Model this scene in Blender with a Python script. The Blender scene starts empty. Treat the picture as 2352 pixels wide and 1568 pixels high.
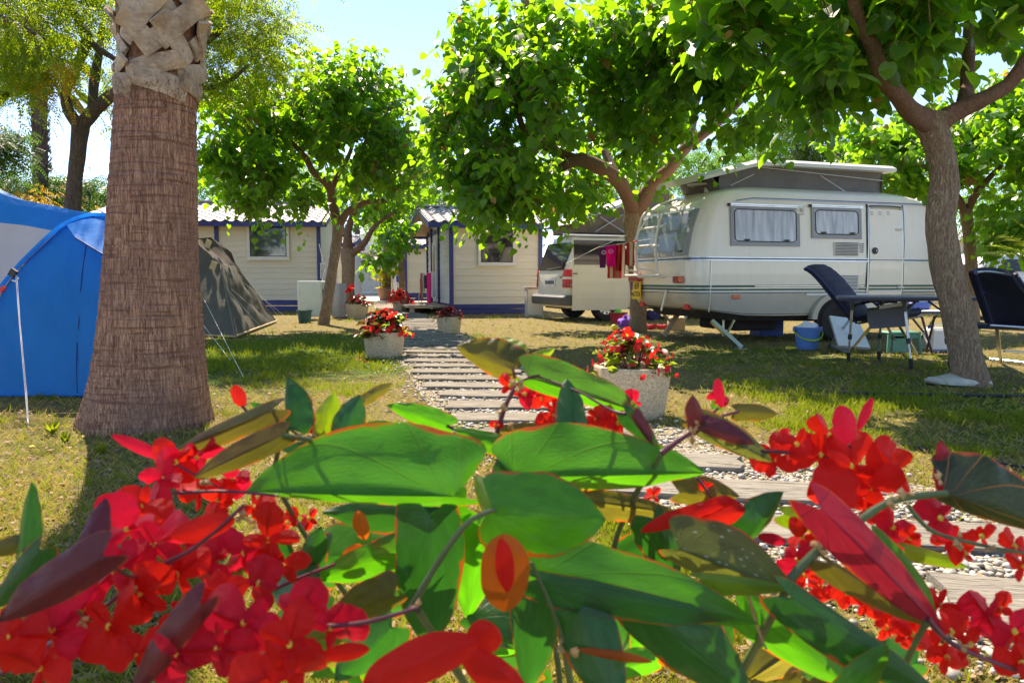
import bpy, math, random
import numpy as np
from mathutils import Vector, Matrix, noise
R = math.radians
SC = bpy.context.scene
COL = SC.collection

# ------------------------------------------------------------------ camera, sky, sun, exposure
F, HCAM, TILT = 1700.0, 0.93, math.atan(142/1700)      # focal length for a 2352 px wide frame
cam_d = bpy.data.cameras.new('camera')
cam = bpy.data.objects.new('camera', cam_d); COL.objects.link(cam); SC.camera = cam
cam.location = (0, 0, HCAM); cam.rotation_euler = (math.pi/2-TILT, 0, 0)
cam_d.sensor_width = 36; cam_d.lens = F/2352*36
cam_d.clip_start = 0.02; cam_d.clip_end = 2000
cam_d.dof.use_dof = True; cam_d.dof.focus_distance = 8.0; cam_d.dof.aperture_fstop = 15.0
SUN_EL, SUN_AZ = R(52), R(-21)                          # azimuth from +Y, negative is to the left
world = bpy.data.worlds.new("World"); SC.world = world; world.use_nodes = True
wn = world.node_tree; wn.nodes.clear()
sky = wn.nodes.new('ShaderNodeTexSky'); sky.sky_type = 'NISHITA'; sky.sun_disc = False
sky.sun_elevation = SUN_EL; sky.sun_rotation = SUN_AZ; sky.air_density = 1.0; sky.dust_density = 0.0; sky.ozone_density = 2.0
bg = wn.nodes.new('ShaderNodeBackground'); bg.inputs[1].default_value = 0.13; sky.altitude = 2500
wo = wn.nodes.new('ShaderNodeOutputWorld')
wn.links.new(sky.outputs[0], bg.inputs[0]); wn.links.new(bg.outputs[0], wo.inputs[0])
sun_d = bpy.data.lights.new('sun', 'SUN'); sun_d.energy = 5.0; sun_d.angle = R(0.5); sun_d.color = (1, .91, .74)
sun = bpy.data.objects.new('sun', sun_d); COL.objects.link(sun)
sun_dir = Vector((math.sin(SUN_AZ)*math.cos(SUN_EL), math.cos(SUN_AZ)*math.cos(SUN_EL), math.sin(SUN_EL)))
sun.rotation_euler = sun_dir.to_track_quat('Z', 'Y').to_euler()
SC.view_settings.view_transform = 'Standard'; SC.view_settings.look = 'None'
SC.view_settings.exposure = 1.36; SC.view_settings.gamma = 1; SC.view_settings.use_curve_mapping = False
try:
    SC.view_settings.use_white_balance = True; SC.view_settings.white_balance_temperature = 7000; SC.view_settings.white_balance_tint = 18
except Exception: pass
SC.render.engine = 'CYCLES'
SC.cycles.use_denoising = True; SC.cycles.max_bounces = 7; SC.cycles.transmission_bounces = 6
SC.cycles.diffuse_bounces = 4; SC.cycles.transparent_max_bounces = 8
SC.cycles.caustics_reflective = False; SC.cycles.caustics_refractive = False
SC.cycles.sample_clamp_indirect = 6

# ------------------------------------------------------------------ measuring helpers
CT, ST = math.cos(TILT), math.sin(TILT)
def ray(u, v):
    x = (u-1176)/F; y = (784-v)/F
    return Vector((x, CT+y*ST, -ST+y*CT))
def P(u, v, Y):
    d = ray(u, v); return Vector((0, 0, HCAM)) + d*(Y/d.y)
def G(u, v):
    d = ray(u, v); return Vector((0, 0, HCAM)) + d*(-HCAM/d.z)
def proj(p):
    """world points (n,3) -> pixel u, v and depth"""
    p = np.asarray(p); z = p[:, 2]-HCAM
    dep = p[:, 1]*CT - z*ST; up = p[:, 1]*ST + z*CT
    dep = np.maximum(dep, 1e-3)
    return 1176+F*p[:, 0]/dep, 784-F*up/dep, dep
class Fr:
    """a vertical plane through an origin, running at an angle: pixel -> (distance along, height)"""
    def __init__(s, x, y, a): s.o = Vector((x, y, 0)); s.a = a; s.d = Vector((math.cos(a), math.sin(a), 0))
    def s(s, u):
        k = (u-1176)/F
        return (s.o.y*k - s.o.x)/(s.d.x - k*s.d.y)
    def sz(s, u, v):
        x = 0.
        r = ray(u, v)                                   # exact plane hit
        n = Vector((-s.d.y, s.d.x, 0)); t = n.dot(s.o)/n.dot(r)
        p = Vector((0, 0, HCAM)) + r*t
        return (p-s.o).dot(s.d), p.z

# ------------------------------------------------------------------ objects
def tag(o, label=None, cat=None, group=None, kind=None):
    if label: o['label'] = label
    if cat: o['category'] = cat
    if group: o['group'] = group
    if kind: o['kind'] = kind
    return o
def thing(name, label, cat, loc=(0, 0, 0), rz=0, group=None, rot=None):
    o = bpy.data.objects.new(name, None); COL.objects.link(o); o.empty_display_size = .1
    o.location = loc; o.rotation_euler = rot or (0, 0, rz)
    return tag(o, label, cat, group)
def link(name, me, parent=None, mat=None, loc=None):
    o = bpy.data.objects.new(name, me); COL.objects.link(o)
    if parent is not None: o.parent = parent
    if loc is not None: o.location = loc
    if mat is not None and not me.materials: me.materials.append(mat)
    return o
def copy_tree(o, parent=None):
    c = o.copy(); COL.objects.link(c)
    if parent is not None: c.parent = parent
    for ch in list(o.children): copy_tree(ch, c)
    return c

class MB:
    """collects shapes and links them as one mesh object"""
    def __init__(s): s.v = []; s.f = []; s.uv = {}
    def add(s, vs, fs):
        n = len(s.v); s.v += [tuple(p) for p in vs]; s.f += [tuple(i+n for i in f) for f in fs]; return s
    def box(s, c, d, rot=None, bev=0):
        c = Vector(c); x, y, z = d[0]/2, d[1]/2, d[2]/2
        if bev:
            b = min(bev, x*.9, y*.9, z*.9)
            pts = []; idx = {}
            for sx in (-1, 1):
                for sy in (-1, 1):
                    for sz in (-1, 1):
                        for k, q in enumerate(((x, y-b, z-b), (x-b, y, z-b), (x-b, y-b, z))):
                            idx[(sx, sy, sz, k)] = len(pts); pts.append(Vector((q[0]*sx, q[1]*sy, q[2]*sz)))
            fs = []
            def face(l): fs.append(l)
            for k in range(3):
                a, e = [(1, 2), (0, 2), (0, 1)][k]
                for sg in (-1, 1):
                    l = []
                    for (p, q) in ((-1, -1), (1, -1), (1, 1), (-1, 1)):
                        t = [0, 0, 0]; t[k] = sg; t[a] = p; t[e] = q; l.append(idx[(t[0], t[1], t[2], k)])
                    face(l)
            for k in range(3):                           # edges along axis k
                a, e = [(1, 2), (0, 2), (0, 1)][k]
                for p in (-1, 1):
                    for q in (-1, 1):
                        t0 = [0, 0, 0]; t1 = [0, 0, 0]; t0[k] = -1; t1[k] = 1
                        for t in (t0, t1): t[a] = p; t[e] = q
                        face([idx[(*t0, a)], idx[(*t1, a)], idx[(*t1, e)], idx[(*t0, e)]])
            for sx in (-1, 1):
                for sy in (-1, 1):
                    for sz in (-1, 1): face([idx[(sx, sy, sz, k)] for k in range(3)])
        else:
            pts = [Vector((x*a, y*b_, z*c_)) for a in (-1, 1) for b_ in (-1, 1) for c_ in (-1, 1)]
            fs = [(0, 1, 3, 2), (4, 6, 7, 5), (0, 4, 5, 1), (2, 3, 7, 6), (0, 2, 6, 4), (1, 5, 7, 3)]
        if rot is not None: pts = [rot @ p for p in pts]
        return s.add([c+p for p in pts], fs)
    def tube(s, pts, r, n=8, caps=True, rough=0, flat=None):
        pts = [Vector(p) for p in pts]; m = len(pts)
        rs = r if hasattr(r, '__len__') else [r]*m
        vs = []; prev = None
        for i, p in enumerate(pts):
            t = (pts[min(i+1, m-1)]-pts[max(i-1, 0)]).normalized()
            if prev is None:
                ref = Vector((0, 0, 1)) if abs(t.z) < .9 else Vector((1, 0, 0))
                a = t.cross(ref).normalized()
            else:
                a = (prev - t*prev.dot(t)).normalized()
            prev = a; b = t.cross(a)
            for k in range(n):
                th = 2*math.pi*k/n; rr = rs[i]
                if rough: rr *= 1+rough*noise.noise(Vector((math.cos(th)*2, math.sin(th)*2, i*.35+p.x*3)))
                q = a*math.cos(th)*rr + b*math.sin(th)*rr*(flat or 1)
                vs.append(p+q)
        fs = [(i*n+k, i*n+(k+1) % n, (i+1)*n+(k+1) % n, (i+1)*n+k) for i in range(m-1) for k in range(n)]
        if caps: fs += [tuple(range(n-1, -1, -1)), tuple((m-1)*n+k for k in range(n))]
        return s.add(vs, fs)
    def lathe(s, prof, n=24, c=(0, 0, 0), ph=0, caps=True):
        c = Vector(c); vs = [c+Vector((r*math.cos(2*math.pi*k/n+ph), r*math.sin(2*math.pi*k/n+ph), z)) for r, z in prof for k in range(n)]
        m = len(prof)
        fs = [(i*n+k, i*n+(k+1) % n, (i+1)*n+(k+1) % n, (i+1)*n+k) for i in range(m-1) for k in range(n)]
        if caps: fs += [tuple(range(n-1, -1, -1)), tuple((m-1)*n+k for k in range(n))]
        return s.add(vs, fs)
    def grid(s, fn, nu, nv):
        vs = [fn(i/nu, j/nv) for j in range(nv+1) for i in range(nu+1)]
        fs = [(j*(nu+1)+i, j*(nu+1)+i+1, (j+1)*(nu+1)+i+1, (j+1)*(nu+1)+i) for j in range(nv) for i in range(nu)]
        return s.add(vs, fs)
    def sheet(s, fn, nu, nv, th):
        """a grid with thickness th along its normals"""
        g = [[Vector(fn(i/nu, j/nv)) for i in range(nu+1)] for j in range(nv+1)]
        top = []; bot = []
        for j in range(nv+1):
            for i in range(nu+1):
                a = g[j][min(i+1, nu)]-g[j][max(i-1, 0)]; b = g[min(j+1, nv)][i]-g[max(j-1, 0)][i]
                nn = a.cross(b); nn = nn.normalized() if nn.length > 1e-9 else Vector((0, 0, 1))
                top.append(g[j][i]+nn*th/2); bot.append(g[j][i]-nn*th/2)
        W = nu+1; K = len(top)
        fs = []
        for j in range(nv):
            for i in range(nu):
                q = (j*W+i, j*W+i+1, (j+1)*W+i+1, (j+1)*W+i); fs.append(q); fs.append(tuple(K+x for x in q[::-1]))
        bd = [j*W for j in range(nv, -1, -1)][:-1] + list(range(nu)) + [j*W+nu for j in range(nv)] + [nv*W+i for i in range(nu, 0, -1)]
        for a, b in zip(bd, bd[1:]+bd[:1]): fs.append((a, K+a, K+b, b))
        return s.add(top+bot, fs)
    def prism(s, poly, d, axis=1, at=0):
        """extrude a polygon (list of 2D points in the two other axes) by d along an axis"""
        n = len(poly); vs = []
        for t in (at, at+d):
            for a, b in poly:
                q = [a, b]; q.insert(axis, t); vs.append(Vector(q))
        fs = [tuple(range(n)), tuple(range(2*n-1, n-1, -1))] + [(k, (k+1) % n, n+(k+1) % n, n+k) for k in range(n)]
        return s.add(vs, fs)
    def mesh(s, name, mat=None, smooth=False, off=None, angle=None):
        me = bpy.data.meshes.new(name)
        vs = s.v if off is None else [(a-off[0], b-off[1], c-off[2]) for a, b, c in s.v]
        me.from_pydata(vs, [], s.f)
        if mat: me.materials.append(mat)
        if smooth: me.polygons.foreach_set('use_smooth', [True]*len(me.polygons))
        import bmesh
        bm = bmesh.new(); bm.from_mesh(me); bmesh.ops.recalc_face_normals(bm, faces=bm.faces)
        if smooth and angle is not None:
            for e in bm.edges:
                if len(e.link_faces) == 2 and e.calc_face_angle(0) > angle: e.smooth = False
        bm.to_mesh(me); bm.free()
        return me
    def build(s, name, mat, parent=None, smooth=False, world=False, loc=None, angle=R(40)):
        off = None
        if world and parent is not None: off = parent.location
        elif loc is not None: off = loc
        me = s.mesh(name, mat, smooth, off, angle)
        return link(name, me, parent, None, loc)

def spline(pts, n=6):
    """Catmull-Rom through points (tuples of any length)"""
    pts = [np.array(p, float) for p in pts]; out = []
    for i in range(len(pts)-1):
        p0 = pts[max(i-1, 0)]; p1 = pts[i]; p2 = pts[i+1]; p3 = pts[min(i+2, len(pts)-1)]
        for k in range(n):
            t = k/n
            out.append(.5*((2*p1)+(-p0+p2)*t+(2*p0-5*p1+4*p2-p3)*t*t+(-p0+3*p1-3*p2+p3)*t**3))
    out.append(pts[-1]); return out

# ------------------------------------------------------------------ instancing into one mesh with numpy
def inst_mesh(name, T, pos, rot, scl, mat, smooth=False, rnd=None):
    """T = (verts (n,3), faces list, uv (n,2)); rot (k,3,3) columns are the local axes"""
    tv, tf, tuv = T; tv = np.array(tv, float); n = len(tv); k = len(pos)
    V = np.einsum('kij,nj->kni', rot, tv)*np.asarray(scl).reshape(k, 1, -1) + np.asarray(pos)[:, None, :]
    loops = np.concatenate([np.array(f) for f in tf]); lt = np.array([len(f) for f in tf])
    L = (loops[None, :] + (np.arange(k)*n)[:, None]).ravel()
    me = bpy.data.meshes.new(name)
    me.vertices.add(n*k); me.vertices.foreach_set('co', V.ravel())
    me.loops.add(len(L)); me.loops.foreach_set('vertex_index', L.astype(np.int32))
    tot = np.tile(lt, k); st = np.concatenate([[0], np.cumsum(tot)[:-1]])
    me.polygons.add(len(tot)); me.polygons.foreach_set('loop_start', st.astype(np.int32))
    try: me.polygons.foreach_set('loop_total', tot.astype(np.int32))
    except Exception: pass
    if tuv is not None:
        uvl = me.uv_layers.new(name='UVMap'); UV = np.tile(np.array(tuv, float)[loops], (k, 1)); uvl.data.foreach_set('uv', UV.ravel())
    if rnd is not None:
        at = me.attributes.new('rnd', 'FLOAT', 'POINT'); at.data.foreach_set('value', np.repeat(rnd, n))
    if smooth: me.polygons.foreach_set('use_smooth', [True]*len(tot))
    me.update(calc_edges=True); me.materials.append(mat)
    return me
def frames(axis, normal):
    axis = axis/np.linalg.norm(axis, axis=1, keepdims=True)
    y = np.cross(normal, axis); y /= np.maximum(np.linalg.norm(y, axis=1, keepdims=True), 1e-6)
    z = np.cross(axis, y)
    return np.stack([axis, y, z], axis=2)

# ------------------------------------------------------------------ materials
MATS = {}
class NB:
    def __init__(s, name):
        s.m = bpy.data.materials.new(name); s.m.use_nodes = True; s.t = s.m.node_tree; s.t.nodes.clear(); s.N = s.t.nodes.new
        s.out = s.N('ShaderNodeOutputMaterial')
    def L(s, a, b): s.t.links.new(a, b)
    def tc(s, w='Object'):
        return s.N('ShaderNodeTexCoord').outputs[w]
    def noise(s, sc, det=4, rough=.55, vec=None, dist=0, mapsc=None):
        n = s.N('ShaderNodeTexNoise'); n.inputs['Scale'].default_value = sc; n.inputs['Detail'].default_value = det
        n.inputs['Roughness'].default_value = rough; n.inputs['Distortion'].default_value = dist
        v = vec or s.tc()
        if mapsc: v = s.mapping(v, mapsc)
        s.L(v, n.inputs['Vector']); return n.outputs['Fac']
    def vor(s, sc, feat='F1', vec=None, mapsc=None, out='Distance'):
        n = s.N('ShaderNodeTexVoronoi'); n.feature = feat; n.inputs['Scale'].default_value = sc
        v = vec or s.tc()
        if mapsc: v = s.mapping(v, mapsc)
        s.L(v, n.inputs['Vector']); return n.outputs[out]
    def mapping(s, v, sc=(1, 1, 1), loc=(0, 0, 0), rot=(0, 0, 0)):
        m = s.N('ShaderNodeMapping'); m.inputs['Scale'].default_value = sc; m.inputs['Location'].default_value = loc; m.inputs['Rotation'].default_value = rot
        s.L(v, m.inputs['Vector']); return m.outputs[0]
    def ramp(s, fac, stops, interp='LINEAR'):
        r = s.N('ShaderNodeValToRGB'); r.color_ramp.interpolation = interp; el = r.color_ramp.elements
        for i, (p, c) in enumerate(stops):
            e = el[i] if i < 2 else el.new(p)
            e.position = p; e.color = (*c, 1) if hasattr(c, '__len__') else (c, c, c, 1)
        s.L(fac, r.inputs[0]); return r.outputs[0]
    def mix(s, fac, a, b, mode='MIX'):
        m = s.N('ShaderNodeMix'); m.data_type = 'RGBA'; m.blend_type = mode; m.clamp_factor = True
        for sock, val in ((m.inputs[0], fac), (m.inputs[6], a), (m.inputs[7], b)):
            if hasattr(val, 'is_linked'): s.L(val, sock)
            elif hasattr(val, '__len__'): sock.default_value = (*val, 1)
            else: sock.default_value = val
        return m.outputs[2]
    def math(s, op, a, b=0.0, c=None):
        m = s.N('ShaderNodeMath'); m.operation = op
        for i, val in enumerate((a, b) if c is None else (a, b, c)):
            if hasattr(val, 'is_linked'): s.L(val, m.inputs[i])
            else: m.inputs[i].default_value = val
        return m.outputs[0]
    def bump(s, h, st=.3, dist=.01, nrm=None):
        b = s.N('ShaderNodeBump'); b.inputs['Strength'].default_value = st; b.inputs['Distance'].default_value = dist
        s.L(h, b.inputs['Height'])
        if nrm is not None: s.L(nrm, b.inputs['Normal'])
        return b.outputs[0]
    def bsdf(s, col, rough=.6, metal=0, nrm=None, spec=.5, coat=0, trans=None, tfac=0, alpha=None):
        p = s.N('ShaderNodeBsdfPrincipled')
        for nm, val in (('Base Color', col), ('Roughness', rough), ('Metallic', metal)):
            if hasattr(val, 'is_linked'): s.L(val, p.inputs[nm])
            elif hasattr(val, '__len__'): p.inputs[nm].default_value = (*val, 1)
            else: p.inputs[nm].default_value = val
        p.inputs['Specular IOR Level'].default_value = spec; p.inputs['Coat Weight'].default_value = coat
        if nrm is not None: s.L(nrm, p.inputs['Normal'])
        o = p.outputs[0]
        if trans is not None:
            t = s.N('ShaderNodeBsdfTranslucent')
            if hasattr(trans, 'is_linked'): s.L(trans, t.inputs[0])
            else: t.inputs[0].default_value = (*trans, 1)
            if nrm is not None: s.L(nrm, t.inputs['Normal'])
            mx = s.N('ShaderNodeMixShader')
            mx.inputs[0].default_value = tfac; s.L(o, mx.inputs[1]); s.L(t.outputs[0], mx.inputs[2]); o = mx.outputs[0]
        s.L(o, s.out.inputs[0]); return s.m
def M(name): return MATS[name]
def plain(name, col, rough=.6, metal=0, spec=.5, var=.12, sc=6, bumpst=.1, coat=0, bsc=60):
    b = NB(name); n = b.noise(sc, 5)
    lo = tuple(c*(1-var*1.5) for c in col); hi = tuple(min(1, c*(1+var)) for c in col)
    c = b.ramp(n, [(.3, lo), (.7, hi)])
    nr = b.bump(b.noise(bsc, 3), bumpst, .004) if bumpst else None
    MATS[name] = b.bsdf(c, rough, metal, nr, spec, coat); return MATS[name]

plain('aluminium', (.55, .56, .56), .32, 1, var=.08, bumpst=.03)
plain('white_metal', (.72, .72, .70), .35, 0, var=.05, bumpst=.02)
plain('white_plastic', (.70, .70, .68), .45, var=.06, bumpst=.03)
plain('black_plastic', (.025, .025, .028), .5, var=.1)
plain('rubber', (.022, .021, .02), .85, var=.25, bumpst=.2)
plain('navy_plastic', (.02, .03, .10), .45, var=.1)
plain('navy_padding', (.018, .022, .055), .7, var=.15, bumpst=.25, bsc=120)
plain('grey_mesh', (.13, .14, .17), .8, var=.1, bumpst=.2, bsc=400)
plain('table_dark', (.07, .07, .09), .4, var=.1, bumpst=.05)
plain('bucket_blue', (.08, .22, .60), .4, var=.06, bumpst=.02)
plain('lime_plastic', (.35, .60, .02), .4, var=.05, bumpst=.02)
plain('stool_green', (.10, .30, .22), .5, var=.06, bumpst=.02)
plain('crate_blue', (.03, .08, .35), .5, var=.06, bumpst=.02)
plain('bin_teal', (.02, .10, .10), .5, var=.08, bumpst=.02)
plain('fridge_white', (.62, .68, .60), .4, var=.04, bumpst=.02)
plain('trim_blue', (.022, .035, .17), .45, var=.12, sc=3, bumpst=.05)
plain('frame_cream', (.68, .66, .56), .55, var=.05, bumpst=.05)
plain('soffit', (.42, .32, .24), .7, var=.1)
plain('red_plastic', (.62, .02, .015), .35, var=.05, bumpst=.02)
plain('dark_red_plastic', (.28, .015, .015), .2, var=.05, bumpst=.02, coat=.4)
plain('orange_plastic', (.75, .13, .02), .3, var=.05, bumpst=.02)
plain('yellow_plate', (.80, .50, .03), .4, var=.04, bumpst=.02)
plain('letter_black', (.02, .02, .02), .5, var=.02, bumpst=0)
plain('letter_grey', (.42, .43, .46), .5, var=.02, bumpst=0)
plain('plate_blue', (.01, .05, .4), .5, var=.02, bumpst=0)
plain('green_stripe', (.02, .10, .07), .4, var=.05, bumpst=0)
plain('seam_dark', (.05, .05, .055), .5, var=.1, bumpst=0)
plain('window_grey', (.30, .31, .33), .5, var=.05, bumpst=.03)
plain('body_grey', (.46, .42, .35), .35, var=.05, bumpst=.0, coat=.2)
plain('canvas_taupe', (.20, .165, .15), .9, var=.1, bumpst=.3, bsc=250)
plain('canvas_grey', (.17, .16, .16), .9, var=.1, bumpst=.3, bsc=250)
plain('undercarriage', (.03, .022, .02), .9, var=.3)
plain('cardboard', (.50, .38, .22), .9, var=.1)
plain('clear_bag', (.55, .58, .60), .3, var=.1)
plain('violet_cloth', (.16, .05, .45), .8, var=.15)
plain('red_cloth', (.55, .03, .04), .85, var=.15)
plain('pink_cloth', (.80, .02, .22), .85, var=.1)
plain('cream_cloth', (.75, .66, .55), .9, var=.1)
plain('white_cloth', (.72, .74, .80), .9, var=.05)
plain('navy_cloth', (.03, .03, .12), .9, var=.1)
plain('blue_cloth', (.05, .10, .38), .9, var=.1)
plain('yellow_leaf', (.62, .48, .03), .7, var=.2)
plain('yellow_ball', (.80, .65, .05), .5, var=.1)
plain('green_ball', (.15, .6, .05), .5, var=.1)
plain('hose_dark', (.012, .018, .022), .5, var=.1)
plain('rope', (.62, .62, .58), .8, var=.1)
plain('terracotta', (.34, .17, .10), .9, var=.15)
plain('soil', (.05, .032, .02), .95, var=.4, sc=30, bumpst=.8)
plain('concrete_pale', (.50, .46, .40), .9, var=.1)
plain('car_white', (.78, .78, .76), .3, var=.03, bumpst=0, coat=.5)
plain('asphalt_grey', (.20, .20, .22), .9, var=.1)
plain('stem_green', (.10, .14, .04), .5, var=.3, sc=20)
plain('stem_red', (.16, .03, .04), .45, var=.4, sc=20)
plain('bract_tan', (.55, .32, .12), .7, var=.3, sc=40)
plain('stamen_yellow', (.85, .55, .05), .6, var=.1)
plain('far_building', (.70, .68, .64), .8, var=.05)

def body_paint(name, col):
    b = NB(name)
    n = b.noise(1.3, 5, .6); d = b.noise(9, 6, .7, mapsc=(1, 1, .15))
    c = b.mix(b.math('MULTIPLY', b.ramp(d, [(.5, 0.), (.8, 1.)]), .25), b.ramp(n, [(.3, tuple(x*.92 for x in col)), (.7, col)]), tuple(x*.6 for x in col))
    MATS[name] = b.bsdf(c, .3, 0, b.bump(b.noise(2.5, 2), .04, .02), .5, .35)
body_paint('caravan_white', (.89, .80, .67)); body_paint('van_white', (.74, .70, .58))

def glass_pane(name, tint=(.02, .022, .025), rough=.04):
    b = NB(name); MATS[name] = b.bsdf(tint, b.ramp(b.noise(4, 3), [(.3, rough), (.8, rough+.04)]), 0, b.bump(b.noise(1.5, 1), .05, .01), 1.0, .3)
glass_pane('glass_mirror', (.02, .022, .025), .03); plain('bumper_grey', (.085, .085, .09), .6, bumpst=.05)
b = NB('glass_dark'); MATS['glass_dark'] = b.bsdf((.02, .02, .022), .06, 0, b.bump(b.noise(1.5, 1), .05, .01), .5)
glass_pane('glass_grey', (.11, .115, .12), .3); MATS['glass_blue'] = MATS['glass_dark']
# acrylic caravan windows: pale, hazy, with curtains seen through
b = NB('acrylic_curtain')
cur = b.noise(4, 3, .5, mapsc=(3, 1, .35), dist=.5); c = b.ramp(cur, [(.25, (.24, .24, .25)), (.5, (.46, .45, .46)), (.75, (.66, .64, .65))])
MATS['acrylic_curtain'] = b.bsdf(c, .18, 0, b.bump(b.noise(12, 5, .7, dist=1), .12, .01), .6, .5)

# siding
b = NB('siding_cream')
g = b.noise(3, 6, .6, mapsc=(.6, 6, 14)); oi = b.N('ShaderNodeObjectInfo').outputs['Random']
c = b.ramp(g, [(.3, (.66, .60, .44)), (.7, (.76, .70, .55))])
c = b.mix(b.math('MULTIPLY', oi, .2), c, (.42, .38, .27))
MATS['siding_cream'] = b.bsdf(c, .65, 0, b.bump(g, .15, .004))
b = NB('siding_white'); g = b.noise(3, 6, .6, mapsc=(6, .6, 14))
MATS['siding_white'] = b.bsdf(b.ramp(g, [(.3, (.66, .66, .66)), (.7, (.76, .76, .76))]), .6, 0, b.bump(g, .15, .004))
b = NB('roof_tile'); n = b.noise(9, 5); oi = b.N('ShaderNodeObjectInfo').outputs['Random']
c = b.mix(b.math('MULTIPLY', oi, .35), b.ramp(n, [(.3, (.40, .37, .36)), (.7, (.56, .53, .51))]), (.34, .28, .27))
MATS['roof_tile'] = b.bsdf(c, .55, 0, b.bump(b.noise(40, 4), .2, .004))

# bark
def ridged(b, sc, stretch, det=3, dist=.6):
    n = b.noise(sc, det, .55, mapsc=(1, 1, stretch), dist=dist); return b.math('ABSOLUTE', b.math('SUBTRACT', n, .5))
def bark(name, lo, hi, crack, sc=1.0, stretch=.22, bst=.7):
    b = NB(name)
    r1 = ridged(b, 34*sc, stretch, 4, .8); r2 = ridged(b, 75*sc, stretch*1.3, 3, .5)
    n2 = b.noise(60*sc, 6, .7, mapsc=(1, 1, .3)); n1 = b.noise(3*sc, 5, .6)
    c = b.ramp(n2, [(.3, lo), (.7, hi)])
    m = b.math('MAXIMUM', b.ramp(r1, [(.0, 1.), (.055, 0.)]), b.math('MULTIPLY', b.ramp(r2, [(.0, 1.), (.05, 0.)]), .6))
    c = b.mix(b.math('MULTIPLY', m, .85), c, crack); c = b.mix(b.math('MULTIPLY', n1, .5), c, lo)
    h = b.math('ADD', b.math('MULTIPLY', b.math('MINIMUM', r1, .12), 6), b.math('ADD', b.math('MULTIPLY', b.math('MINIMUM', r2, .1), 3), b.math('MULTIPLY', n2, .4)))
    MATS[name] = b.bsdf(c, .9, 0, b.bump(h, bst, .016), .2)
bark('bark_mulberry', (.33, .235, .155), (.58, .45, .32), (.13, .06, .038), 1.0, .2, 1.0)
bark('bark_limb', (.20, .115, .085), (.34, .215, .16), (.10, .05, .035), 1.3, .35, .5)
bark('bark_dark', (.10, .075, .065), (.20, .155, .13), (.045, .03, .028), .8)
# palm trunk: vertical red-brown fissures and fine rings
b = NB('palm_bark')
v = b.tc()
w = b.noise(75, 4, .6, mapsc=(1, 1, .10), dist=.4); f2 = b.noise(150, 4, .6, mapsc=(1, 1, .15)); ring = b.noise(60, 3, .5, mapsc=(.06, .06, 1)); big = b.noise(2.2, 5, .6); rd = ridged(b, 48, .085, 4, .7)
c = b.ramp(f2, [(.3, (.34, .16, .10)), (.5, (.47, .26, .165)), (.72, (.62, .40, .26))])
c = b.mix(b.ramp(w, [(.32, .9), (.44, 0.)]), c, (.13, .048, .035))
c = b.mix(b.math('MULTIPLY', b.ramp(rd, [(.0, 1.), (.04, 0.)]), .8), c, (.11, .042, .03))
c = b.mix(b.ramp(ring, [(.38, .7), (.46, 0.)]), c, (.17, .075, .05))
c = b.mix(b.ramp(big, [(.38, .0), (.62, .5)]), c, (.24, .14, .11))
h = b.math('ADD', b.math('MULTIPLY', b.ramp(w, [(.32, 0.), (.46, 1.)]), .8), b.math('ADD', b.math('MULTIPLY', b.math('MINIMUM', rd, .1), 7), b.math('ADD', b.math('MULTIPLY', ring, .8), b.math('MULTIPLY', f2, .4))))
MATS['palm_bark'] = b.bsdf(c, .9, 0, b.bump(h, .75, .012), .15)
b = NB('palm_boot')
g = b.noise(8, 6, .65, mapsc=(1, 1, 1)); st = b.noise(60, 4, .6, mapsc=(.2, 1, 1)); p2 = b.noise(22, 5, .7)
c = b.ramp(g, [(.3, (.24, .165, .11)), (.55, (.44, .34, .24)), (.8, (.62, .50, .36))])
c = b.mix(b.ramp(p2, [(.56, 0.), (.66, .8)]), c, (.52, .40, .25)); c = b.mix(b.ramp(st, [(.3, .5), (.5, 0.)]), c, (.15, .09, .06))
MATS['palm_boot'] = b.bsdf(c, .8, 0, b.bump(b.math('ADD', st, p2), .5, .006), .3)
plain('palm_fibre', (.22, .10, .05), .95, var=.4, sc=20, bumpst=.6)

# foliage
def leafmat(name, lo, hi, tr, tfac=.5, rough=.45, spec=.4, odd=None, vein=True):
    b = NB(name)
    at = b.N('ShaderNodeAttribute'); at.attribute_name = 'rnd'
    oi = b.N('ShaderNodeObjectInfo').outputs['Random']
    r = b.math('FRACT', b.math('ADD', at.outputs['Fac'], b.math('MULTIPLY', oi, 7.3)))
    c = b.ramp(r, [(0, lo), (1, hi)])
    t = b.mix(b.math('MULTIPLY', r, .5), tr, tuple(min(1, x*k) for x, k in zip(tr, (1.5, 1.15, .8))))
    if odd:
        f = b.ramp(r, [(1-odd[1]-.01, 0.), (1-odd[1], 1.)]); c = b.mix(f, c, odd[0]); t = b.mix(f, t, tuple(min(1, x*1.5) for x in odd[0]))
    nrm = None
    if vein:
        uv = b.tc('UV'); wv = b.N('ShaderNodeTexWave'); wv.inputs['Scale'].default_value = 2.2; wv.inputs['Distortion'].default_value = 2; wv.bands_direction = 'X'
        sx = b.N('ShaderNodeSeparateXYZ'); b.L(uv, sx.inputs[0])
        cmb = b.N('ShaderNodeCombineXYZ'); b.L(b.math('SUBTRACT', sx.outputs[0], b.math('MULTIPLY', b.math('ABSOLUTE', sx.outputs[1]), .8)), cmb.inputs[0])
        b.L(cmb.outputs[0], wv.inputs['Vector'])
        mid = b.ramp(b.math('ABSOLUTE', sx.outputs[1]), [(0, 1.), (.05, 0.)])
        vn = b.math('MAXIMUM', b.ramp(wv.outputs['Fac'], [(.85, 0.), (1, .6)]), mid)
        c = b.mix(b.math('MULTIPLY', vn, .35), c, tuple(min(1, x*2.2) for x in hi))
        nrm = b.bump(vn, .25, .004)
    MATS[name] = b.bsdf(c, rough, 0, nrm, spec, 0, t, tfac)
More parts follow.
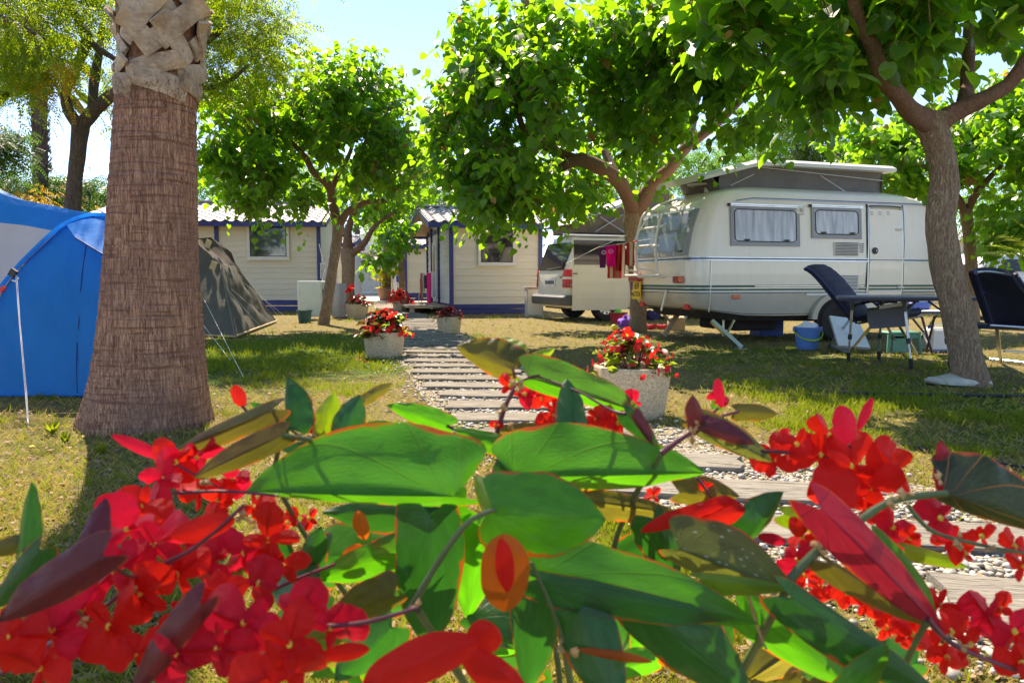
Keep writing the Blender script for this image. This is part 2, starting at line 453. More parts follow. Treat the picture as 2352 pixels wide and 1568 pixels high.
leafmat('leaf_mulberry', (.014, .058, .018), (.040, .125, .022), (.36, .78, .015), .46, .36, .5, ((.32, .17, .05), .006))
leafmat('leaf_melia', (.02, .07, .010), (.06, .14, .014), (.44, .66, .01), .46, .5, .3, vein=False)
leafmat('leaf_autumn', (.10, .12, .015), (.30, .17, .02), (.70, .45, .03), .5, .5, .3, vein=False)
leafmat('leaf_far', (.018, .08, .014), (.045, .15, .022), (.18, .46, .02), .42, .5, .3, vein=False)
leafmat('leaf_dark', (.022, .055, .016), (.05, .10, .025), (.12, .28, .03), .35, .5, .3, vein=False)
leafmat('palm_frond', (.06, .11, .02), (.14, .20, .03), (.30, .45, .03), .4, .5, .3, vein=False)
leafmat('dry_frond', (.30, .20, .06), (.45, .32, .10), (.5, .4, .1), .3, .8, .1, vein=False)
leafmat('croton', (.30, .32, .02), (.60, .50, .03), (.8, .7, .04), .4, .5, .3, vein=False)
leafmat('pot_leaf', (.03, .07, .015), (.09, .15, .02), (.30, .45, .03), .45, .35, .5, vein=False)
leafmat('pot_leaf_dark', (.02, .035, .02), (.05, .06, .025), (.14, .12, .03), .35, .35, .5, vein=False)
leafmat('pot_leaf_maroon', (.10, .012, .012), (.16, .03, .02), (.45, .03, .02), .35, .45, .4, vein=False)
leafmat('pot_flower', (.65, .015, .012), (.80, .04, .03), (.95, .03, .02), .4, .5, .3, vein=False)
leafmat('grass_green', (.045, .085, .008), (.13, .185, .014), (.32, .44, .02), .4, .6, .2, vein=False)
leafmat('grass_dry', (.24, .20, .05), (.48, .40, .13), (.60, .52, .14), .3, .8, .1, vein=False)
def petalmat(name, lo, hi, tr):
    b = NB(name); uv = b.tc('UV'); oi = b.N('ShaderNodeObjectInfo').outputs['Random']; n = b.noise(3, 4, .6, vec=uv, dist=.5)
    f = b.noise(14, 3, .6, vec=b.mapping(uv, (.5, 3, 1))); m = b.math('ADD', b.math('MULTIPLY', oi, .7), b.math('MULTIPLY', n, .4))
    c = b.ramp(m, [(.1, lo), (.9, hi)]); c = b.mix(b.ramp(f, [(.3, .5), (.5, 0.)]), c, tuple(x*.5 for x in lo))
    t = b.mix(b.ramp(f, [(.3, .35), (.5, 0.)]), tr, tuple(x*.5 for x in tr))
    MATS[name] = b.bsdf(c, b.ramp(n, [(.3, .3), (.7, .55)]), 0, b.bump(b.math('ADD', f, b.math('MULTIPLY', n, 2)), .6, .0015), .4, .08, t, .55)
petalmat('petal_red', (.72, .005, .004), (.92, .018, .010), (1., .03, .012)); petalmat('petal_crimson', (.56, .005, .02), (.86, .018, .065), (.95, .015, .05))
leafmat('petal_orange', (.45, .08, .01), (.60, .13, .01), (.9, .18, .01), .5, .5, .3, vein=False)

def begonia_mat(name, top, trans, under, vein, veinamt=.25, spots=0, tfac=.5):
    b = NB(name); uv = b.tc('UV'); sx = b.N('ShaderNodeSeparateXYZ'); b.L(uv, sx.inputs[0])
    x = sx.outputs[0]; y = sx.outputs[1]                  # x 0..1 along the midrib, y -1..1 across
    ay = b.math('ABSOLUTE', y)
    # palmate veins: angle round the petiole, plus the midrib
    ang = b.math('ARCTAN2', b.math('MULTIPLY', y, .45), b.math('ADD', x, .02))
    vv = b.math('ABSOLUTE', b.math('SINE', b.math('MULTIPLY', ang, 6.0)))
    sv_ = b.math('ABSOLUTE', b.math('SINE', b.math('ADD', b.math('MULTIPLY', b.math('SUBTRACT', x, b.math('MULTIPLY', ay, .35)), 38.0), b.math('MULTIPLY', b.noise(5, 3, vec=uv), 9.0)))); vein_m = b.math('MAXIMUM', b.ramp(vv, [(0, 1.), (.12, 0.)]), b.math('MULTIPLY', b.ramp(sv_, [(0, 1.), (.12, 0.)]), .4))
    n = b.noise(7, 5, .6, vec=uv, dist=.6); n2 = b.noise(3, 3, vec=uv)
    c = b.ramp(n, [(.28, tuple(q*.5 for q in top)), (.72, tuple(q*1.45 for q in top))]); sp_ = b.ramp(b.noise(22, 3, .7, vec=uv), [(.66, 0.), (.74, .6)]); c = b.mix(sp_, c, (.22, .14, .04))  # dark-to-light blotches put shadows of overlapping leaves into the blade colour
    c = b.mix(b.math('MULTIPLY', vein_m, veinamt), c, vein)
    t = b.mix(b.math('MULTIPLY', vein_m, veinamt*1.4), b.ramp(n2, [(.3, tuple(q*.7 for q in trans)), (.7, trans)]), vein)
    if spots:
        sm = b.ramp(b.vor(9, 'F1', vec=uv), [(.10, 1.), (.2, 0.)])
        c = b.mix(b.math('MULTIPLY', sm, spots), c, (.75, .75, .6)); t = b.mix(b.math('MULTIPLY', sm, spots*.6), t, (.8, .8, .4))
    edge = b.ramp(b.math('ADD', ay, b.math('ADD', b.math('MULTIPLY', b.math('SUBTRACT', n, .5), .25), b.math('MULTIPLY', b.math('SUBTRACT', b.noise(1.2, 2, vec=b.tc()) if False else n2, .5), .35))), [(.94, 0.), (1.08, 1.)])
    c = b.mix(edge, c, (.45, .06, .015)); t = b.mix(edge, t, (.95, .16, .01))
    bf = b.N('ShaderNodeNewGeometry').outputs['Backfacing']
    c = b.mix(bf, c, under)
    h = b.math('ADD', b.math('MULTIPLY', vein_m, -.6), b.noise(25, 3, vec=uv))
    MATS[name] = b.bsdf(c, .33, 0, b.bump(h, .35, .0015), .5, .1, t, tfac)
begonia_mat('begonia_green', (.04, .15, .015), (.17, .74, .01), (.16, .13, .035), (.20, .28, .03))
begonia_mat('begonia_deep', (.018, .08, .018), (.06, .36, .02), (.13, .07, .03), (.10, .15, .03), tfac=.35)
begonia_mat('begonia_olive', (.10, .085, .02), (.30, .28, .02), (.16, .06, .03), (.28, .10, .03))
begonia_mat('begonia_lime', (.12, .22, .02), (.45, .75, .01), (.25, .2, .03), (.5, .2, .02))
begonia_mat('begonia_maroon', (.10, .02, .02), (.22, .03, .02), (.14, .02, .025), (.22, .03, .03), tfac=.35)
begonia_mat('begonia_pink', (.35, .015, .03), (.75, .03, .06), (.55, .02, .05), (.10, .02, .02), .6)
begonia_mat('begonia_striped', (.02, .045, .012), (.08, .14, .02), (.12, .05, .02), (.55, .22, .05), .8, tfac=.35)
begonia_mat('begonia_spotted', (.06, .10, .03), (.30, .36, .04), (.15, .12, .04), (.16, .2, .05), .3, .9)

# ground materials
b = NB('ground_lawn'); pos = b.tc()
n1 = b.noise(1.1, 6, .65); n2 = b.noise(30, 5, .7); n3 = b.noise(180, 3, .6, mapsc=(1, .5, 1)); chip = b.vor(70, 'F1', out='Color')
dry = b.ramp(n2, [(.25, (.10, .075, .030)), (.5, (.25, .20, .085)), (.75, (.44, .37, .16))])
grn = b.ramp(n2, [(.25, (.025, .055, .008)), (.5, (.06, .14, .012)), (.8, (.18, .26, .04))])
def blob(cx, cy, rx, ry, pos=pos, b=b):
    m = b.mapping(pos, (1/rx, 1/ry, 1), (-cx/rx, -cy/ry, 0)); g_ = b.N('ShaderNodeTexGradient'); g_.gradient_type = 'QUADRATIC_SPHERE'; b.L(m, g_.inputs[0]); return g_.outputs['Fac']
green = b.math('ADD', b.math('ADD', b.math('MULTIPLY', blob(-2.8, 9.5, 4.0, 5.2), 1.9), b.math('MULTIPLY', blob(-2.6, 4.0, 2.6, 2.2), .35)), b.math('ADD', b.math('MULTIPLY', blob(4.3, 5.2, 4.6, 3.0), .85), b.math('MULTIPLY', blob(3.0, 9.0, 4.2, 4.5), .5)))
fac = b.ramp(b.math('ADD', green, b.math('MULTIPLY', b.math('SUBTRACT', n1, .5), 1.6)), [(.12, 0.), (.55, 1.)])
c = b.mix(fac, dry, grn); c = b.mix(b.ramp(n3, [(.35, .5), (.55, 0.)]), c, (.06, .045, .025))
MATS['ground_lawn'] = b.bsdf(c, .95, 0, b.bump(b.math('ADD', n2, b.math('MULTIPLY', n3, .7)), .9, .03), .1)
b = NB('gravel_bed'); vd = b.vor(38, 'F1', out='Color'); ve = b.vor(38, 'DISTANCE_TO_EDGE'); sv = b.N('ShaderNodeSeparateColor'); b.L(vd, sv.inputs[0])
c = b.ramp(sv.outputs[0], [(0, (.24, .19, .13)), (.5, (.36, .31, .23)), (1, (.52, .48, .40))])
c = b.mix(b.ramp(ve, [(.02, .8), (.12, 0.)]), c, (.08, .055, .035))
MATS['gravel_bed'] = b.bsdf(c, .9, 0, b.bump(b.math('MINIMUM', ve, .3), 1, .03), .2)
b = NB('pebble_white'); oi = b.N('ShaderNodeObjectInfo').outputs['Random']; at = b.N('ShaderNodeAttribute'); at.attribute_name = 'rnd'
r = b.math('FRACT', b.math('ADD', at.outputs['Fac'], b.math('MULTIPLY', oi, 5.1)))
c = b.ramp(r, [(0, (.26, .235, .18)), (.6, (.40, .375, .31)), (1, (.62, .61, .56))])
c = b.mix(b.ramp(b.noise(40, 4), [(.5, 0.), (.75, .35)]), c, (.35, .29, .2)); MATS['pebble_white'] = b.bsdf(c, .6, 0, b.bump(b.noise(60, 3), .15, .004))
b = NB('sleeper_wood'); g = b.noise(9, 6, .65, mapsc=(.5, 7, 7), dist=.4); g2 = b.noise(50, 4, .6, mapsc=(.12, 3, 3)); oi = b.N('ShaderNodeObjectInfo').outputs['Random']
c = b.ramp(g, [(.28, (.085, .072, .055)), (.5, (.20, .178, .14)), (.75, (.32, .295, .24))]); c = b.mix(b.math('MULTIPLY', oi, .35), c, (.30, .29, .25))
c = b.mix(b.ramp(g2, [(.3, .85), (.42, 0.)]), c, (.05, .035, .022))
MATS['sleeper_wood'] = b.bsdf(c, .9, 0, b.bump(b.math('ADD', g, b.ramp(g2, [(.3, 0.), (.42, .8)])), .8, .012), .2)
b = NB('exposed_aggregate'); vd = b.vor(110, 'F1', out='Color'); sv = b.N('ShaderNodeSeparateColor'); b.L(vd, sv.inputs[0])
c = b.ramp(sv.outputs[0], [(0, (.48, .35, .20)), (.5, (.66, .52, .33)), (1, (.78, .65, .45))]); c = b.mix(b.ramp(b.noise(70, 3), [(.64, 0.), (.70, .4)]), c, (.22, .16, .11))
c = b.mix(b.math('MULTIPLY', b.noise(3, 5), .35), c, (.30, .29, .22))
MATS['exposed_aggregate'] = b.bsdf(c, .9, 0, b.bump(b.math('ADD', b.vor(110, 'F1'), b.noise(200, 3)), .5, .006), .2)
b = NB('rock_pale'); c = b.ramp(b.noise(6, 7, .65), [(.3, (.34, .33, .28)), (.7, (.60, .59, .52))]); MATS['rock_pale'] = b.bsdf(c, .85, 0, b.bump(b.noise(14, 6, .7), .5, .02))

def fabric(name, col, tr, tfac=.35, rough=.6, spec=.4, wr=.35):
    b = NB(name); n = b.noise(1.6, 5, .6, dist=.7); w = b.noise(5, 5, .6, dist=1.2, mapsc=(1, 1, .5))
    c = b.ramp(n, [(.3, tuple(x*.8 for x in col)), (.7, col)])
    MATS[name] = b.bsdf(c, rough, 0, b.bump(w, wr, .03), spec, 0, tr, tfac)
fabric('tent_blue', (.008, .33, .68), (.01, .50, .95), .5, wr=.8)
fabric('tent_blue_bright', (.01, .38, .82), (.01, .55, 1.), .6)
fabric('tent_navy', (.02, .06, .25), (.01, .08, .5), .3)
fabric('tent_white', (.74, .70, .67), (.60, .58, .56), .35)
fabric('tent_khaki', (.15, .145, .12), (.14, .13, .09), .2, .8, .2, .5)
fabric('tent_brown', (.11, .085, .07), (.12, .09, .06), .2, .7, .3, .5)
def striped(name, cols, sc):
    b = NB(name); sx = b.N('ShaderNodeSeparateXYZ'); b.L(b.tc(), sx.inputs[0]); f = b.math('FRACT', b.math('MULTIPLY', sx.outputs[0], sc))
    n = len(cols); st = [(i/n, c) for i, c in enumerate(cols)]
    MATS[name] = b.bsdf(b.ramp(f, st, 'CONSTANT'), .9, 0, b.bump(b.noise(300, 2), .2, .002), .1, 0, b.ramp(f, st, 'CONSTANT'), .3)
striped('towel_stripes', [(.55, .04, .04), (.70, .55, .30), (.60, .08, .05), (.50, .25, .12), (.65, .05, .08), (.75, .62, .45), (.35, .04, .05)], 3.4)
striped('towel_red', [(.45, .03, .03), (.62, .06, .04), (.40, .02, .03), (.62, .12, .08)], 9)
def dotted(name, base, dot):
    b = NB(name); d = b.vor(7, 'F1', mapsc=(1, .01, 1)); c = b.mix(b.ramp(d, [(.22, 1.), (.26, 0.)]), base, dot); c = b.mix(b.ramp(d, [(.09, 1.), (.12, 0.)]), c, base)
    MATS[name] = b.bsdf(c, .9, 0, None, .1, 0, c, .3)
dotted('towel_pink', (.80, .01, .22), (.85, .25, .50)); dotted('towel_purple', (.16, .03, .12), (.55, .45, .55))
# ================================================================== THE GROUND
def nonuni(lo, hi, n, c=0., p=2.2):
    t = np.linspace(-1, 1, n); s = np.sign(t)*np.abs(t)**p
    return np.where(s < 0, c + s*(c-lo), c + s*(hi-c))
gx = nonuni(-150, 150, 190, 0, 3.0); gy = nonuni(-60, 220, 220, 3.5, 3.0)
GX, GY = np.meshgrid(gx, gy)
def gz(x, y):
    return (0.010*noise.noise(Vector((x*1.3, y*1.3, 0))) + .006*noise.noise(Vector((x*4, y*4, 3)))) if abs(x) < 12 and -4 < y < 30 else 0.
Z = np.array([[gz(x, y) for x in gx] for y in gy])
vs = np.stack([GX, GY, Z], axis=2).reshape(-1, 3); W = len(gx)
fs = [(j*W+i, j*W+i+1, (j+1)*W+i+1, (j+1)*W+i) for j in range(len(gy)-1) for i in range(W-1)]
me = bpy.data.meshes.new('ground'); me.from_pydata(vs.tolist(), [], fs); me.polygons.foreach_set('use_smooth', [True]*len(fs))
tag(link('ground', me, None, M('ground_lawn')), 'dry patchy lawn with bare soil and dappled shade', kind='structure')

# ================================================================== THE PATH: sleepers in white gravel
path_c = [(.6, 2.6), (2.05, 1.60), (2.5, 1.30), (2.95, 1.02), (3.4, .76), (3.9, .45), (4.5, .22), (5.1, .08), (5.6, -.05), (6.1, -.16), (6.7, -.28), (7.3, -.42), (8, -.58), (9, -.80), (10, -1.0), (12, -1.40), (14.6, -1.9), (18, -2.62), (22, -3.45), (30, -5.0), (46, -8.2)]
def pc(y):
    for (a, xa), (b_, xb) in zip(path_c, path_c[1:]):
        if y <= b_: return xa+(xb-xa)*(y-a)/(b_-a)
    return path_c[-1][1]
rng = random.Random(5)
mb = MB()
ys = [1.2+i*.35 for i in range(128)]
L_, R_ = [], []
for y in ys:
    w = .62+.10*noise.noise(Vector((y*1.1, 3, 0))); w2 = .66+.12*noise.noise(Vector((y*1.3, 9, 0)))+(.35 if y < 4.5 else 0)
    L_.append((pc(y)-w, y, .014)); R_.append((pc(y)+w2, y, .014))
n = len(ys); mb.add(L_+[((a[0]+b_[0])/2, a[1], .018) for a, b_ in zip(L_, R_)]+R_, [(i, i+1, n+i+1, n+i) for i in range(n-1)]+[(n+i, n+i+1, 2*n+i+1, 2*n+i) for i in range(n-1)])
path = mb.build('path', M('gravel_bed'), None, True)
tag(path, 'garden path of weathered sleepers laid across white pebbles', kind='structure')
yy = 1.72; k = 0; sleepers = []
while yy < 24:
    d = .34 if yy < 2 else (.26+.03*rng.random()); wd = (.98+.12*rng.random())*(1.1 if yy < 4 else 1)
    ang = {0: R(-13)}.get(k, R(-4 if yy > 4 else -9)+R(rng.uniform(-2.5, 2.5)))
    cx = pc(yy+.1)+rng.uniform(-.05, .05); h = .05+.006*rng.random()
    mb = MB(); nx = 7
    def top(u, v_, cx=cx, yy=yy, d=d, wd=wd, h=h, k=k):
        x = (u-.5)*wd; y = (v_-.5)*d
        e = .012*noise.noise(Vector((x*3, k*3.1, v_*2))) ; y += e*(1 if abs(v_-.5) > .3 else 0)
        x += (.045*noise.noise(Vector((k*2.2, v_*4, 1))) if abs(u-.5) > .49 else 0); y += .016*noise.noise(Vector((x*5, k*1.7, v_*3)))
        return Vector((x, y, h*.5+.006*noise.noise(Vector((x*3, y*12, k*2)))-(.008 if v_ in (0, 1) or u in (0, 1) else 0)))
    mb.sheet(top, 6, 3, .05)
    o = mb.build('plank', M('sleeper_wood'), path, True, angle=R(30)); o.location = (cx, yy+d/2, -.004+.0); o.rotation_euler = (R(rng.uniform(-.7, .7)), R(rng.uniform(-.5, .5)), ang)
    sleepers.append((cx, yy+d/2, wd, d, ang)); k += 1
    yy += (.54 if yy < 4 else .50)+rng.uniform(-.02, .03) + (.20 if yy < 2 else 0)

def ico(seed, sub=1, sq=(1, .8, .55)):
    import bmesh
    bm = bmesh.new(); bmesh.ops.create_icosphere(bm, subdivisions=sub, radius=1)
    for v in bm.verts:
        q = 1+.28*noise.noise(v.co*1.1+Vector((seed*7.1, 0, 0))); v.co = Vector((v.co.x*sq[0]*q, v.co.y*sq[1]*q, v.co.z*sq[2]*q))
    vs = [tuple(v.co) for v in bm.verts]; fs = [tuple(v.index for v in f.verts) for f in bm.faces]; bm.free()
    return vs, fs, None
peb_pts = []
def on_plank(x, y, m=.0):
    for cx, cy, wd, d, a in sleepers:
        if abs(y-cy) < .5:
            dx, dy = x-cx, y-cy; lx = dx*math.cos(a)+dy*math.sin(a); ly = -dx*math.sin(a)+dy*math.cos(a)
            if abs(lx) < wd/2-m and abs(ly) < d/2-m: return True
    return False
rr = np.random.RandomState(3)
while len(peb_pts) < 11000:
    y = 1.35+ (rr.rand()**1.7)*16; x = pc(y)+rr.normal()*(.40 if y > 4 else .5)
    if on_plank(x, y, .005): continue
    if abs(x-pc(y)) > .75 and rr.rand() < .6: continue
    s = (.007+.012*rr.rand()**2.2)*(1.3 if rr.rand() < .1 else 1)
    peb_pts.append((x, y, s))
pa = np.array(peb_pts)
u, v, dep = proj(np.stack([pa[:, 0], pa[:, 1], np.full(len(pa), .02)], 1))
vis = (u > 880) & (u < 2352) & (v < 1568); score = pa[:, 2]/dep*vis
# the region hidden by the begonia scores lower
score *= np.where((v > 1060) & (u < 2080), .25, 1)
order = np.argsort(-score); near = order[:290]; rest = order[290:]
def rotz(k, tilt=.35):
    a = rr.rand(k)*6.283; n_ = rr.normal(size=(k, 3))*tilt*.5+np.array([0, 0, 1]); ax = np.stack([np.cos(a), np.sin(a), np.zeros(k)], 1)
    return frames(ax - n_*np.sum(ax*n_, 1, keepdims=True)/np.sum(n_*n_, 1, keepdims=True), n_)
pm = []
for sd in range(4):
    vs_, fs_, _ = ico(sd, 2); me = bpy.data.meshes.new('pebble'); me.from_pydata(vs_, [], fs_); me.materials.append(M('pebble_white')); me.polygons.foreach_set('use_smooth', [True]*len(fs_)); pm.append(me)
RR = rotz(len(pa))
for i in near:
    o = link('pebble', pm[int(i) % 4], path); m3 = Matrix(RR[i].tolist()).to_4x4() @ Matrix.Scale(float(pa[i, 2]), 4)
    m3.translation = (pa[i, 0], pa[i, 1], .018+.3*pa[i, 2]); o.matrix_local = m3
pp = np.stack([pa[rest, 0], pa[rest, 1], .017+.3*pa[rest, 2]], 1)
me = inst_mesh('pebble', ico(9, 1), pp, RR[rest], pa[rest, 2], M('pebble_white'), True, rr.rand(len(rest)))
tag(link('pebble', me, path), kind='stuff')

# ================================================================== GRASS (stuff): blades, dry and green, denser near the camera
def lush(x, y):
    return 1.5*math.exp(-(((x+2.6)/2.3)**2+((y-9.5)/2.6)**2)) + 0.65*math.exp(-(((x-4.3)/2.8)**2+((y-5.2)/1.7)**2)) + .45*math.exp(-(((x-3.5)/2.5)**2+((y-8)/1.8)**2))
def grass(name, mat, N, seed, want_green, label, hmin, hmax):
    r = np.random.RandomState(seed); X = []; 
    while len(X) < N:
        v = 700+(r.rand()**1.25)*1000; Y = 1581/(v-642); x = (r.rand()*2600-120-1176)/F*Y
        if Y < 1.3 or Y > 24: continue
        if abs(x-pc(Y)) < .55 and (r.rand() < .93 or on_plank(x, Y)): continue
        g = lush(x, Y)+.9*noise.noise(Vector((x*1.2, Y*1.2, 5)))+.5*noise.noise(Vector((x*4, Y*4, 5)))
        if want_green and g < .45+.3*r.rand(): 
            if r.rand() > .05: continue
        if not want_green and g > .8 and r.rand() < .75: continue
        if Y < 3.2 and x > .6 and r.rand() < .7: continue
        kk = 3 if Y < 6 else 2
        for _ in range(kk):
            X.append((x+r.normal()*.012, Y+r.normal()*.012, Y))
    X = np.array(X[:N]); k = len(X)
    a = r.rand(k)*6.283; lean = (r.rand(k)*.9+.25) if not want_green else (r.rand(k)*.8)
    ax = np.stack([np.cos(a)*lean, np.sin(a)*lean, np.full(k, .55) if not want_green else np.full(k, .8)], 1); nn = np.stack([-np.sin(a), np.cos(a), np.zeros(k)], 1)+r.normal(size=(k, 3))*.3
    sc = (hmin+(hmax-hmin)*r.rand(k)**2)*(1+X[:, 2]*.075)
    T = ([(0, -.045, 0), (0, .045, 0), (.55, .035, .06), (.55, -.035, .06), (1, 0, -.05)], [(0, 1, 2, 3), (3, 2, 4)], [(0, 0)]*5)
    me = inst_mesh(name, T, np.stack([X[:, 0], X[:, 1], np.full(k, .0)], 1), frames(ax, nn), sc, M(mat), False, r.rand(k))
    tag(link(name, me), label, kind='stuff')
grass('green_grass', 'grass_green', 75000, 1, True, 'short green grass growing in patches on the lawn', .02, .055)
grass('dry_grass', 'grass_dry', 95000, 2, False, 'dry straw coloured grass and stalks on the lawn', .018, .05)
# leaf litter and wood chips
r = np.random.RandomState(8); k = 8000
v = 705+r.rand(k)**1.3*900; Y = 1581/(v-642); X = (r.rand(k)*2500-80-1176)/F*Y
nn = r.normal(size=(k, 3))*.35+np.array([0, 0, 1]); a = r.rand(k)*6.28; ax = np.stack([np.cos(a), np.sin(a), r.normal(size=k)*.15], 1)
T = ([(0, 0, 0), (.3, .22, .06), (.7, .2, .04), (1, 0, .1), (.7, -.2, .08), (.3, -.22, .02)], [(0, 1, 2, 3), (0, 3, 4, 5)], [(0, 0)]*6)
plain('litter_brown', (.30, .20, .11), .9, var=.5, sc=8)
me = inst_mesh('leaf_litter', T, np.stack([X, Y, np.full(k, .015)], 1), frames(ax, nn), .012+.028*r.rand(k)**2+.0022*Y, M('litter_brown'), False, r.rand(k))
tag(link('leaf_litter', me), 'dead leaves and bark chips scattered over the lawn', kind='stuff')

# ================================================================== TREES
H2 = [(-.06, .2), (.08, .40), (.35, .48), (.65, .36), (.88, .14)]
def mul_leaf():
    mid = [(0, 0, 0), (.35, 0, -.02), (.65, 0, -.06), (1, 0, -.16)]
    v = mid + [(x, y, .10*(y/.48)-.12*max(0, x-.3)) for x, y in H2] + [(x, -y, .10*(y/.48)-.12*max(0, x-.3)) for x, y in H2]
    f = [(0, 4, 5), (0, 5, 6, 1), (1, 6, 7, 2), (2, 7, 8, 3)] + [(0, 10, 9), (0, 1, 11, 10), (1, 2, 12, 11), (2, 3, 13, 12)]
    return v, f, [(x, y*2) for x, y, z in v]
def pinnate(n=5, lw=.09, ll=.30):
    v = [(0, -.008, 0), (0, .008, 0), (1, .004, -.25), (1, -.004, -.25)]; f = [(0, 1, 2, 3)]
    for i in range(n):
        x = .25+.75*i/(n-1); z = -.25*x*x
        for sgn in (-1, 1):
            b0 = len(v); q = ll*(1-.35*i/(n-1)); dx = q*.55; dy = q*.83*sgn
            v += [(x, 0, z), (x+dx*.45+lw*.5, dy*.45-sgn*lw*.25, z-.02), (x+dx, dy, z-.10), (x+dx*.45-lw*.5, dy*.45+sgn*lw*.25, z-.02)]
            f.append((b0, b0+1, b0+2, b0+3))
    return v, f, [(x, y) for x, y, z in v]
MUL, PIN = mul_leaf(), pinnate()
def tri_leaf():
    v = [(0, 0, 0), (.4, .33, .05), (1, 0, -.1), (.4, -.33, .05)]; return v, [(0, 1, 2), (0, 2, 3)], [(0, 0), (.4, .6), (1, 0), (.4, -.6)]
SMALL = tri_leaf()
single_mesh_cache = {}
def leaf_single(T, mat):
    if (id(T), mat) not in single_mesh_cache:
        me = bpy.data.meshes.new('leaf'); me.from_pydata([tuple(q) for q in T[0]], [], T[1]); uvl = me.uv_layers.new(name='UVMap')
        for l in me.loops: uvl.data[l.index].uv = T[2][l.vertex_index]
        me.polygons.foreach_set('use_smooth', [True]*len(T[1])); me.materials.append(M(mat)); single_mesh_cache[(id(T), mat)] = me
    return single_mesh_cache[(id(T), mat)]
def crown(root, blobs, nshoot, seed, T=MUL, mat='leaf_mulberry', size=.115, per=(6, 10), slen=(.25, .6), singles=0, up=.7, droop=.65, shell=.55, twigs=True, gap=-.18, clear=()):
    """leafy shoots spread through ellipsoids; blobs = [(centre, radii, weight)]"""
    r = np.random.RandomState(seed); w = np.array([b_[2] for b_ in blobs], float); w /= w.sum()
    cc = np.array([b_[0] for b_ in blobs], float); ra = np.array([b_[1] for b_ in blobs], float)
    bi = r.choice(len(blobs), nshoot, p=w)
    d = r.normal(size=(nshoot, 3)); d /= np.linalg.norm(d, axis=1, keepdims=True)
    rad = shell+(1-shell)*r.rand(nshoot)**.6; inner = r.rand(nshoot) < .3; rad[inner] = r.rand(inner.sum())**.5*shell
    p0 = cc[bi]+d*ra[bi]*rad[:, None]
    # clumps: push shoots toward a coarse lattice of sub-clusters to leave gaps
    ns = np.array([noise.noise(Vector(p*1.9)) for p in p0]); keep = ns > gap
    p0, d = p0[keep], d[keep]; k = len(p0)
    if T is MUL or clear:                                 # pruned, open inside of the crown: no shoots right before the limbs
        pu, pv, pd = proj(p0); ok = np.ones(len(p0), bool)
        lm = LIMBS.get(root.name) or []
        lm = [q_ for q_ in lm if T is MUL or q_[3] > .06]
        if lm:
            lm = np.array(lm); lu, lv, ld = proj(lm[:, :3]); lw = lm[:, 3]/ld*F
            for a_, b_, c_, w_ in zip(lu, lv, ld, lw):
                ok &= ~((np.hypot(pu-a_, pv-b_) < w_+(42 if c_ < 8 else 24)) & (pd < c_+.25) & (r.rand(len(p0)) < .93))
        for (a_, b_, c_, e_) in clear: ok &= ~((pu > a_) & (pv > b_) & (pu < c_) & (pv < e_))
        p0, d = p0[ok], d[ok]; k = len(p0)
    sd = d*.75+np.array([0, 0, up])*(d[:, 2:3] > -.4)+r.normal(size=(k, 3))*.3; sd /= np.linalg.norm(sd, axis=1, keepdims=True)
    L = slen[0]+(slen[1]-slen[0])*r.rand(k)
    pos, axs, nrm, scl = [], [], [], []
    cnt = r.randint(per[0], per[1]+1, k)
    for j in range(per[1]):
        m = cnt > j
        t = (j+.5)/cnt[m]
        base = p0[m]+sd[m]*(L[m]*(t-.3))[:, None]; base[:, 2] -= L[m]*.25*t*t
        az = r.rand(m.sum())*6.283; out = np.stack([np.cos(az), np.sin(az), np.zeros(m.sum())], 1)
        s = size*(.6+.65*r.rand(m.sum()))*(1.1-.4*t)
        a = out*.75+np.array([0, 0, -droop])+r.normal(size=out.shape)*.22+sd[m]*.25
        n_ = out*.6+np.array([0, 0, .6])+r.normal(size=out.shape)*.35
        pos.append(base+out*(s*.5)[:, None]); axs.append(a); nrm.append(n_); scl.append(s)
    pos = np.concatenate(pos); axs = np.concatenate(axs); nrm = np.concatenate(nrm); scl = np.concatenate(scl)
    Fm = frames(axs, nrm); rnd = r.rand(len(pos)); off = np.array(root.location)
    if singles:
        u, v, dep = proj(pos); inf = (u > -20) & (u < 2372) & (v > -20) & (v < 1400)
        tocam = np.array([0, 0, HCAM])-pos; tocam /= np.linalg.norm(tocam, axis=1, keepdims=True)
        sc_ = scl/dep**1.5*(.3+np.abs(np.sum(Fm[:, :, 2]*tocam, 1)))*inf
        o_ = np.argsort(-sc_); sel = o_[:singles]; rest = o_[singles:]
        me = leaf_single(T, mat)
        for i in sel:
            o = link('leaf', me, root); m4 = Matrix(Fm[i].tolist()).to_4x4() @ Matrix.Scale(float(scl[i]), 4); m4.translation = Vector(pos[i]-off); o.matrix_local = m4
    else: rest = np.arange(len(pos))
    me = inst_mesh('foliage', T, pos[rest]-off, Fm[rest], scl[rest], M(mat), T is MUL, rnd[rest])
    tag(link('foliage', me, root), kind='stuff')
    if twigs:
        a_, b_ = p0-sd*(L*.5)[:, None], p0+sd*(L*.6)[:, None]
        ax = b_-a_; ln = np.linalg.norm(ax, axis=1); q = .006*np.ones(k)
        TW = ([(0, .010, 0), (0, -.005, .008), (0, -.005, -.008), (1, 0, 0)], [(0, 1, 3), (1, 2, 3), (2, 0, 3)], [(0, 0)]*4)
        me = inst_mesh('twig', TW, a_-off, frames(ax, r.normal(size=ax.shape)), ln, M('bark_limb'), True)
        tag(link('twig', me, root), kind='stuff')
    return len(pos)
LIMBS = {}
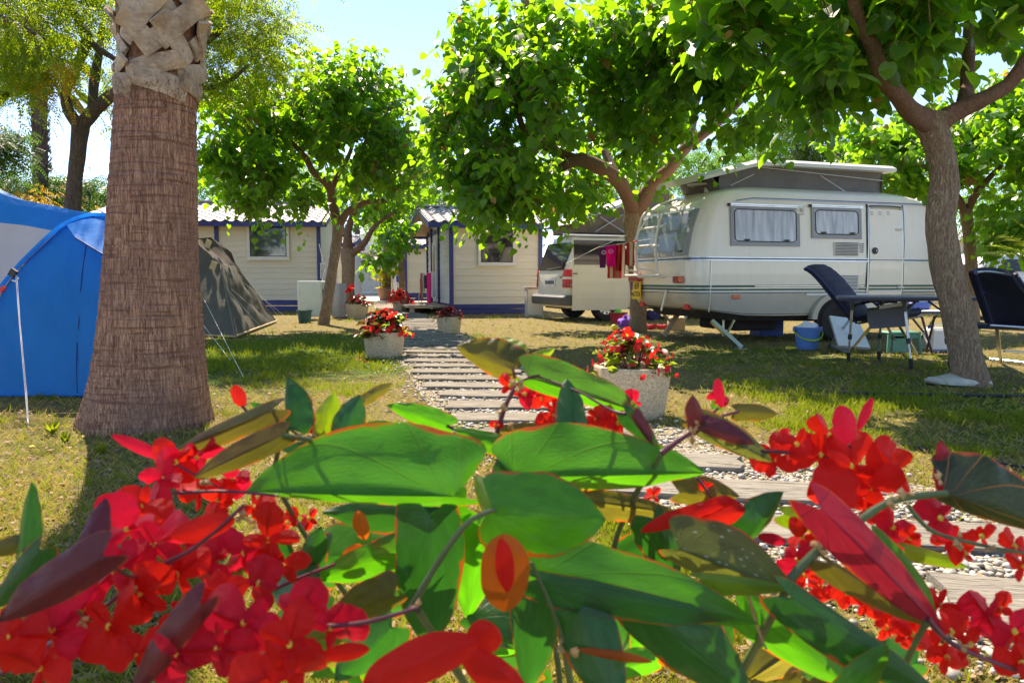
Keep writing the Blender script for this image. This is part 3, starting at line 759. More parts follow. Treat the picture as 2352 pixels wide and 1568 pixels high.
def limb(root, name, pts, mat, n=12, rough=.18, sub=5, world=True):
    LIMBS.setdefault(root.name, []).extend([p for p in spline(pts, 6) if p[3] > .035])
    """pts = (x, y, z, radius)"""
    sp = spline(pts, sub); mb = MB(); mb.tube([p[:3] for p in sp], [max(.004, p[3]) for p in sp], n, True, rough)
    return mb.build(name, M(mat), root, True, world=world, angle=R(70))
def pr(u, v, Y, wpx):
    """pixel point with a width in pixels -> x, y, z, radius"""
    p = P(u, v, Y); return (p.x, p.y, p.z, wpx*.435/F*Y)
def el(u, v, Y, ru, rv, ry, w=1): return (tuple(P(u, v, Y)), (ru/F*Y, ry, rv/F*Y), w)

# --- big palm, trunk and crossed leaf bases
px, py = P(352, 700, 4.72).x, 4.72
palm = thing('palm_tree', 'thick palm trunk with flared base and crossed grey leaf bases beside the blue tent', 'palm tree', (px, py, 0))
prof = []                                                # (z, radius, x offset)
for v_, l, r_ in ((1012, 176, 492), (985, 188, 484), (950, 197, 476), (900, 211, 469), (850, 224, 463), (750, 238, 456), (650, 246, 450), (560, 253, 445), (500, 258, 443), (400, 266, 441), (300, 272, 441), (240, 276, 442), (150, 285, 450), (0, 285, 455), (-150, 285, 455), (-400, 290, 450), (-700, 300, 440)):
    c_ = P((l+r_)/2, v_, 4.72 if v_ < 960 else 4.72); prof.append((max(-.05, c_.z), (r_-l)/2/F*4.72, c_.x-px))
prof[0] = (-.06, prof[0][1]*1.04, prof[0][2])
prof = [tuple(q) for q in spline(prof, 5)]
def trunk_pt(a, z):
    for (z0, r0, x0), (z1, r1, x1) in zip(prof, prof[1:]):
        if z <= z1: t = (z-z0)/max(1e-6, z1-z0); return r0+(r1-r0)*t, x0+(x1-x0)*t
    return prof[-1][1], prof[-1][2]
mb = MB(); nseg, nz = 150, 240; zt = 2.25
vs = []
for j in range(nz+1):
    z = -.06+(zt+.06)*j/nz; r_, xo = trunk_pt(0, z)
    ring = .006*noise.noise(Vector((0, 0, z*30)))+.004*noise.noise(Vector((0, 0, z*70)))
    for i in range(nseg):
        a = 2*math.pi*i/nseg; ca, sa = math.cos(a), math.sin(a)
        q = noise.noise(Vector((ca*9, sa*9, z*1.1)))*.010 + noise.noise(Vector((ca*22, sa*22, z*2.4)))*.007 + noise.noise(Vector((ca*2, sa*2, z*1.5)))*.012
        if z < .28: q += (.28-z)*.10*noise.noise(Vector((ca*14, sa*14, z*2)))
        rr_ = r_+q+ring-(.02 if z > 2.1 else 0); vs.append((xo+ca*rr_, sa*rr_, z))
mb.add(vs, [(j*nseg+i, j*nseg+(i+1) % nseg, (j+1)*nseg+(i+1) % nseg, (j+1)*nseg+i) for j in range(nz) for i in range(nseg)])
mb.build('trunk', M('palm_bark'), palm, True, angle=R(80))
mb = MB(); core = []
for z in np.linspace(2.1, 9.0, 40):
    r_, xo = trunk_pt(0, z); core.append((xo, 0, z, r_*.87))
mb.tube([c_[:3] for c_ in core], [c_[3] for c_ in core], 32, True, .05); mb.build('inner_trunk', M('palm_fibre'), palm, True)
# leaf bases ("boots"): thick straps sweeping diagonally round the trunk, alternately left and right
rng = random.Random(11)
def boot(a0, z0, rise, sweep, w, ln_out, th=.016, lip=.06):
    mb = MB(); ro = rng.uniform(0, .022); sk = rng.uniform(-.5, .5)
    def fn(u, v_):
        t = v_; a = a0+sweep*t; z = z0+rise*t
        r_, xo = trunk_pt(0, z)
        ww = w*(1.05-.22*t)
        off = .012+ln_out*t**1.6+lip*max(0, t-.82)**1.5*6
        # across direction: perpendicular to the sweep on the trunk surface
        L = math.hypot(sweep*r_, rise); dx, dz = sweep*r_/L, rise/L
        t2 = t+sk*.12*(u-.5)*2*t+.03*noise.noise(Vector((u*6, a0*9, 2)))*t; a = a0+sweep*t2; z = z0+rise*t2
        s = (u-.5)*ww; aa = a+(-dz*s)/r_; zz = z+dx*s
        bow = .010*(1-(2*u-1)**2)+.006*noise.noise(Vector((u*5, v_*7, a0*3)))+ro
        r2 = r_-.032+off+bow+.003*noise.noise(Vector((u*4, v_*9, a0*5)))
        return Vector((xo+math.cos(aa)*r2, math.sin(aa)*r2, zz))
    mb.sheet(fn, 6, 12, th)
    return mb.build('leaf_base', M('palm_boot'), palm, True, angle=R(45))
row = 0
z0 = 2.07
while z0 < 3.9:
    nb = 5 if row < 2 else 6
    for i in range(nb):
        a = 2*math.pi*(i+.5*(row % 2)+rng.uniform(-.13, .13))/nb - .35+row*.37
        sg = 1 if row % 2 else -1
        if row == 0: boot(a, z0, .07, sg*1.45, .13, .015, .02, .01)
        elif row == 1: boot(a, z0-.01, .10, sg*1.3, .12, .02)
        else: boot(a-sg*.35, z0+rng.uniform(-.03, .03), rng.uniform(.19, .28), sg*rng.uniform(.65, 1.0), rng.uniform(.115, .15), .022+.018*rng.random(), .02, .09)
    row += 1; z0 += .095 if row > 1 else .09
# fibres under the first bases
mb = MB()
for i in range(500):
    a = rng.uniform(0, 6.283); z = rng.uniform(1.92, 2.12); r_, xo = trunk_pt(0, z); r2 = r_+.012+.02*rng.random()
    p = Vector((xo+math.cos(a)*r2, math.sin(a)*r2, z)); q = p+Vector((math.cos(a)*.03+rng.uniform(-.04, .04), math.sin(a)*.03+rng.uniform(-.04, .04), rng.uniform(-.08, .08)))
    s = Vector((-math.sin(a), math.cos(a), 0))*.0022; mb.add([p-s, p+s, q], [(0, 1, 2)])
tag(mb.build('fibre', M('palm_fibre'), palm), kind='stuff')
# fan crown far above the frame
def fan(root, at, az, elv, ln, mat, droop=.5):
    mb = MB(); d = Vector((math.cos(az)*math.cos(elv), math.sin(az)*math.cos(elv), math.sin(elv))); s = Vector((-math.sin(az), math.cos(az), 0)); n_ = d.cross(s)
    tip = Vector(at)+d*ln*.55
    mb.tube([at, Vector(at)+d*ln*.3+Vector((0, 0, .03)), tip], [.02, .014, .01], 5)
    for i in range(26):
        t = (i/25-.5)*2.6; q = d*math.cos(t)+s*math.sin(t); l = ln*.5*(1-.25*abs(t)/1.3)
        w = s*math.cos(t)-d*math.sin(t)
        m_ = tip+q*l*.55; e = tip+q*l+Vector((0, 0, -droop*l*.5))
        mb.add([tip, m_-w*l*.05, m_+w*l*.05+n_*.01, e], [(0, 1, 3), (0, 3, 2)])
    return mb.build('frond', M(mat), root, False)
for i in range(22):
    fan(palm, (0, 0, 8.9+.1*(i % 3)), i*2.4, R(-25+ (i*37) % 95), 2.0, 'palm_frond', .6)

# --- mulberries
GRP = 'mulberry trees shading the camp site'
# E: big centre tree, trunk before the van
b0 = G(1466, 762); Yt = b0.y
tE = thing('mulberry_tree', 'largest spreading mulberry with its trunk between the van and the caravan', 'tree', (b0.x, Yt, 0), 0, GRP)
limb(tE, 'trunk', [pr(1462, 790, Yt, 56), pr(1464, 750, Yt, 46), pr(1466, 690, Yt, 42), pr(1462, 620, Yt, 42), pr(1455, 550, Yt, 44), pr(1452, 500, Yt, 48), pr(1456, 470, Yt, 48)], 'bark_mulberry', 20)
limb(tE, 'branch', [pr(1458, 490, Yt, 40), pr(1432, 430, Yt-.4, 38), pr(1390, 392, Yt-1.0, 36), pr(1330, 368, Yt-1.8, 34), pr(1290, 385, Yt-2.2, 24)], 'bark_limb', 14)
limb(tE, 'branch', [pr(1330, 370, Yt-1.8, 28), pr(1240, 330, Yt-2.3, 20), pr(1200, 290, Yt-2.6, 17), pr(1190, 240, Yt-2.9, 12)], 'bark_limb')
limb(tE, 'branch', [pr(1460, 490, Yt, 42), pr(1500, 420, Yt-.3, 36), pr(1540, 385, Yt-.7, 30), pr(1575, 340, Yt-1.1, 28), pr(1650, 280, Yt-1.6, 24), pr(1720, 210, Yt-2.1, 18)], 'bark_limb', 14)
limb(tE, 'branch', [pr(1545, 385, Yt-.7, 22), pr(1590, 300, Yt-.5, 16), pr(1600, 220, Yt-.2, 12)], 'bark_limb')
limb(tE, 'branch', [pr(1430, 430, Yt-.4, 22), pr(1380, 330, Yt+.3, 18), pr(1330, 240, Yt+.8, 12)], 'bark_limb')
crown(tE, [el(1180, 215, 10.2, 150, 115, 1.5, 1.6), el(1400, 150, 10.6, 210, 130, 1.9, 2.4), el(1640, 120, 9.8, 190, 140, 1.6, 2.0), el(1500, 260, 10.8, 330, 110, 1.9, 3.2), el(1240, 340, 10.2, 210, 85, 1.5, 1.8),
           el(1740, 270, 9.6, 150, 90, 1.3, 1.3), el(1560, 35, 9.4, 170, 90, 1.5, 1.3), el(1240, 60, 10.4, 95, 60, .8, .35), el(1070, 300, 10.8, 95, 80, 1.1, .9), el(1110, 130, 10.6, 80, 95, 1.0, .8), el(1130, 430, 10.6, 120, 60, 1.0, .8), el(1190, 455, 10.8, 150, 45, .8, .55), el(1350, 440, 11.4, 120, 35, .8, .3), el(1330, 410, 14.6, 200, 60, .7, 1.6), el(1500, 330, 14.4, 150, 80, .7, 1.0)],
      3500, 21, singles=300, size=.15, slen=(.3, .8), up=.85, gap=-.15, clear=((1545, 318, 2400, 900), (1360, 455, 1500, 900), (1240, 480, 1400, 900)))
# B: mulberry left of the path
b0 = G(742, 746); Yb = b0.y
tB = thing('mulberry_tree', 'smaller leaning mulberry in front of the left cabin, sunlit on top', 'tree', (b0.x, Yb, 0), 0, GRP)
limb(tB, 'trunk', [pr(738, 768, Yb, 36), pr(745, 735, Yb, 30), pr(757, 660, Yb, 27), pr(768, 590, Yb, 26), pr(776, 530, Yb, 28), pr(774, 500, Yb, 30)], 'bark_mulberry', 16)
limb(tB, 'branch', [pr(772, 510, Yb, 24), pr(764, 460, Yb, 24), pr(755, 425, Yb-.2, 23), pr(720, 395, Yb-.6, 18), pr(700, 360, Yb-1, 14), pr(668, 325, Yb-1.3, 10)], 'bark_limb')
limb(tB, 'branch', [pr(780, 515, Yb, 22), pr(800, 485, Yb-.1, 18), pr(840, 465, Yb-.4, 15), pr(885, 462, Yb-.7, 11)], 'bark_limb')
limb(tB, 'branch', [pr(757, 440, Yb, 20), pr(775, 405, Yb-.1, 14), pr(800, 360, Yb, 11), pr(820, 300, Yb, 8)], 'bark_limb')
crown(tB, [el(600, 300, 13.6, 130, 100, 1.7, 2), el(720, 230, 13.8, 150, 90, 1.8, 2.2), el(830, 280, 14, 130, 110, 1.7, 2), el(740, 350, 14.3, 210, 80, 1.8, 2.2), el(560, 390, 13.2, 120, 65, 1.1, 1.2), el(870, 390, 14, 115, 75, 1.3, 1.4), el(560, 455, 12.6, 90, 28, .6, .35), el(700, 455, 13.6, 60, 22, .7, .2), el(850, 165, 13.8, 40, 35, .6, .22), el(900, 250, 14, 60, 70, 1., .5)],
      1950, 22, singles=240, size=.15, slen=(.3, .85), up=.95, gap=-.1)
# F: right foreground tree
b0 = G(2218, 884); Yf = b0.y
tF = thing('mulberry_tree', 'forked mulberry at the right behind the pale stone, trunk leaning left', 'tree', (b0.x, Yf, 0), 0, GRP)
limb(tF, 'trunk', [pr(2238, 925, Yf, 112), pr(2230, 880, Yf, 92), pr(2215, 800, Yf, 78), pr(2196, 700, Yf, 78), pr(2172, 600, Yf, 74), pr(2160, 500, Yf, 70), pr(2170, 420, Yf, 68), pr(2160, 350, Yf, 66), pr(2140, 290, Yf, 74), pr(2143, 262, Yf, 80)], 'bark_mulberry', 30, .10, 8)
limb(tF, 'branch', [pr(2150, 290, Yf, 62), pr(2100, 262, Yf-.1, 52), pr(2060, 215, Yf-.25, 42), pr(2030, 180, Yf-.35, 40), pr(2005, 110, Yf-.5, 36), pr(1975, 60, Yf-.6, 34), pr(1960, -10, Yf-.7, 32), pr(1930, -120, Yf-.9, 26)], 'bark_limb', 18, .16)
limb(tF, 'branch', [pr(2150, 285, Yf, 60), pr(2200, 255, Yf-.05, 46), pr(2270, 222, Yf-.15, 40), pr(2320, 190, Yf-.2, 36), pr(2370, 120, Yf-.3, 34), pr(2450, 0, Yf-.4, 28)], 'bark_limb', 18, .16)
limb(tF, 'branch', [pr(2215, 245, Yf, 40), pr(2222, 190, Yf+.2, 34), pr(2225, 100, Yf+.4, 28), pr(2230, 0, Yf+.6, 24), pr(2250, -150, Yf+.8, 18)], 'bark_limb', 14)
crown(tF, [el(1900, 60, 6.3, 200, 130, 1.2, 2.6), el(2120, 60, 6.2, 200, 95, 1.3, 2.2), el(2290, 60, 6.6, 120, 70, 1.2, 1.2), el(2000, -160, 6.4, 420, 180, 2.2, 3.2), el(2250, -220, 6, 400, 180, 2.3, 2.5), el(1880, 190, 6.3, 70, 90, .6, .5), el(2120, 150, 6.3, 80, 70, .6, .35), el(1700, 10, 6.4, 140, 100, 1, 1.2), el(2600, -100, 6.2, 250, 200, 2, 1.2), ((3.1, 9.0, 5.1), (2.2, 1.4, .6), 2.2), ((5.4, 8.4, 4.9), (2.0, 1.5, .6), 1.8), ((3.8, 6.4, 4.6), (1.7, 1.2, .6), 1.2), ((2.6, 5.0, 4.3), (1.4, 1.4, .6), 1)],  # closing blobs in plain coordinates: unseen crown added to shade the lawn
      1650, 23, singles=300, size=.168, gap=-.08, clear=((1560, 285, 2110, 900), (2050, 230, 2400, 900)))
# G: tree behind on the right, and another mulberry left of the palm at mid distance
b0 = (P(2232, 640, 13.6).x, 13.6)
tG = thing('mulberry_tree', 'mulberry behind the caravan at the right edge, trunk seen beside the forked one', 'tree', (b0[0], b0[1], 0), 0, GRP)
limb(tG, 'trunk', [pr(2236, 770, 13.6, 34), pr(2232, 640, 13.6, 29), pr(2226, 540, 13.6, 28), pr(2218, 480, 13.6, 30)], 'bark_mulberry', 14)
limb(tG, 'branch', [pr(2218, 490, 13.6, 22), pr(2190, 440, 13.4, 16), pr(2120, 380, 13, 10)], 'bark_limb')
limb(tG, 'branch', [pr(2220, 490, 13.6, 22), pr(2245, 440, 13.4, 18), pr(2300, 380, 13, 12)], 'bark_limb')
crown(tG, [el(2050, 350, 13.4, 110, 70, 1.4, 1), el(2250, 330, 13, 180, 110, 1.8, 2.6), el(2330, 440, 12.6, 130, 110, 1.5, 1.6), el(2280, 260, 13.4, 120, 70, 1.5, 1.2), el(2150, 420, 13.6, 110, 50, 1.2, .8), el(2300, 560, 12.6, 70, 40, .8, .4), el(1960, 330, 14, 60, 50, 1, .3)],
      1250, 24, singles=220, size=.15)

def tree_simple(name, label, cat, u, vb, Y, trunk, crowns, n, seed, group=None, **kw):
    x = P(u, 700, Y).x; t = thing(name, label, cat, (x, Y, 0), 0, group)
    for nm, pts, mt in trunk: limb(t, nm, [pr(*q) for q in pts], mt, 12)
    crown(t, crowns, n, seed, **kw); return t
GB = 'mulberry trees further along the path'
tree_simple('mulberry_tree', 'forked mulberry beside the path behind the fridge, with bare lower trunk', 'tree', 795, 700, 20.5,
            [('trunk', [(797, 735, 20.5, 42), (797, 690, 20.5, 34), (800, 620, 20.5, 34), (798, 570, 20.5, 40)], 'bark_mulberry'), ('branch', [(798, 580, 20.5, 28), (800, 530, 20.5, 20), (815, 480, 20.3, 15), (830, 430, 20.2, 8)], 'bark_limb'), ('branch', [(798, 590, 20.5, 24), (835, 560, 20.4, 17), (860, 520, 20.2, 12), (900, 490, 20, 8)], 'bark_limb')],
            [el(850, 450, 20.5, 100, 60, 1.8, 2), el(900, 530, 19.5, 60, 40, 1.0, .6), el(870, 590, 19, 35, 16, .5, .2)], 420, 31, GB, size=.17)
tree_simple('mulberry_tree', 'far mulberry at the end of the path beside the yellow leaved plant', 'tree', 888, 680, 33,
            [('trunk', [(889, 700, 33, 24), (889, 640, 33, 21), (890, 560, 33, 20)], 'bark_mulberry'), ('branch', [(890, 570, 33, 14), (915, 530, 33, 9), (930, 490, 33, 6)], 'bark_limb')],
            [el(880, 530, 33, 60, 40, 2, 1), el(940, 470, 34, 90, 50, 2.4, 2)], 360, 32, GB, size=.22, T=SMALL)
tree_simple('mulberry_tree', 'slim dark mulberry trunk by the clothes rack and rear cabin', 'tree', 922, 700, 24,
            [('trunk', [(926, 720, 24, 24), (925, 680, 24, 20), (921, 600, 24, 16), (916, 520, 24, 17), (914, 480, 24, 16)], 'bark_mulberry'), ('branch', [(915, 500, 24, 12), (935, 450, 24, 9), (980, 410, 23.6, 6)], 'bark_limb')],
            [el(900, 470, 24, 70, 45, 1.6, 1), el(960, 400, 24, 90, 50, 1.8, 1.6), el(1000, 340, 24, 60, 50, 1.6, .8)], 480, 33, GB, size=.18)
# melia behind the palm (pinnate leaves)
tM = thing('melia_tree', 'tall dark trunked tree forking behind the big palm with feathery leaves', 'tree', (P(180, 700, 10.5).x, 10.5, 0))
limb(tM, 'trunk', [pr(168, 960, 10.5, 54), pr(168, 600, 10.5, 45), pr(167, 480, 10.5, 40), pr(176, 380, 10.5, 38), pr(184, 300, 10.5, 42), pr(188, 270, 10.5, 46)], 'bark_dark', 16)
limb(tM, 'branch', [pr(184, 290, 10.5, 34), pr(158, 255, 10.4, 28), pr(152, 210, 10.3, 24), pr(182, 140, 10.2, 25), pr(200, 90, 10.2, 26), pr(180, 50, 10.2, 20), pr(155, 0, 10.1, 16), pr(140, -60, 10, 12)], 'bark_dark')
limb(tM, 'branch', [pr(190, 285, 10.5, 36), pr(230, 240, 10.4, 32), pr(300, 190, 10.4, 27), pr(400, 150, 10.4, 24), pr(520, 60, 10.4, 14)], 'bark_dark')
limb(tM, 'branch', [pr(204, 96, 10.2, 22), pr(235, 118, 10.1, 16), pr(270, 140, 10, 13)], 'bark_dark')
limb(tM, 'branch', [pr(212, 250, 10.4, 24), pr(216, 190, 10.6, 24), pr(226, 130, 10.8, 20), pr(235, 60, 11, 14)], 'bark_dark')
limb(tM, 'branch', [pr(400, 160, 10.4, 22), pr(460, 200, 10.6, 15), pr(520, 190, 10.8, 12), pr(570, 150, 11, 8)], 'bark_dark')
crown(tM, [el(60, 120, 9.5, 110, 110, 1.2, 1.6), el(90, 10, 9.6, 170, 70, 1.2, 1.2), el(240, 60, 11, 110, 110, 1.5, 1.6), el(545, 95, 10.8, 125, 105, 1.5, 3.2), el(460, 20, 10.8, 160, 70, 1.4, 1.4), el(250, 260, 11.5, 70, 60, 1.2, .5), el(480, 180, 10.8, 80, 40, 1, .5), el(300, -120, 10, 420, 120, 2.5, 2.5)],
      1350, 41, clear=((-60, 215, 262, 470), (100, 150, 200, 300)), T=PIN, mat='leaf_melia', size=.24, per=(5, 8), slen=(.3, .7), up=.3, droop=.25)
tA = thing('melia_tree', 'hanging branch with yellowing leaves at the top left corner', 'tree', (P(-260, 700, 9).x, 9, 0))
limb(tA, 'trunk', [pr(-260, 900, 9, 60), pr(-255, 500, 9, 50), pr(-240, 200, 9, 44), pr(-200, 0, 9, 36)], 'bark_dark')
limb(tA, 'branch', [pr(-220, 100, 9, 30), pr(-120, 40, 8.8, 22), pr(0, 40, 8.6, 14), pr(100, 90, 8.5, 8)], 'bark_dark')
crown(tA, [el(10, 160, 8.6, 70, 90, .7, 1), el(70, 110, 8.5, 90, 60, .7, 1), el(-150, 40, 8.8, 200, 160, 1.4, 2)], 260, 42, clear=((-60, 185, 400, 500),), T=PIN, mat='leaf_melia', size=.22, per=(5, 8), up=-.3, droop=.8)
crown(tA, [el(112, 150, 8.5, 30, 45, .3, 1)], 12, 43, T=PIN, mat='leaf_autumn', size=.2, per=(4, 7), up=-.4, droop=.9, twigs=False)

# thin tall palm in the distance
tP = thing('palm_tree', 'slim distant palm with rough trunk and hanging dry fronds', 'palm tree', (P(92, 700, 24).x, 24, 0))
limb(tP, 'trunk', [pr(94, 740, 24, 46), pr(94, 500, 24, 38), pr(92, 370, 24, 36), pr(90, 250, 24, 36), pr(88, 170, 24, 34)], 'bark_dark', 12)
mb = MB(); rng = random.Random(4)
for i in range(420):
    z = rng.uniform(P(92, 400, 24).z, P(92, 165, 24).z); a = rng.uniform(0, 6.28); rx = 19/F*24; c0 = Vector((P(91, 300, 24).x+math.cos(a)*rx, 24+math.sin(a)*rx, z)); o_ = Vector((math.cos(a), math.sin(a), 0)); s_ = Vector((-math.sin(a), math.cos(a), 0))
    mb.add([c0-s_*.045, c0+s_*.045, c0+o_*.09+Vector((0, 0, .12)), c0+o_*.02+Vector((0, 0, -.05))], [(0, 1, 2), (0, 3, 1)])
tag(mb.build('leaf_base', M('bark_dark'), tP, world=True), kind='stuff')
for i in range(16):
    pz = P(88, 160, 24); fan(tP, (pz.x-tP.location.x, 0, pz.z), i*2.4, R(-40+(i*29) % 110), 1.9, 'dry_frond' if i % 3 == 0 else 'palm_frond', .7)

# low background trees
BG = 'broad trees behind the camp site'
def bgtree(label, u, Y, crowns, n, seed, mat='leaf_far', T=PIN, size=.5, trunkw=22, vtop=520, clear=()):
    t = thing('broadleaf_tree', label, 'tree', (P(u, 700, Y).x, Y, 0), 0, BG)
    limb(t, 'trunk', [pr(u, 720, Y, trunkw), pr(u+4, 600, Y, trunkw*.8), pr(u, vtop, Y, trunkw*.6), pr(u-6, vtop-60, Y, trunkw*.3)], 'bark_dark', 8)
    crown(t, crowns, n, seed, T=T, mat=mat, size=size, per=(6, 9), slen=(.6, 1.3), up=.3, droop=.4, twigs=False, clear=clear)
bgtree('dark low spreading tree beyond the blue tent at far left', 90, 25, [el(60, 430, 25, 110, 45, 2.2, 2), el(190, 420, 25, 80, 45, 1.8, 1.4), el(120, 400, 25, 80, 35, 1.8, 1)], 420, 51, 'leaf_dark', clear=((-200, 0, 400, 405),))
bgtree('small feathery tree cut by the left edge of the photo', -50, 18, [el(-30, 335, 18, 38, 45, .8, 1)], 130, 52, 'leaf_dark', size=.4)
bgtree('yellowing bush just above the ridge of the blue tent', 60, 19, [el(40, 462, 19, 60, 22, 1, 1), el(110, 478, 19, 40, 15, .8, .6)], 90, 53, 'leaf_autumn', size=.3)
bgtree('bright tree showing between the palm and the left cabin roof', 250, 30, [el(235, 460, 30, 50, 25, 2, 1), el(500, 420, 31, 100, 45, 2.5, 1.4), el(420, 400, 31, 60, 40, 2, .8)], 260, 54, 'leaf_far')
bgtree('dense tree rising behind the left cabin', 640, 33, [el(640, 420, 33, 150, 50, 3, 2), el(760, 430, 32, 110, 60, 3, 1.5)], 420, 55, 'leaf_far')
bgtree('dense tree behind the ridge of the right cabin', 960, 36, [el(960, 470, 36, 110, 70, 3, 2), el(1080, 440, 36, 120, 55, 3, 1.6), el(1000, 540, 38, 120, 60, 3, 1)], 520, 56, 'leaf_dark')
bgtree('tree closing the view behind the camper van', 1300, 34, [el(1260, 440, 34, 160, 70, 3, 2), el(1440, 450, 34, 140, 80, 3, 2), el(1400, 380, 36, 160, 60, 3, 1)], 560, 57, 'leaf_far')
bgtree('bright leafed tree glimpsed above the caravan roof', 1640, 26, [el(1620, 380, 26, 120, 50, 2, 1.4), el(1760, 350, 27, 120, 50, 2, 1.2)], 330, 58, 'leaf_far', size=.45)
bgtree('feathery tree with reddish pods beyond the caravan', 1880, 24, [el(1850, 300, 24, 90, 60, 1.6, 1.2), el(1900, 350, 24, 80, 30, 1.6, .8)], 260, 59, 'leaf_dark', size=.42)
bgtree('leafy tree filling the right edge behind the white vehicle', 2330, 24, [el(2300, 480, 24, 130, 100, 2.2, 2), el(2420, 400, 24, 120, 140, 2.2, 1.5)], 420, 60, 'leaf_far', size=.42, vtop=560)
bgtree('dark tree behind the far white building', 820, 62, [el(840, 590, 62, 150, 50, 5, 2), el(900, 560, 64, 180, 60, 5, 2)], 340, 61, 'leaf_dark', size=1.0)
# a dense far hedge closes the horizon
t = thing('hedge', 'tall dark hedge closing the far side of the camp site', 'hedge', (0, 75, 0))
mb = MB(); mb.box((0, 1.2, 1.6), (210, 1.2, 3.2), bev=.3); mb.build('hedge_core', M('leaf_dark'), t)
crown(t, [((x, 75, 1.9), (7, 1.6, 2.4), 1) for x in range(-100, 101, 8)], 2600, 71, T=SMALL, mat='leaf_dark', size=.9, per=(3, 5), slen=(.6, 1.3), twigs=False)
# trees behind the camera: they show in the window panes
for i, (x, y, lb) in enumerate(((-11.5, -9, 'round tree standing behind the viewpoint, left'), (14, -9, 'round tree standing behind the viewpoint, right'), (6, -13, 'taller tree standing behind the viewpoint'))):
    t = thing('broadleaf_tree', lb, 'tree', (x, y, 0), 0, 'trees behind the viewpoint')
    limb(t, 'trunk', [(x, y, -.1, .22), (x+.1, y, 1.5, .17), (x, y, 3, .12)], 'bark_dark', 10)
    crown(t, [((x, y, 4), (2.2, 2.2, 1.5), 1)], 170, 81+i, T=SMALL, mat='leaf_far', size=.4, twigs=False)
# ================================================================== CABINS (front wall along local x, depth along local y)
def tile_mesh(w, l):
    mb = MB(); prof = [(0, .012), (.14, .040), (.28, .052), (.42, .040), (.58, .010), (.74, -.004), (.88, .0), (1.06, .014)]
    top = [[Vector((x*w, y*l, z + .022*(1-y))) for x, z in prof] for y in (-.08, 1)]
    n = len(prof); vs = top[0]+top[1]+[p-Vector((0, 0, .022)) for p in top[0]]
    fs = [(i, i+1, n+i+1, n+i) for i in range(n-1)]+[(2*n+i, 2*n+i+1, i+1, i) for i in range(n-1)]
    mb.add(vs, fs); return mb.mesh('tile', M('roof_tile'), True, angle=R(50))
def window(root, x0, x1, z0, z1, y=-.02, glass='glass_dark', fw=.075, name='window', face=-1, fm='frame_cream'):
    """a window on a wall that runs along x; face -1 looks to -y"""
    cx, cz, w, h = (x0+x1)/2, (z0+z1)/2, x1-x0, z1-z0
    mb = MB()
    for c_, d_ in (((cx, y, z0+fw/2), (w, .06, fw)), ((cx, y, z1-fw/2), (w, .06, fw)), ((x0+fw/2, y, cz), (fw, .057, h-2*fw)), ((x1-fw/2, y, cz), (fw, .057, h-2*fw))): mb.box(c_, d_, bev=.006)
    mb.box((cx, y-.012, z0-.012), (w+.03, .07, .025))
    f = mb.build(name, M(fm), root)
    g = MB(); g.box((cx, y+.004, cz), (w-2*fw+.01, .02, h-2*fw+.01)); g.build('pane', M(glass), f)
    s = MB(); iw = w-2*fw; ih = h-2*fw
    for c_, d_ in (((cx, y-.012, z0+fw+.012), (iw, .026, .024)), ((cx, y-.012, z1-fw-.012), (iw, .026, .024)), ((x0+fw+.012, y-.012, cz), (.024, .024, ih-.048)), ((x1-fw-.012, y-.012, cz), (.024, .024, ih-.048))): s.box(c_, d_)
    s.build('sash', M('black_plastic'), f)
    return f
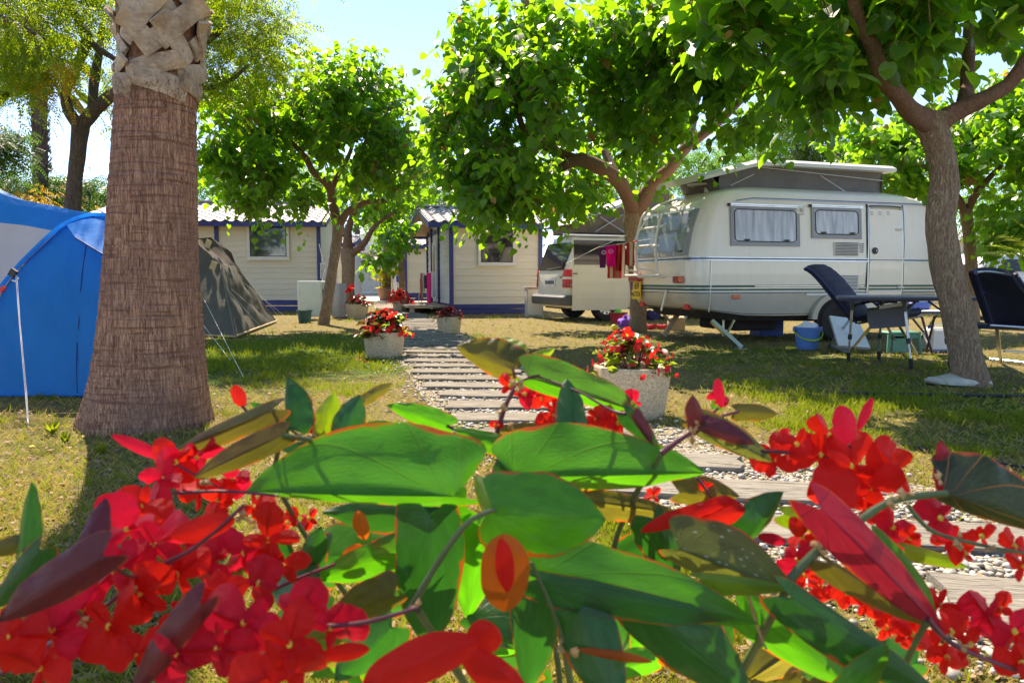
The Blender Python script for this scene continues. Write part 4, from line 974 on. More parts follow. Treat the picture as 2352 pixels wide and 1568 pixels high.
def cabin(label, x, y, rz, L, D, zs, ze, rise, boards, posts, wins, over=(.35, .35), roofx=None, gable_white=True, tiles=True, group='timber cabins with blue trim', eo=.30, sk_posts=True):
    """L front length, D depth, zs top of the skirting, ze eaves height, rise of the ridge above the eaves"""
    t = thing('timber_cabin', label, 'cabin', (x, y, 0), rz, group)
    bh = (ze-zs)/boards
    mb = MB(); mb.box((L/2, D/2, (zs+ze)/2), (L-.06, D-.06, ze-zs-.004)); 
    # gables
    for gx_ in (.03, L-.03-.04): mb.prism([(.03, ze), (D-.03, ze), (D/2, ze+rise*(D/2-.03)/(D/2+eo))], .04, 0, gx_)
    mb.build('wall', M('siding_white'), t)
    def board(x0, x1, z, h, yy, ny=-1):
        q = MB(); d1, d2 = .022, .006
        v = [(x0, yy, z), (x1, yy, z), (x1, yy-d1, z), (x0, yy-d1, z), (x0, yy, z+h), (x1, yy, z+h), (x1, yy-d2, z+h), (x0, yy-d2, z+h)]
        q.add(v, [(0, 1, 2, 3), (4, 7, 6, 5), (3, 2, 6, 7), (0, 4, 5, 1), (0, 3, 7, 4), (1, 5, 6, 2)])
        return q
    segs = sorted([0]+list(posts)+[L]); base = {}
    for a, c_ in zip(segs, segs[1:]):
        for i in range(boards):
            q = board(a+.05, c_-.05, 0, bh-.004, .03) if False else None
            key = round(c_-a, 3)
            if key not in base: base[key] = board(.04, c_-a-.04, 0, bh-.005, .03).mesh('board', M('siding_cream'))
            o = link('board', base[key], t, None, (a, 0, zs+i*bh))
    # side boards on the left gable (local x = 0, facing -x)
    q = MB(); v = [(.03, .04, 0), (.03, D-.04, 0), (.008, D-.04, 0), (.008, .04, 0), (.03, .04, bh-.005), (.03, D-.04, bh-.005), (.024, D-.04, bh-.005), (.024, .04, bh-.005)]
    q.add(v, [(0, 1, 2, 3), (4, 7, 6, 5), (3, 2, 6, 7), (0, 4, 5, 1), (0, 3, 7, 4), (1, 5, 6, 2)]); sm = q.mesh('board', M('siding_white'))
    for i in range(boards): link('board', sm, t, None, (0, 0, zs+i*bh))
    # skirting: two blue planks
    for i in range(2):
        q = MB(); h = zs/2; q.box((L/2, .012, h*i+h/2+.004*i), (L, .04, h-.012), bev=.004); q.build('skirting_board', M('trim_blue'), t)
        q = MB(); q.box((.012, D/2, h*i+h/2), (.04, D-.08, h-.012)); q.build('skirting_board', M('trim_blue'), t)
    for p_ in segs:
        q = MB(); q.box((min(max(p_, .0), L), -.004, (ze+zs)/2+.0), (.11, .07, ze-zs-.01), bev=.005); q.build('post', M('trim_blue'), t)
    q = MB(); q.box((-.006, D-.05, (ze+zs)/2), (.06, .11, ze-zs)); q.build('post', M('trim_blue'), t)
    # roof: two slopes, overhanging
    xa, xb = roofx or (-over[0], L+over[1])
    sl = rise/(D/2+eo)
    def rz_(yy): return ze+.10+(yy+eo)*sl if yy <= D/2 else ze+.10+(D+eo-yy)*sl
    for sg in (0, 1):
        y0, y1 = (-eo, D/2) if sg == 0 else (D+eo, D/2)
        q = MB(); z0, z1 = ze+.02, ze+.02+rise
        q.add([(xa, y0, z0), (xb, y0, z0), (xb, y1, z1), (xa, y1, z1), (xa, y0, z0-.03), (xb, y0, z0-.03), (xb, y1, z1-.03), (xa, y1, z1-.03)], [(0, 1, 2, 3), (7, 6, 5, 4), (0, 4, 5, 1), (1, 5, 6, 2), (0, 3, 7, 4)])
        q.build('roof' , M('soffit'), t)
    # fascia along the eaves and barge boards on the gables
    q = MB(); q.box(((xa+xb)/2, -eo-.015, ze-.015), (xb-xa, .03, .15), bev=.004); q.build('fascia', M('trim_blue'), t)
    q = MB(); q.box(((xa+xb)/2, D+eo+.015, ze-.015), (xb-xa, .03, .15)); q.build('fascia', M('trim_blue'), t)
    for xe in (xa, xb):
        for sg in (0, 1):
            q = MB(); y0, y1 = (-eo, D/2) if sg == 0 else (D+eo, D/2)
            q.add([(xe-.014, y0, ze-.10), (xe+.014, y0, ze-.10), (xe+.014, y0, ze+.06), (xe-.014, y0, ze+.06), (xe-.014, y1, ze-.10+rise), (xe+.014, y1, ze-.10+rise), (xe+.014, y1, ze+.06+rise), (xe-.014, y1, ze+.06+rise)], [(0, 1, 2, 3), (4, 7, 6, 5), (0, 4, 5, 1), (1, 5, 6, 2), (2, 6, 7, 3), (3, 7, 4, 0)])
            q.build('barge_board', M('trim_blue'), t)
    q = MB(); q.prism([(-.02, ze-.07), (D+.02, ze-.07), (D+.02, ze+.05), (-.02, ze+.05)], .03, 0, -.012); q.build('gable_beam', M('trim_blue'), t)
    # tiles on the front slope are objects; the back slope is one sheet of them
    if tiles:
        tw, tl = .30, .34; tm = tile_mesh(tw, tl); ang = math.atan2(rise, D/2+eo); slen = math.hypot(rise, D/2+eo); nr = int(slen/tl+.99); ncol = int((xb-xa)/tw)
        for j in range(nr):
            for i in range(ncol):
                dd = j*tl; o = link('tile', tm, t); o.rotation_euler = (ang, 0, 0)
                o.location = (xa+.02+i*tw, -eo+dd*math.cos(ang)-.02, ze+.045+dd*math.sin(ang))
        q = MB()
        for j in range(nr):
            dd = j*tl; c0 = Vector((0, D+eo-dd*math.cos(ang), ze+.045+dd*math.sin(ang)))
            q.box(((xa+xb)/2, c0.y-tl/2*math.cos(ang), c0.z+tl/2*math.sin(ang)+.01), (xb-xa, tl, .03), Matrix.Rotation(-ang-.05, 3, 'X'))
        tag(q.build('tile', M('roof_tile'), t), kind='stuff')
    q = MB(); q.tube([(xa, D/2, ze+.07+rise), (xb, D/2, ze+.07+rise)], .075, 8); q.build('ridge_cap', M('roof_tile'), t, True)
    for w in wins: window(t, *w)
    return t
CA = .13
# left cabin
frL = Fr(P(735, 690, 21.7).x, 21.7, .10)
def sx(fr, u): return fr.s(u)
xl = frL.s(300); LL = -xl
o3 = frL.o+frL.d*xl
base_z = .36
def rel(fr, x0, u): return fr.s(u)-x0
cabL = cabin('long cream timber cabin with blue corner posts and a reflecting square window', o3.x, o3.y, .10, LL, 4.2, .34, 2.52, .72, 14,
      [rel(frL, xl, 503)], [(rel(frL, xl, 572), rel(frL, xl, 669), frL.sz(600, 596)[1], frL.sz(600, 503)[1], -.03, 'glass_mirror', .085)], over=(.3, .25))
# its porch roof at the left of the palm: a small gable facing the camera
t = thing('porch_roof', 'low tiled porch roof seen between dark trunk and big palm', 'roof', (*P(225, 500, 17.5).xy, 0))
w0 = P(183, 490, 17.5); w1 = P(330, 490, 17.5)
q = MB(); zb = P(200, 500, 17.5).z; zt_ = P(320, 468, 17.5).z
tm = tile_mesh(.30, .34); ang = .28
for j in range(5):
    for i in range(6):
        o = link('tile', tm, t); o.rotation_euler = (ang, 0, 0); o.location = (w0.x-t.location.x+i*.30, j*.33, zb+j*.095)
q.box(((w0.x+w1.x)/2-t.location.x, 0, zb-.08), (w1.x-w0.x, .05, .14)); q.build('fascia', M('trim_blue'), t)
for xx in (w0.x+.1, w1.x-.1):
    q = MB(); q.box((xx-t.location.x, .1, zb/2-.1), (.1, .1, zb-.1)); q.build('post', M('trim_blue'), t)
q = MB(); q.box(((w0.x+w1.x)/2-t.location.x, .95, zb+.18), (w1.x-w0.x, 2.0, .03), Matrix.Rotation(ang, 3, 'X')); q.build('roof', M('soffit'), t)
# right cabin
xR, yR = P(1037, 700, 19.8).x, 19.8; aR = .24
frR = Fr(xR, yR, aR)
zsk = frR.sz(1150, 698)[1]; zev = frR.sz(1150, 519)[1]
cabR = cabin('cream timber cabin with white gable end, blue corner post and dark window', xR, yR, aR, frR.s(1241), 5.0, zsk, zev, .62, 11,
      [], [(frR.s(1098), frR.s(1183), frR.sz(1140, 609)[1], frR.sz(1140, 518)[1], -.03, 'glass_dark', .075)], over=(.62, .35))
uc = thing('utility_cabinet', 'beige utility cabinet between the right cabin and the camper van', 'cabinet', (P(1226, 700, 18.2).x, 18.2, 0), .1)
q = MB(); q.box((.03, .2, .36), (.42, .35, .72), bev=.01); q.build('cabinet_body', M('concrete_pale'), uc)
q = MB(); q.box((.03, .015, .37), (.36, .02, .62), bev=.005); q.build('door', M('frame_cream'), uc)
q = MB(); q.box((.03, .2, .74), (.46, .40, .03), bev=.005); q.build('cap', M('body_grey'), uc)
# door and its narrow glass on the gable side, post in the middle, terrace board
q = MB(); q.box((-.01, 3.15, (zsk+2.05)/2+.05), (.05, .85, 2.0-zsk), bev=.01); d_ = q.build('door', M('frame_cream'), cabR)
q = MB(); q.box((-.04, 3.15, 1.55), (.02, .30, .85)); q.build('pane', M('glass_dark'), d_)
for yy_ in (2.25, 3.8):
    q = MB(); q.box((-.015, yy_, (zsk+zev)/2), (.06, .08, zev-zsk+.3)); q.build('post', M('trim_blue'), cabR)
q = MB(); q.box((-.6, 2.6, .20), (1.1, 4.6, .05)); q.build('deck_board', M('soffit'), cabR)
for yy_ in (.5, 4.6):
    q = MB(); q.box((-1.0, yy_, .09), (.12, .12, .18)); q.build('deck_foot', M('concrete_pale'), cabR)
# rear cabin behind it, and one more on the far side of the path
frB = Fr(P(932, 650, 28.5).x, 28.5, .12)
cabin('rear cream cabin partly hidden by the slim tree and clothes rack', frB.o.x, 28.5, .12, 4.0, 4.0, .42, 2.18, .5, 12, [], [], over=(.25, .3), tiles=True)
frC = Fr(P(736, 650, 27).x, 27, .10)
cabin('cabin behind the leaning tree with a sliver of tiled roof', frC.o.x-.2, 27, .10, 1.35, 3.5, .34, 2.2, .3, 12, [], [], over=(.1, .1), tiles=True, eo=.15)

# far white building with glass doors
frW = Fr(P(700, 650, 44).x, 44, .02); bw = thing('white_building', 'low white building with sliding glass doors at the end of the path', 'building', (frW.o.x, 44, 0), .02)
Lw = frW.s(1010); zg = .12
q = MB(); q.box((Lw/2, 3.1, 1.8), (Lw, 6, 3.6)); q.build('wall', M('far_building'), bw)
q = MB(); q.box((Lw/2, -.9, frW.sz(850, 582)[1]+.1), (Lw+.6, 1.9, .25)); q.build('canopy', M('white_plastic'), bw)
q = MB(); q.box((Lw/2, -.6, .06), (Lw, 3.0, .12)); q.build('step', M('concrete_pale'), bw)
for (u0, u1, mt, nm) in ((811, 823, 'glass_grey', 'door'), (824, 873, 'far_building', 'door'), (876, 903, 'glass_dark', 'opening'), (905, 917, 'glass_blue', 'window')):
    x0, x1 = frW.s(u0), frW.s(u1); q = MB(); zt_ = frW.sz(850, 594)[1]
    for c_, d_ in (((x0+.04, -.02, (zg+zt_)/2), (.08, .12, zt_-zg)), ((x1-.04, -.02, (zg+zt_)/2), (.08, .12, zt_-zg)), (((x0+x1)/2, -.02, zt_-.05), (x1-x0-.16, .12, .1)), (((x0+x1)/2, -.02, zg+.05), (x1-x0-.16, .12, .1))): q.box(c_, d_)
    f_ = q.build(nm, M('white_metal'), bw)
    q = MB(); zz = frW.sz(850, 612)[1]
    if nm == 'door':
        q.box(((x0+x1)/2, .02, (zg+zz)/2+.05), (x1-x0-.15, .03, zz-zg-.1)); q.build('frosted_panel', M('window_grey') if mt == 'glass_grey' else M('clear_bag'), f_)
        q = MB(); q.box(((x0+x1)/2, .03, (zz+zt_)/2-.02), (x1-x0-.15, .03, zt_-zz-.12)); q.build('pane', M('glass_dark'), f_)
    else:
        q.box(((x0+x1)/2, .03, (zg+zt_)/2), (x1-x0-.15, .03, zt_-zg-.15)); q.build('pane', M(mt), f_)
q = MB()                                                  # etched leaf motif on the frosted panel
rng = random.Random(2)
for i in range(26):
    u = rng.uniform(829, 869); v_ = rng.uniform(619, 643); s, z = frW.sz(u, v_); r = rng.uniform(.03, .085); a0 = rng.uniform(0, 6)
    q.tube([(s+r*math.cos(a0+k*.8), -.005, z+r*math.sin(a0+k*.8)) for k in range(5)], .010, 4)
q.build('etched_motif', M('letter_grey'), bw)
# pale concrete paving at the end
q = MB(); c0 = P(880, 690, 30); q.box((c0.x-1.0, 37, .012), (7, 11, .024)); tag(q.build('pavement', M('concrete_pale')), 'pale paving before the far white building', kind='structure')
# white building glimpsed at far right between leaves
t = thing('white_building', 'small grey roofed hut glimpsed behind the leaves at right', 'building', (*P(2290, 640, 30).xy, 0))
q = MB(); q.box((1.2, 1.5, 1.3), (4.2, 3, 2.6)); q.build('wall', M('far_building'), t)
q = MB(); q.prism([(-1.3, 2.55), (3.7, 2.55), (1.2, 3.4)], 3.5, 1, -.25); q.build('roof', M('body_grey'), t)
q = MB(); q.box((.6, -.02, 1.6), (.9, .05, .8)); q.build('window', M('glass_blue'), t)

# ================================================================== lofted vehicle bodies
def ring(x0, x1, y0, y1, r, n=6, flat=4):
    pts = []
    for cx, cy, a0 in ((x1-r, y0+r, -90), (x1-r, y1-r, 0), (x0+r, y1-r, 90), (x0+r, y0+r, 180)):
        for k in range(n+1): a = R(a0+90*k/n); pts.append((cx+r*math.cos(a), cy+r*math.sin(a)))
    out = []
    for i, p in enumerate(pts):
        out.append(p); q = pts[(i+1) % len(pts)]
        if i % (n+1) == n:
            for k in range(1, flat): out.append((p[0]+(q[0]-p[0])*k/flat, p[1]+(q[1]-p[1])*k/flat))
    return out
def loft(mb, levels, n=6, flat=6, zf=None):
    rs = []
    for (z, x0, x1, y0, y1, r) in levels:
        rg = ring(x0, x1, y0, y1, r, n, flat); rs.append([(x, y, z if zf is None else zf(x, y, z)) for x, y in rg])
    m = min(len(r_) for r_ in rs); assert all(len(r_) == m for r_ in rs), [len(r_) for r_ in rs]
    vs = [p for r_ in rs for p in r_]
    fs = [(i*m+k, i*m+(k+1) % m, (i+1)*m+(k+1) % m, (i+1)*m+k) for i in range(len(rs)-1) for k in range(m)]
    fs += [tuple(range(m-1, -1, -1)), tuple((len(rs)-1)*m+k for k in range(m))]
    return mb.add(vs, fs)
def wheel(root, x, y, r=.32, w=.20, face=-1, rim='aluminium', spokes=7):
    wh = MB(); prof = [(r*.62, -w/2), (r*.90, -w/2), (r*.98, -w/2+.03), (r, -w/4), (r, w/4), (r*.98, w/2-.03), (r*.90, w/2), (r*.62, w/2)]
    M_ = Matrix.Rotation(math.pi/2, 3, 'X')
    def lay(m): m.v = [tuple(M_ @ Vector(p)+Vector((x, y, r))) for p in m.v]; return m
    wh.lathe(prof, 28, caps=False); W_ = lay(wh).build('wheel', M('rubber'), root, True)
    rm = MB(); rm.lathe([(.02, w*.30), (r*.2, w*.33), (r*.5, w*.22), (r*.58, w*.26), (r*.66, w*.44), (r*.68, w*.44), (r*.64, .0), (.02, .0)], 28); lay(rm).build('rim', M(rim), W_, True)
    hl = MB()
    for k in range(spokes):
        a = 2*math.pi*k/spokes; hl.box((r*.46*math.cos(a), r*.46*math.sin(a), w*.262), (r*.10, r*.12, .012), Matrix.Rotation(a, 3, 'Z'))
    lay(hl).build('rim_hole', M('black_plastic'), W_)
    return W_

# ---- camper van
vx, vy, va = P(1302, 700, 16.2).x, 16.2, R(20)
van = thing('camper_van', 'white camper van with raised pop-up roof and open sliding door behind the tree', 'van', (vx, vy, 0), va)
frV = Fr(vx, vy, va); frVr = Fr(vx, vy, va+math.pi/2)
q = MB()
VL, VW = 4.85, 1.88
loft(q, [(.30, .10, VL-.25, .06, VW-.06, .16), (.42, .02, VL-.08, .02, VW-.02, .18), (.75, .0, VL, .0, VW, .20), (1.05, .01, VL-.12, .0, VW, .20), (1.18, .04, VL-.55, .02, VW-.02, .20), (1.45, .14, VL-1.0, .05, VW-.05, .20), (1.72, .25, VL-1.35, .10, VW-.10, .20), (1.88, .33, VL-1.5, .15, VW-.15, .20), (1.945, .50, VL-1.7, .30, VW-.30, .22), (1.96, .9, VL-2.2, .6, VW-.6, .25)])
q.build('body', M('van_white'), van, True, angle=R(50))
q = MB(); loft(q, [(.36, -.10, .55, -.03, VW+.03, .16), (.40, -.13, .55, -.04, VW+.04, .18), (.54, -.13, .55, -.04, VW+.04, .18), (.585, -.08, .55, -.02, VW+.02, .16)], flat=2); q.build('bumper', M('bumper_grey'), van, True)
# rear window leaning
def rear_pt(y, z, off=.02):
    xs = [(.75, .0), (1.05, .01), (1.18, .04), (1.45, .14), (1.72, .25), (1.88, .33)]
    for (z0, x0), (z1, x1) in zip(xs, xs[1:]):
        if z <= z1: return Vector((x0+(x1-x0)*(z-z0)/(z1-z0)-off, y, z))
    return Vector((.33-off, y, z))
q = MB(); q.sheet(lambda u, v_: rear_pt(.22+u*(VW-.44), 1.14+v_*.62, .012), 8, 6, .02); q.build('rear_window', M('glass_dark'), van, True)
q = MB(); q.tube([rear_pt(.35, 1.20, .04), rear_pt(.8, 1.17, .05), rear_pt(1.1, 1.16, .05)], .012, 5); q.tube([rear_pt(.30, 1.14, .05), rear_pt(.34, 1.45, .05)], .010, 5); q.build('wiper', M('black_plastic'), van)
q = MB(); q.sheet(lambda u, v_: rear_pt(.62+u*.62, .78+v_*.17, .012), 2, 2, .012); pl = q.build('number_plate', M('white_plastic'), van)
q = MB()
for i in range(7): q.box(rear_pt(1.17-i*.075, .865, .022), (.006, .045, .08))
q.build('plate_lettering', M('letter_black'), pl)
q = MB(); q.box(rear_pt(.25, .98, .02), (.05, .10, .03)); q.build('tailgate_handle', M('black_plastic'), van)
for yy in (.0, 1):                                        # wrap-round tail lights
    y0 = .0 if yy == 0 else VW
    sg = 1 if yy == 0 else -1
    def lamp(z0, z1, nm, mt, par):
        q = MB()
        def fn(u, v_):
            z = z0+(z1-z0)*v_; t = u; r = .20
            if t < .5: p = (.03+.17*(1-t*2)+.02, 0-.012)
            else: p = (.02, .14*(t*2-1))
            a = R(-90-90*u); X = .20+.215*math.cos(a); Y = .20+.215*math.sin(a)
            if u < .12: X += .05*(1-u/.12)*1
            return Vector((X+max(0, z-1.05)*.3, y0+sg*Y, z))
        q.sheet(fn, 8, 3, .015); return q.build(nm, M(mt), par, True)
    h = lamp(.75, 1.15, 'tail_light', 'red_plastic', van); lamp(.94, .99, 'reverse_lens', 'white_plastic', h).location = (-.006, -.006*sg, 0)
    lamp(.78, .84, 'fog_lens', 'dark_red_plastic', h).location = (-.006, -.006*sg, 0)
# side window glass and sliding door slid back, standing proud of the side
s0, s1 = frV.s(1311), frV.s(1437)
if True:
    d0 = .05; zt_ = frV.sz(1330, 547)[1]; zb = frV.sz(1330, 712)[1]; zw0 = frV.sz(1330, 608)[1]; zw1 = frV.sz(1330, 552)[1]
    L_ = s1-s0
    q = MB()
    def dfn(u, v_):
        z = zb+(zt_-zb)*v_; yo = -.09+.0*z
        yo += .02*max(0, .55-z)/.3 + .055*max(0, z-1.15)/.7
        return Vector((s0+u*L_, yo, z))
    q.sheet(dfn, 6, 14, .045); dr = q.build('sliding_door', M('van_white'), van, True, angle=R(30))
    q = MB(); q.sheet(lambda u, v_: Vector((s0+.03+u*(L_-.06), dfn(0, (zw0-zb)/(zt_-zb)+v_*(zw1-zw0)/(zt_-zb)).y-.03, zw0+(zw1-zw0)*v_)), 3, 4, .012); q.build('door_window', M('glass_blue'), dr)
    q = MB(); q.box((s0+.04, -.13, 1.06), (.10, .02, .02)); q.build('door_handle', M('black_plastic'), dr)
    q = MB(); q.box(((s0+s1)/2, -.12, .52), (L_-.02, .012, .012)); q.build('crease', M('car_white'), dr)
q = MB(); q.box(((s0+s1)/2, .10, 1.905), (L_+.3, .05, .05), bev=.01); q.build('awning_rail', M('aluminium'), van)
for xx in (.98, 3.95):
    wheel(van, xx, .10, .335, .21, rim='aluminium', spokes=9); wheel(van, xx, VW-.10, .335, .21)
    q = MB(); q.lathe([(.38, -.02), (.40, -.02), (.40, .03), (.38, .03)], 24, caps=False); q.v = [(a+xx, c_-.002, max(.3, b_+.36)) for a, b_, c_ in q.v]; q.build('wheel_arch', M('black_plastic'), van)
# pop-up roof: tray hinged at the rear, canvas below with scissor struts
hz = 1.97
pA, pB = frV.sz(1256, 526), frV.sz(1470, 452)
x0, x1 = .25, 2.75; zr0, zr1 = 2.12, 2.95
zr1 = zr0+(frV.sz(1450, 460)[1]-zr0)*1.0
zr0 = 2.15; slope = .34
q = MB()
for yy0, yy1, th in ((.12, VW-.12, .07),):
    q.add([(x0-.1, yy0, zr0), (x1, yy0, zr0+slope*(x1-x0)), (x1, yy1, zr0+slope*(x1-x0)), (x0-.1, yy1, zr0), (x0-.05, yy0+.03, zr0+th), (x1-.05, yy0+.03, zr0+slope*(x1-x0)+th), (x1-.05, yy1-.03, zr0+slope*(x1-x0)+th), (x0-.05, yy1-.03, zr0+th)], [(3, 2, 1, 0), (4, 5, 6, 7), (0, 1, 5, 4), (1, 2, 6, 5), (2, 3, 7, 6), (3, 0, 4, 7)])
q.build('roof_tray', M('white_plastic'), van)
q = MB()
def can(u, v_):
    x = x0+.12+u*(x1-x0-.2); zt2 = zr0+slope*(x-x0)+.005; z = hz+(zt2-hz)*v_; bulge = -.05*math.sin(math.pi*v_)*math.sin(math.pi*u)+.03*noise.noise(Vector((u*5, v_*5, 1)))
    return Vector((x, .30-.10*v_+bulge, z))
q.sheet(can, 24, 8, .006); q.sheet(lambda u, v_: can(u, v_)*1+Vector((0, VW-.6+.2*v_, 0)), 24, 8, .006)
q.sheet(lambda u, v_: Vector((x1-.1, .25+u*(VW-.5), hz+(zr0+slope*(x1-.1-x0)-hz)*v_)), 8, 6, .006)
q.sheet(lambda u, v_: Vector((x0+.12, .25+u*(VW-.5), hz+(zr0+.04-hz)*v_)), 8, 2, .006)
cv = q.build('roof_canvas', M('canvas_taupe'), van, True)
for (a, c_) in (((.75, 1.99), (1.55, 2.46)), ((.85, 2.32), (1.45, 2.0)), ((1.55, 2.46), (1.40, 2.60)), ((1.45, 2.0), (1.52, 1.97))):
    q = MB(); q.tube([(a[0], .14, a[1]), (c_[0], .14, c_[1])], .016, 6); q.build('strut', M('aluminium'), van)
q = MB(); q.prism([(1.75, 2.28), (2.35, 2.28), (2.30, 2.55), (2.05, 2.58), (1.85, 2.45)], .01, 1, .155); q.build('mesh_window', M('canvas_grey'), van)
# underside
q = MB(); q.box((2.2, VW/2, .34), (4.0, 1.5, .16)); q.build('underbody', M('undercarriage'), van)

# ---- caravan
cx_, cy_, ca_ = 2.53, 10.4, R(17.6)
car = thing('caravan', 'cream and grey touring caravan with pop-up roof, bike rack and green stripes', 'caravan', (cx_, cy_, 0), ca_)
frK = Fr(cx_, cy_, ca_); frKr = Fr(cx_, cy_, ca_+math.pi/2)
CL, CW, CR = 4.55, 2.0, .26
def cx_rear(z):
    tb = [(.40, .16), (.55, .05), (.80, .0), (1.20, .0), (1.35, .02), (1.62, .065), (1.85, .13), (2.0, .19), (2.12, .31), (2.21, .52), (2.28, .85)]
    for (z0, a), (z1, c_) in zip(tb, tb[1:]):
        if z <= z1: return a+(c_-a)*max(0, (z-z0))/(z1-z0)
    return tb[-1][1]
def c_side(z):
    tb = [(.40, .04), (.70, .01), (1.20, .0), (1.60, .025), (2.0, .06), (2.12, .09), (2.19, .14), (2.25, .24), (2.29, .40), (2.31, .6)]
    for (z0, a), (z1, c_) in zip(tb, tb[1:]):
        if z <= z1: return a+(c_-a)*max(0, (z-z0))/(z1-z0)
    return tb[-1][1]
def zlow(x, y, z):
    if z > .62: return z
    k = max(0, 1-max(0, x)/1.15); return z+.10*k*k*(3-2*k)*(1-(z-.40)/.22 if z > .4 else 1)
# lower body is grey, upper body white, split at the belt
zb_ = .735
lv = lambda z, r: (z, cx_rear(z), CL-max(.0, cx_rear(z)*.8), c_side(z), CW-c_side(z), r)
q = MB(); loft(q, [lv(.40, CR), lv(.48, CR), lv(.60, CR), lv(.70, CR), lv(zb_, CR)], 10, 8, zlow); q.build('lower_body', M('body_grey'), car, True, angle=R(50))
q = MB(); loft(q, [lv(z, CR) for z in (zb_+.003, .8, .95, 1.2, 1.35, 1.5, 1.65, 1.8, 1.9, 2.0, 2.08, 2.14, 2.19, 2.23, 2.26)]+[(2.295, .95, CL-.75, .40, CW-.40, .26), (2.315, 1.2, CL-1.0, .60, CW-.60, .20)], 10, 8); q.build('upper_body', M('caravan_white'), car, True, angle=R(50))
q = MB(); loft(q, [(.30, .35, CL-.3, .15, CW-.15, .3), (.425, .20, CL-.2, .06, CW-.06, .38)], 6, 2, zlow); q.build('underbody', M('undercarriage'), car)
def loop_at(z, off=.006, n=10):
    rg = ring(cx_rear(z)-off, CL-cx_rear(z)*.8+off, c_side(z)-off, CW-c_side(z)+off, CR+off, n, 8); return [(x, y) for x, y in rg]
def band(z0, z1, mt, nm, off=.006, zf=None):
    q = MB(); a = loop_at(z0, off); c_ = loop_at(z1, off); m = len(a)
    vs = [(x, y, zf(x, y, z0) if zf else z0) for x, y in a]+[(x, y, zf(x, y, z1) if zf else z1) for x, y in c_]
    a2 = loop_at(z0, -.02); c2 = loop_at(z1, -.02); vs += [(x, y, zf(x, y, z0) if zf else z0) for x, y in a2]+[(x, y, zf(x, y, z1) if zf else z1) for x, y in c2]
    fs = []
    for k in range(m):
        j = (k+1) % m; fs += [(k, j, m+j, m+k), (2*m+k, 2*m+j, j, k), (m+k, m+j, 3*m+j, 3*m+k)]
    q.add(vs, fs); return q.build(nm, M(mt), car, True, angle=R(30))
band(.735, .745, 'seam_dark', 'belt_stripe', .007); band(.748, .765, 'white_metal', 'belt_stripe', .009); band(.772, .800, 'green_stripe', 'belt_stripe', .006); band(.803, .812, 'aluminium', 'belt_stripe', .009); band(.818, .850, 'green_stripe', 'belt_stripe', .006)
band(1.198, 1.216, 'aluminium', 'trim_rail', .010); band(1.217, 1.236, 'seam_dark', 'trim_rail', .007); band(1.237, 1.25, 'aluminium', 'trim_rail', .010)
def zgut(x, y, z):
    k = min(1, max(0, (x-.1)/1.0)); return z-.13*(1-k*k*(3-2*k))
band(2.085, 2.096, 'aluminium', 'gutter', .014, zgut); band(2.097, 2.107, 'seam_dark', 'gutter', .012, zgut)
band(.405, .42, 'aluminium', 'sill_trim', .008, zlow); band(.42, .43, 'seam_dark', 'sill_trim', .006, zlow)
# side windows; placed from the photograph on the side plane
def side_y(z): return c_side(z)
def side_window(u0, u1, v0, v1, panes_mt='acrylic_curtain', out=.03):
    um = (u0+u1)/2; a0, a1 = frK.s(u0), frK.s(u1); z1 = frK.sz(um, v0)[1]; z0 = frK.sz(um, v1)[1]
    fw = .055
    def bar(xa, xb, za, zb2, nm, mt, par, o, th=.02):
        q = MB(); q.sheet(lambda u, v_: Vector((xa+(xb-xa)*u, side_y(za+(zb2-za)*v_)-o, za+(zb2-za)*v_)), 1, 4, th); return q.build(nm, M(mt), par)
    q = MB()
    for xa, xb, za, zc in ((a0, a1, z0, z0+fw), (a0, a1, z1-fw*.7, z1), (a0, a0+fw, z0+fw, z1-fw*.7), (a1-fw, a1, z0+fw, z1-fw*.7)):
        q.sheet(lambda u, v_: Vector((xa+(xb-xa)*u, side_y(za+(zc-za)*v_)-.010, za+(zc-za)*v_)), 1, 3, .03)
    w = q.build('window', M('window_grey'), car)
    bar(a0+fw, a1-fw, z0+fw, z1-fw*.7, 'pane', panes_mt, w, .014, .02)
    q = MB(); rr0, rr1, rz0, rz1 = a0+fw+.008, a1-fw-.008, z0+fw+.008, z1-fw*.7-.008; c_ = .05
    lp = [(rr0+c_, rz0), (rr1-c_, rz0), (rr1-.015, rz0+.015), (rr1, rz0+c_), (rr1, rz1-c_), (rr1-.015, rz1-.015), (rr1-c_, rz1), (rr0+c_, rz1), (rr0+.015, rz1-.015), (rr0, rz1-c_), (rr0, rz0+c_), (rr0+.015, rz0+.015), (rr0+c_, rz0)]
    q.tube([(x, side_y(z)-.028, z) for x, z in lp], .007, 5); q.build('rim', M('seam_dark'), w)
    for xx in (a0+.22*(a1-a0), a0+.8*(a1-a0)):
        q = MB(); q.box((xx, side_y(z0)-.035, z0+fw+.03), (.09, .02, .022), bev=.006); q.build('latch', M('black_plastic'), w)
    q = MB(); q.box(((a0+a1)/2, side_y(z1)-.02, z1+.025), (a1-a0+.05, .03, .016)); q.box(((a0+a1)/2, side_y(z1)-.02, z1+.003), (a1-a0+.05, .035, .012)); q.build('rail', M('aluminium'), w)
    q = MB(); q.box((a0-.02, side_y(z1)-.02, z1+.014), (.03, .04, .04)); q.build('rail_end', M('black_plastic'), w)
side_window(1675, 1832, 474, 565); side_window(1860, 1973, 476, 548)
def spt(u, v_, off=.0):
    s, z = frK.sz(u, v_); return Vector((s, side_y(z)-off, z))
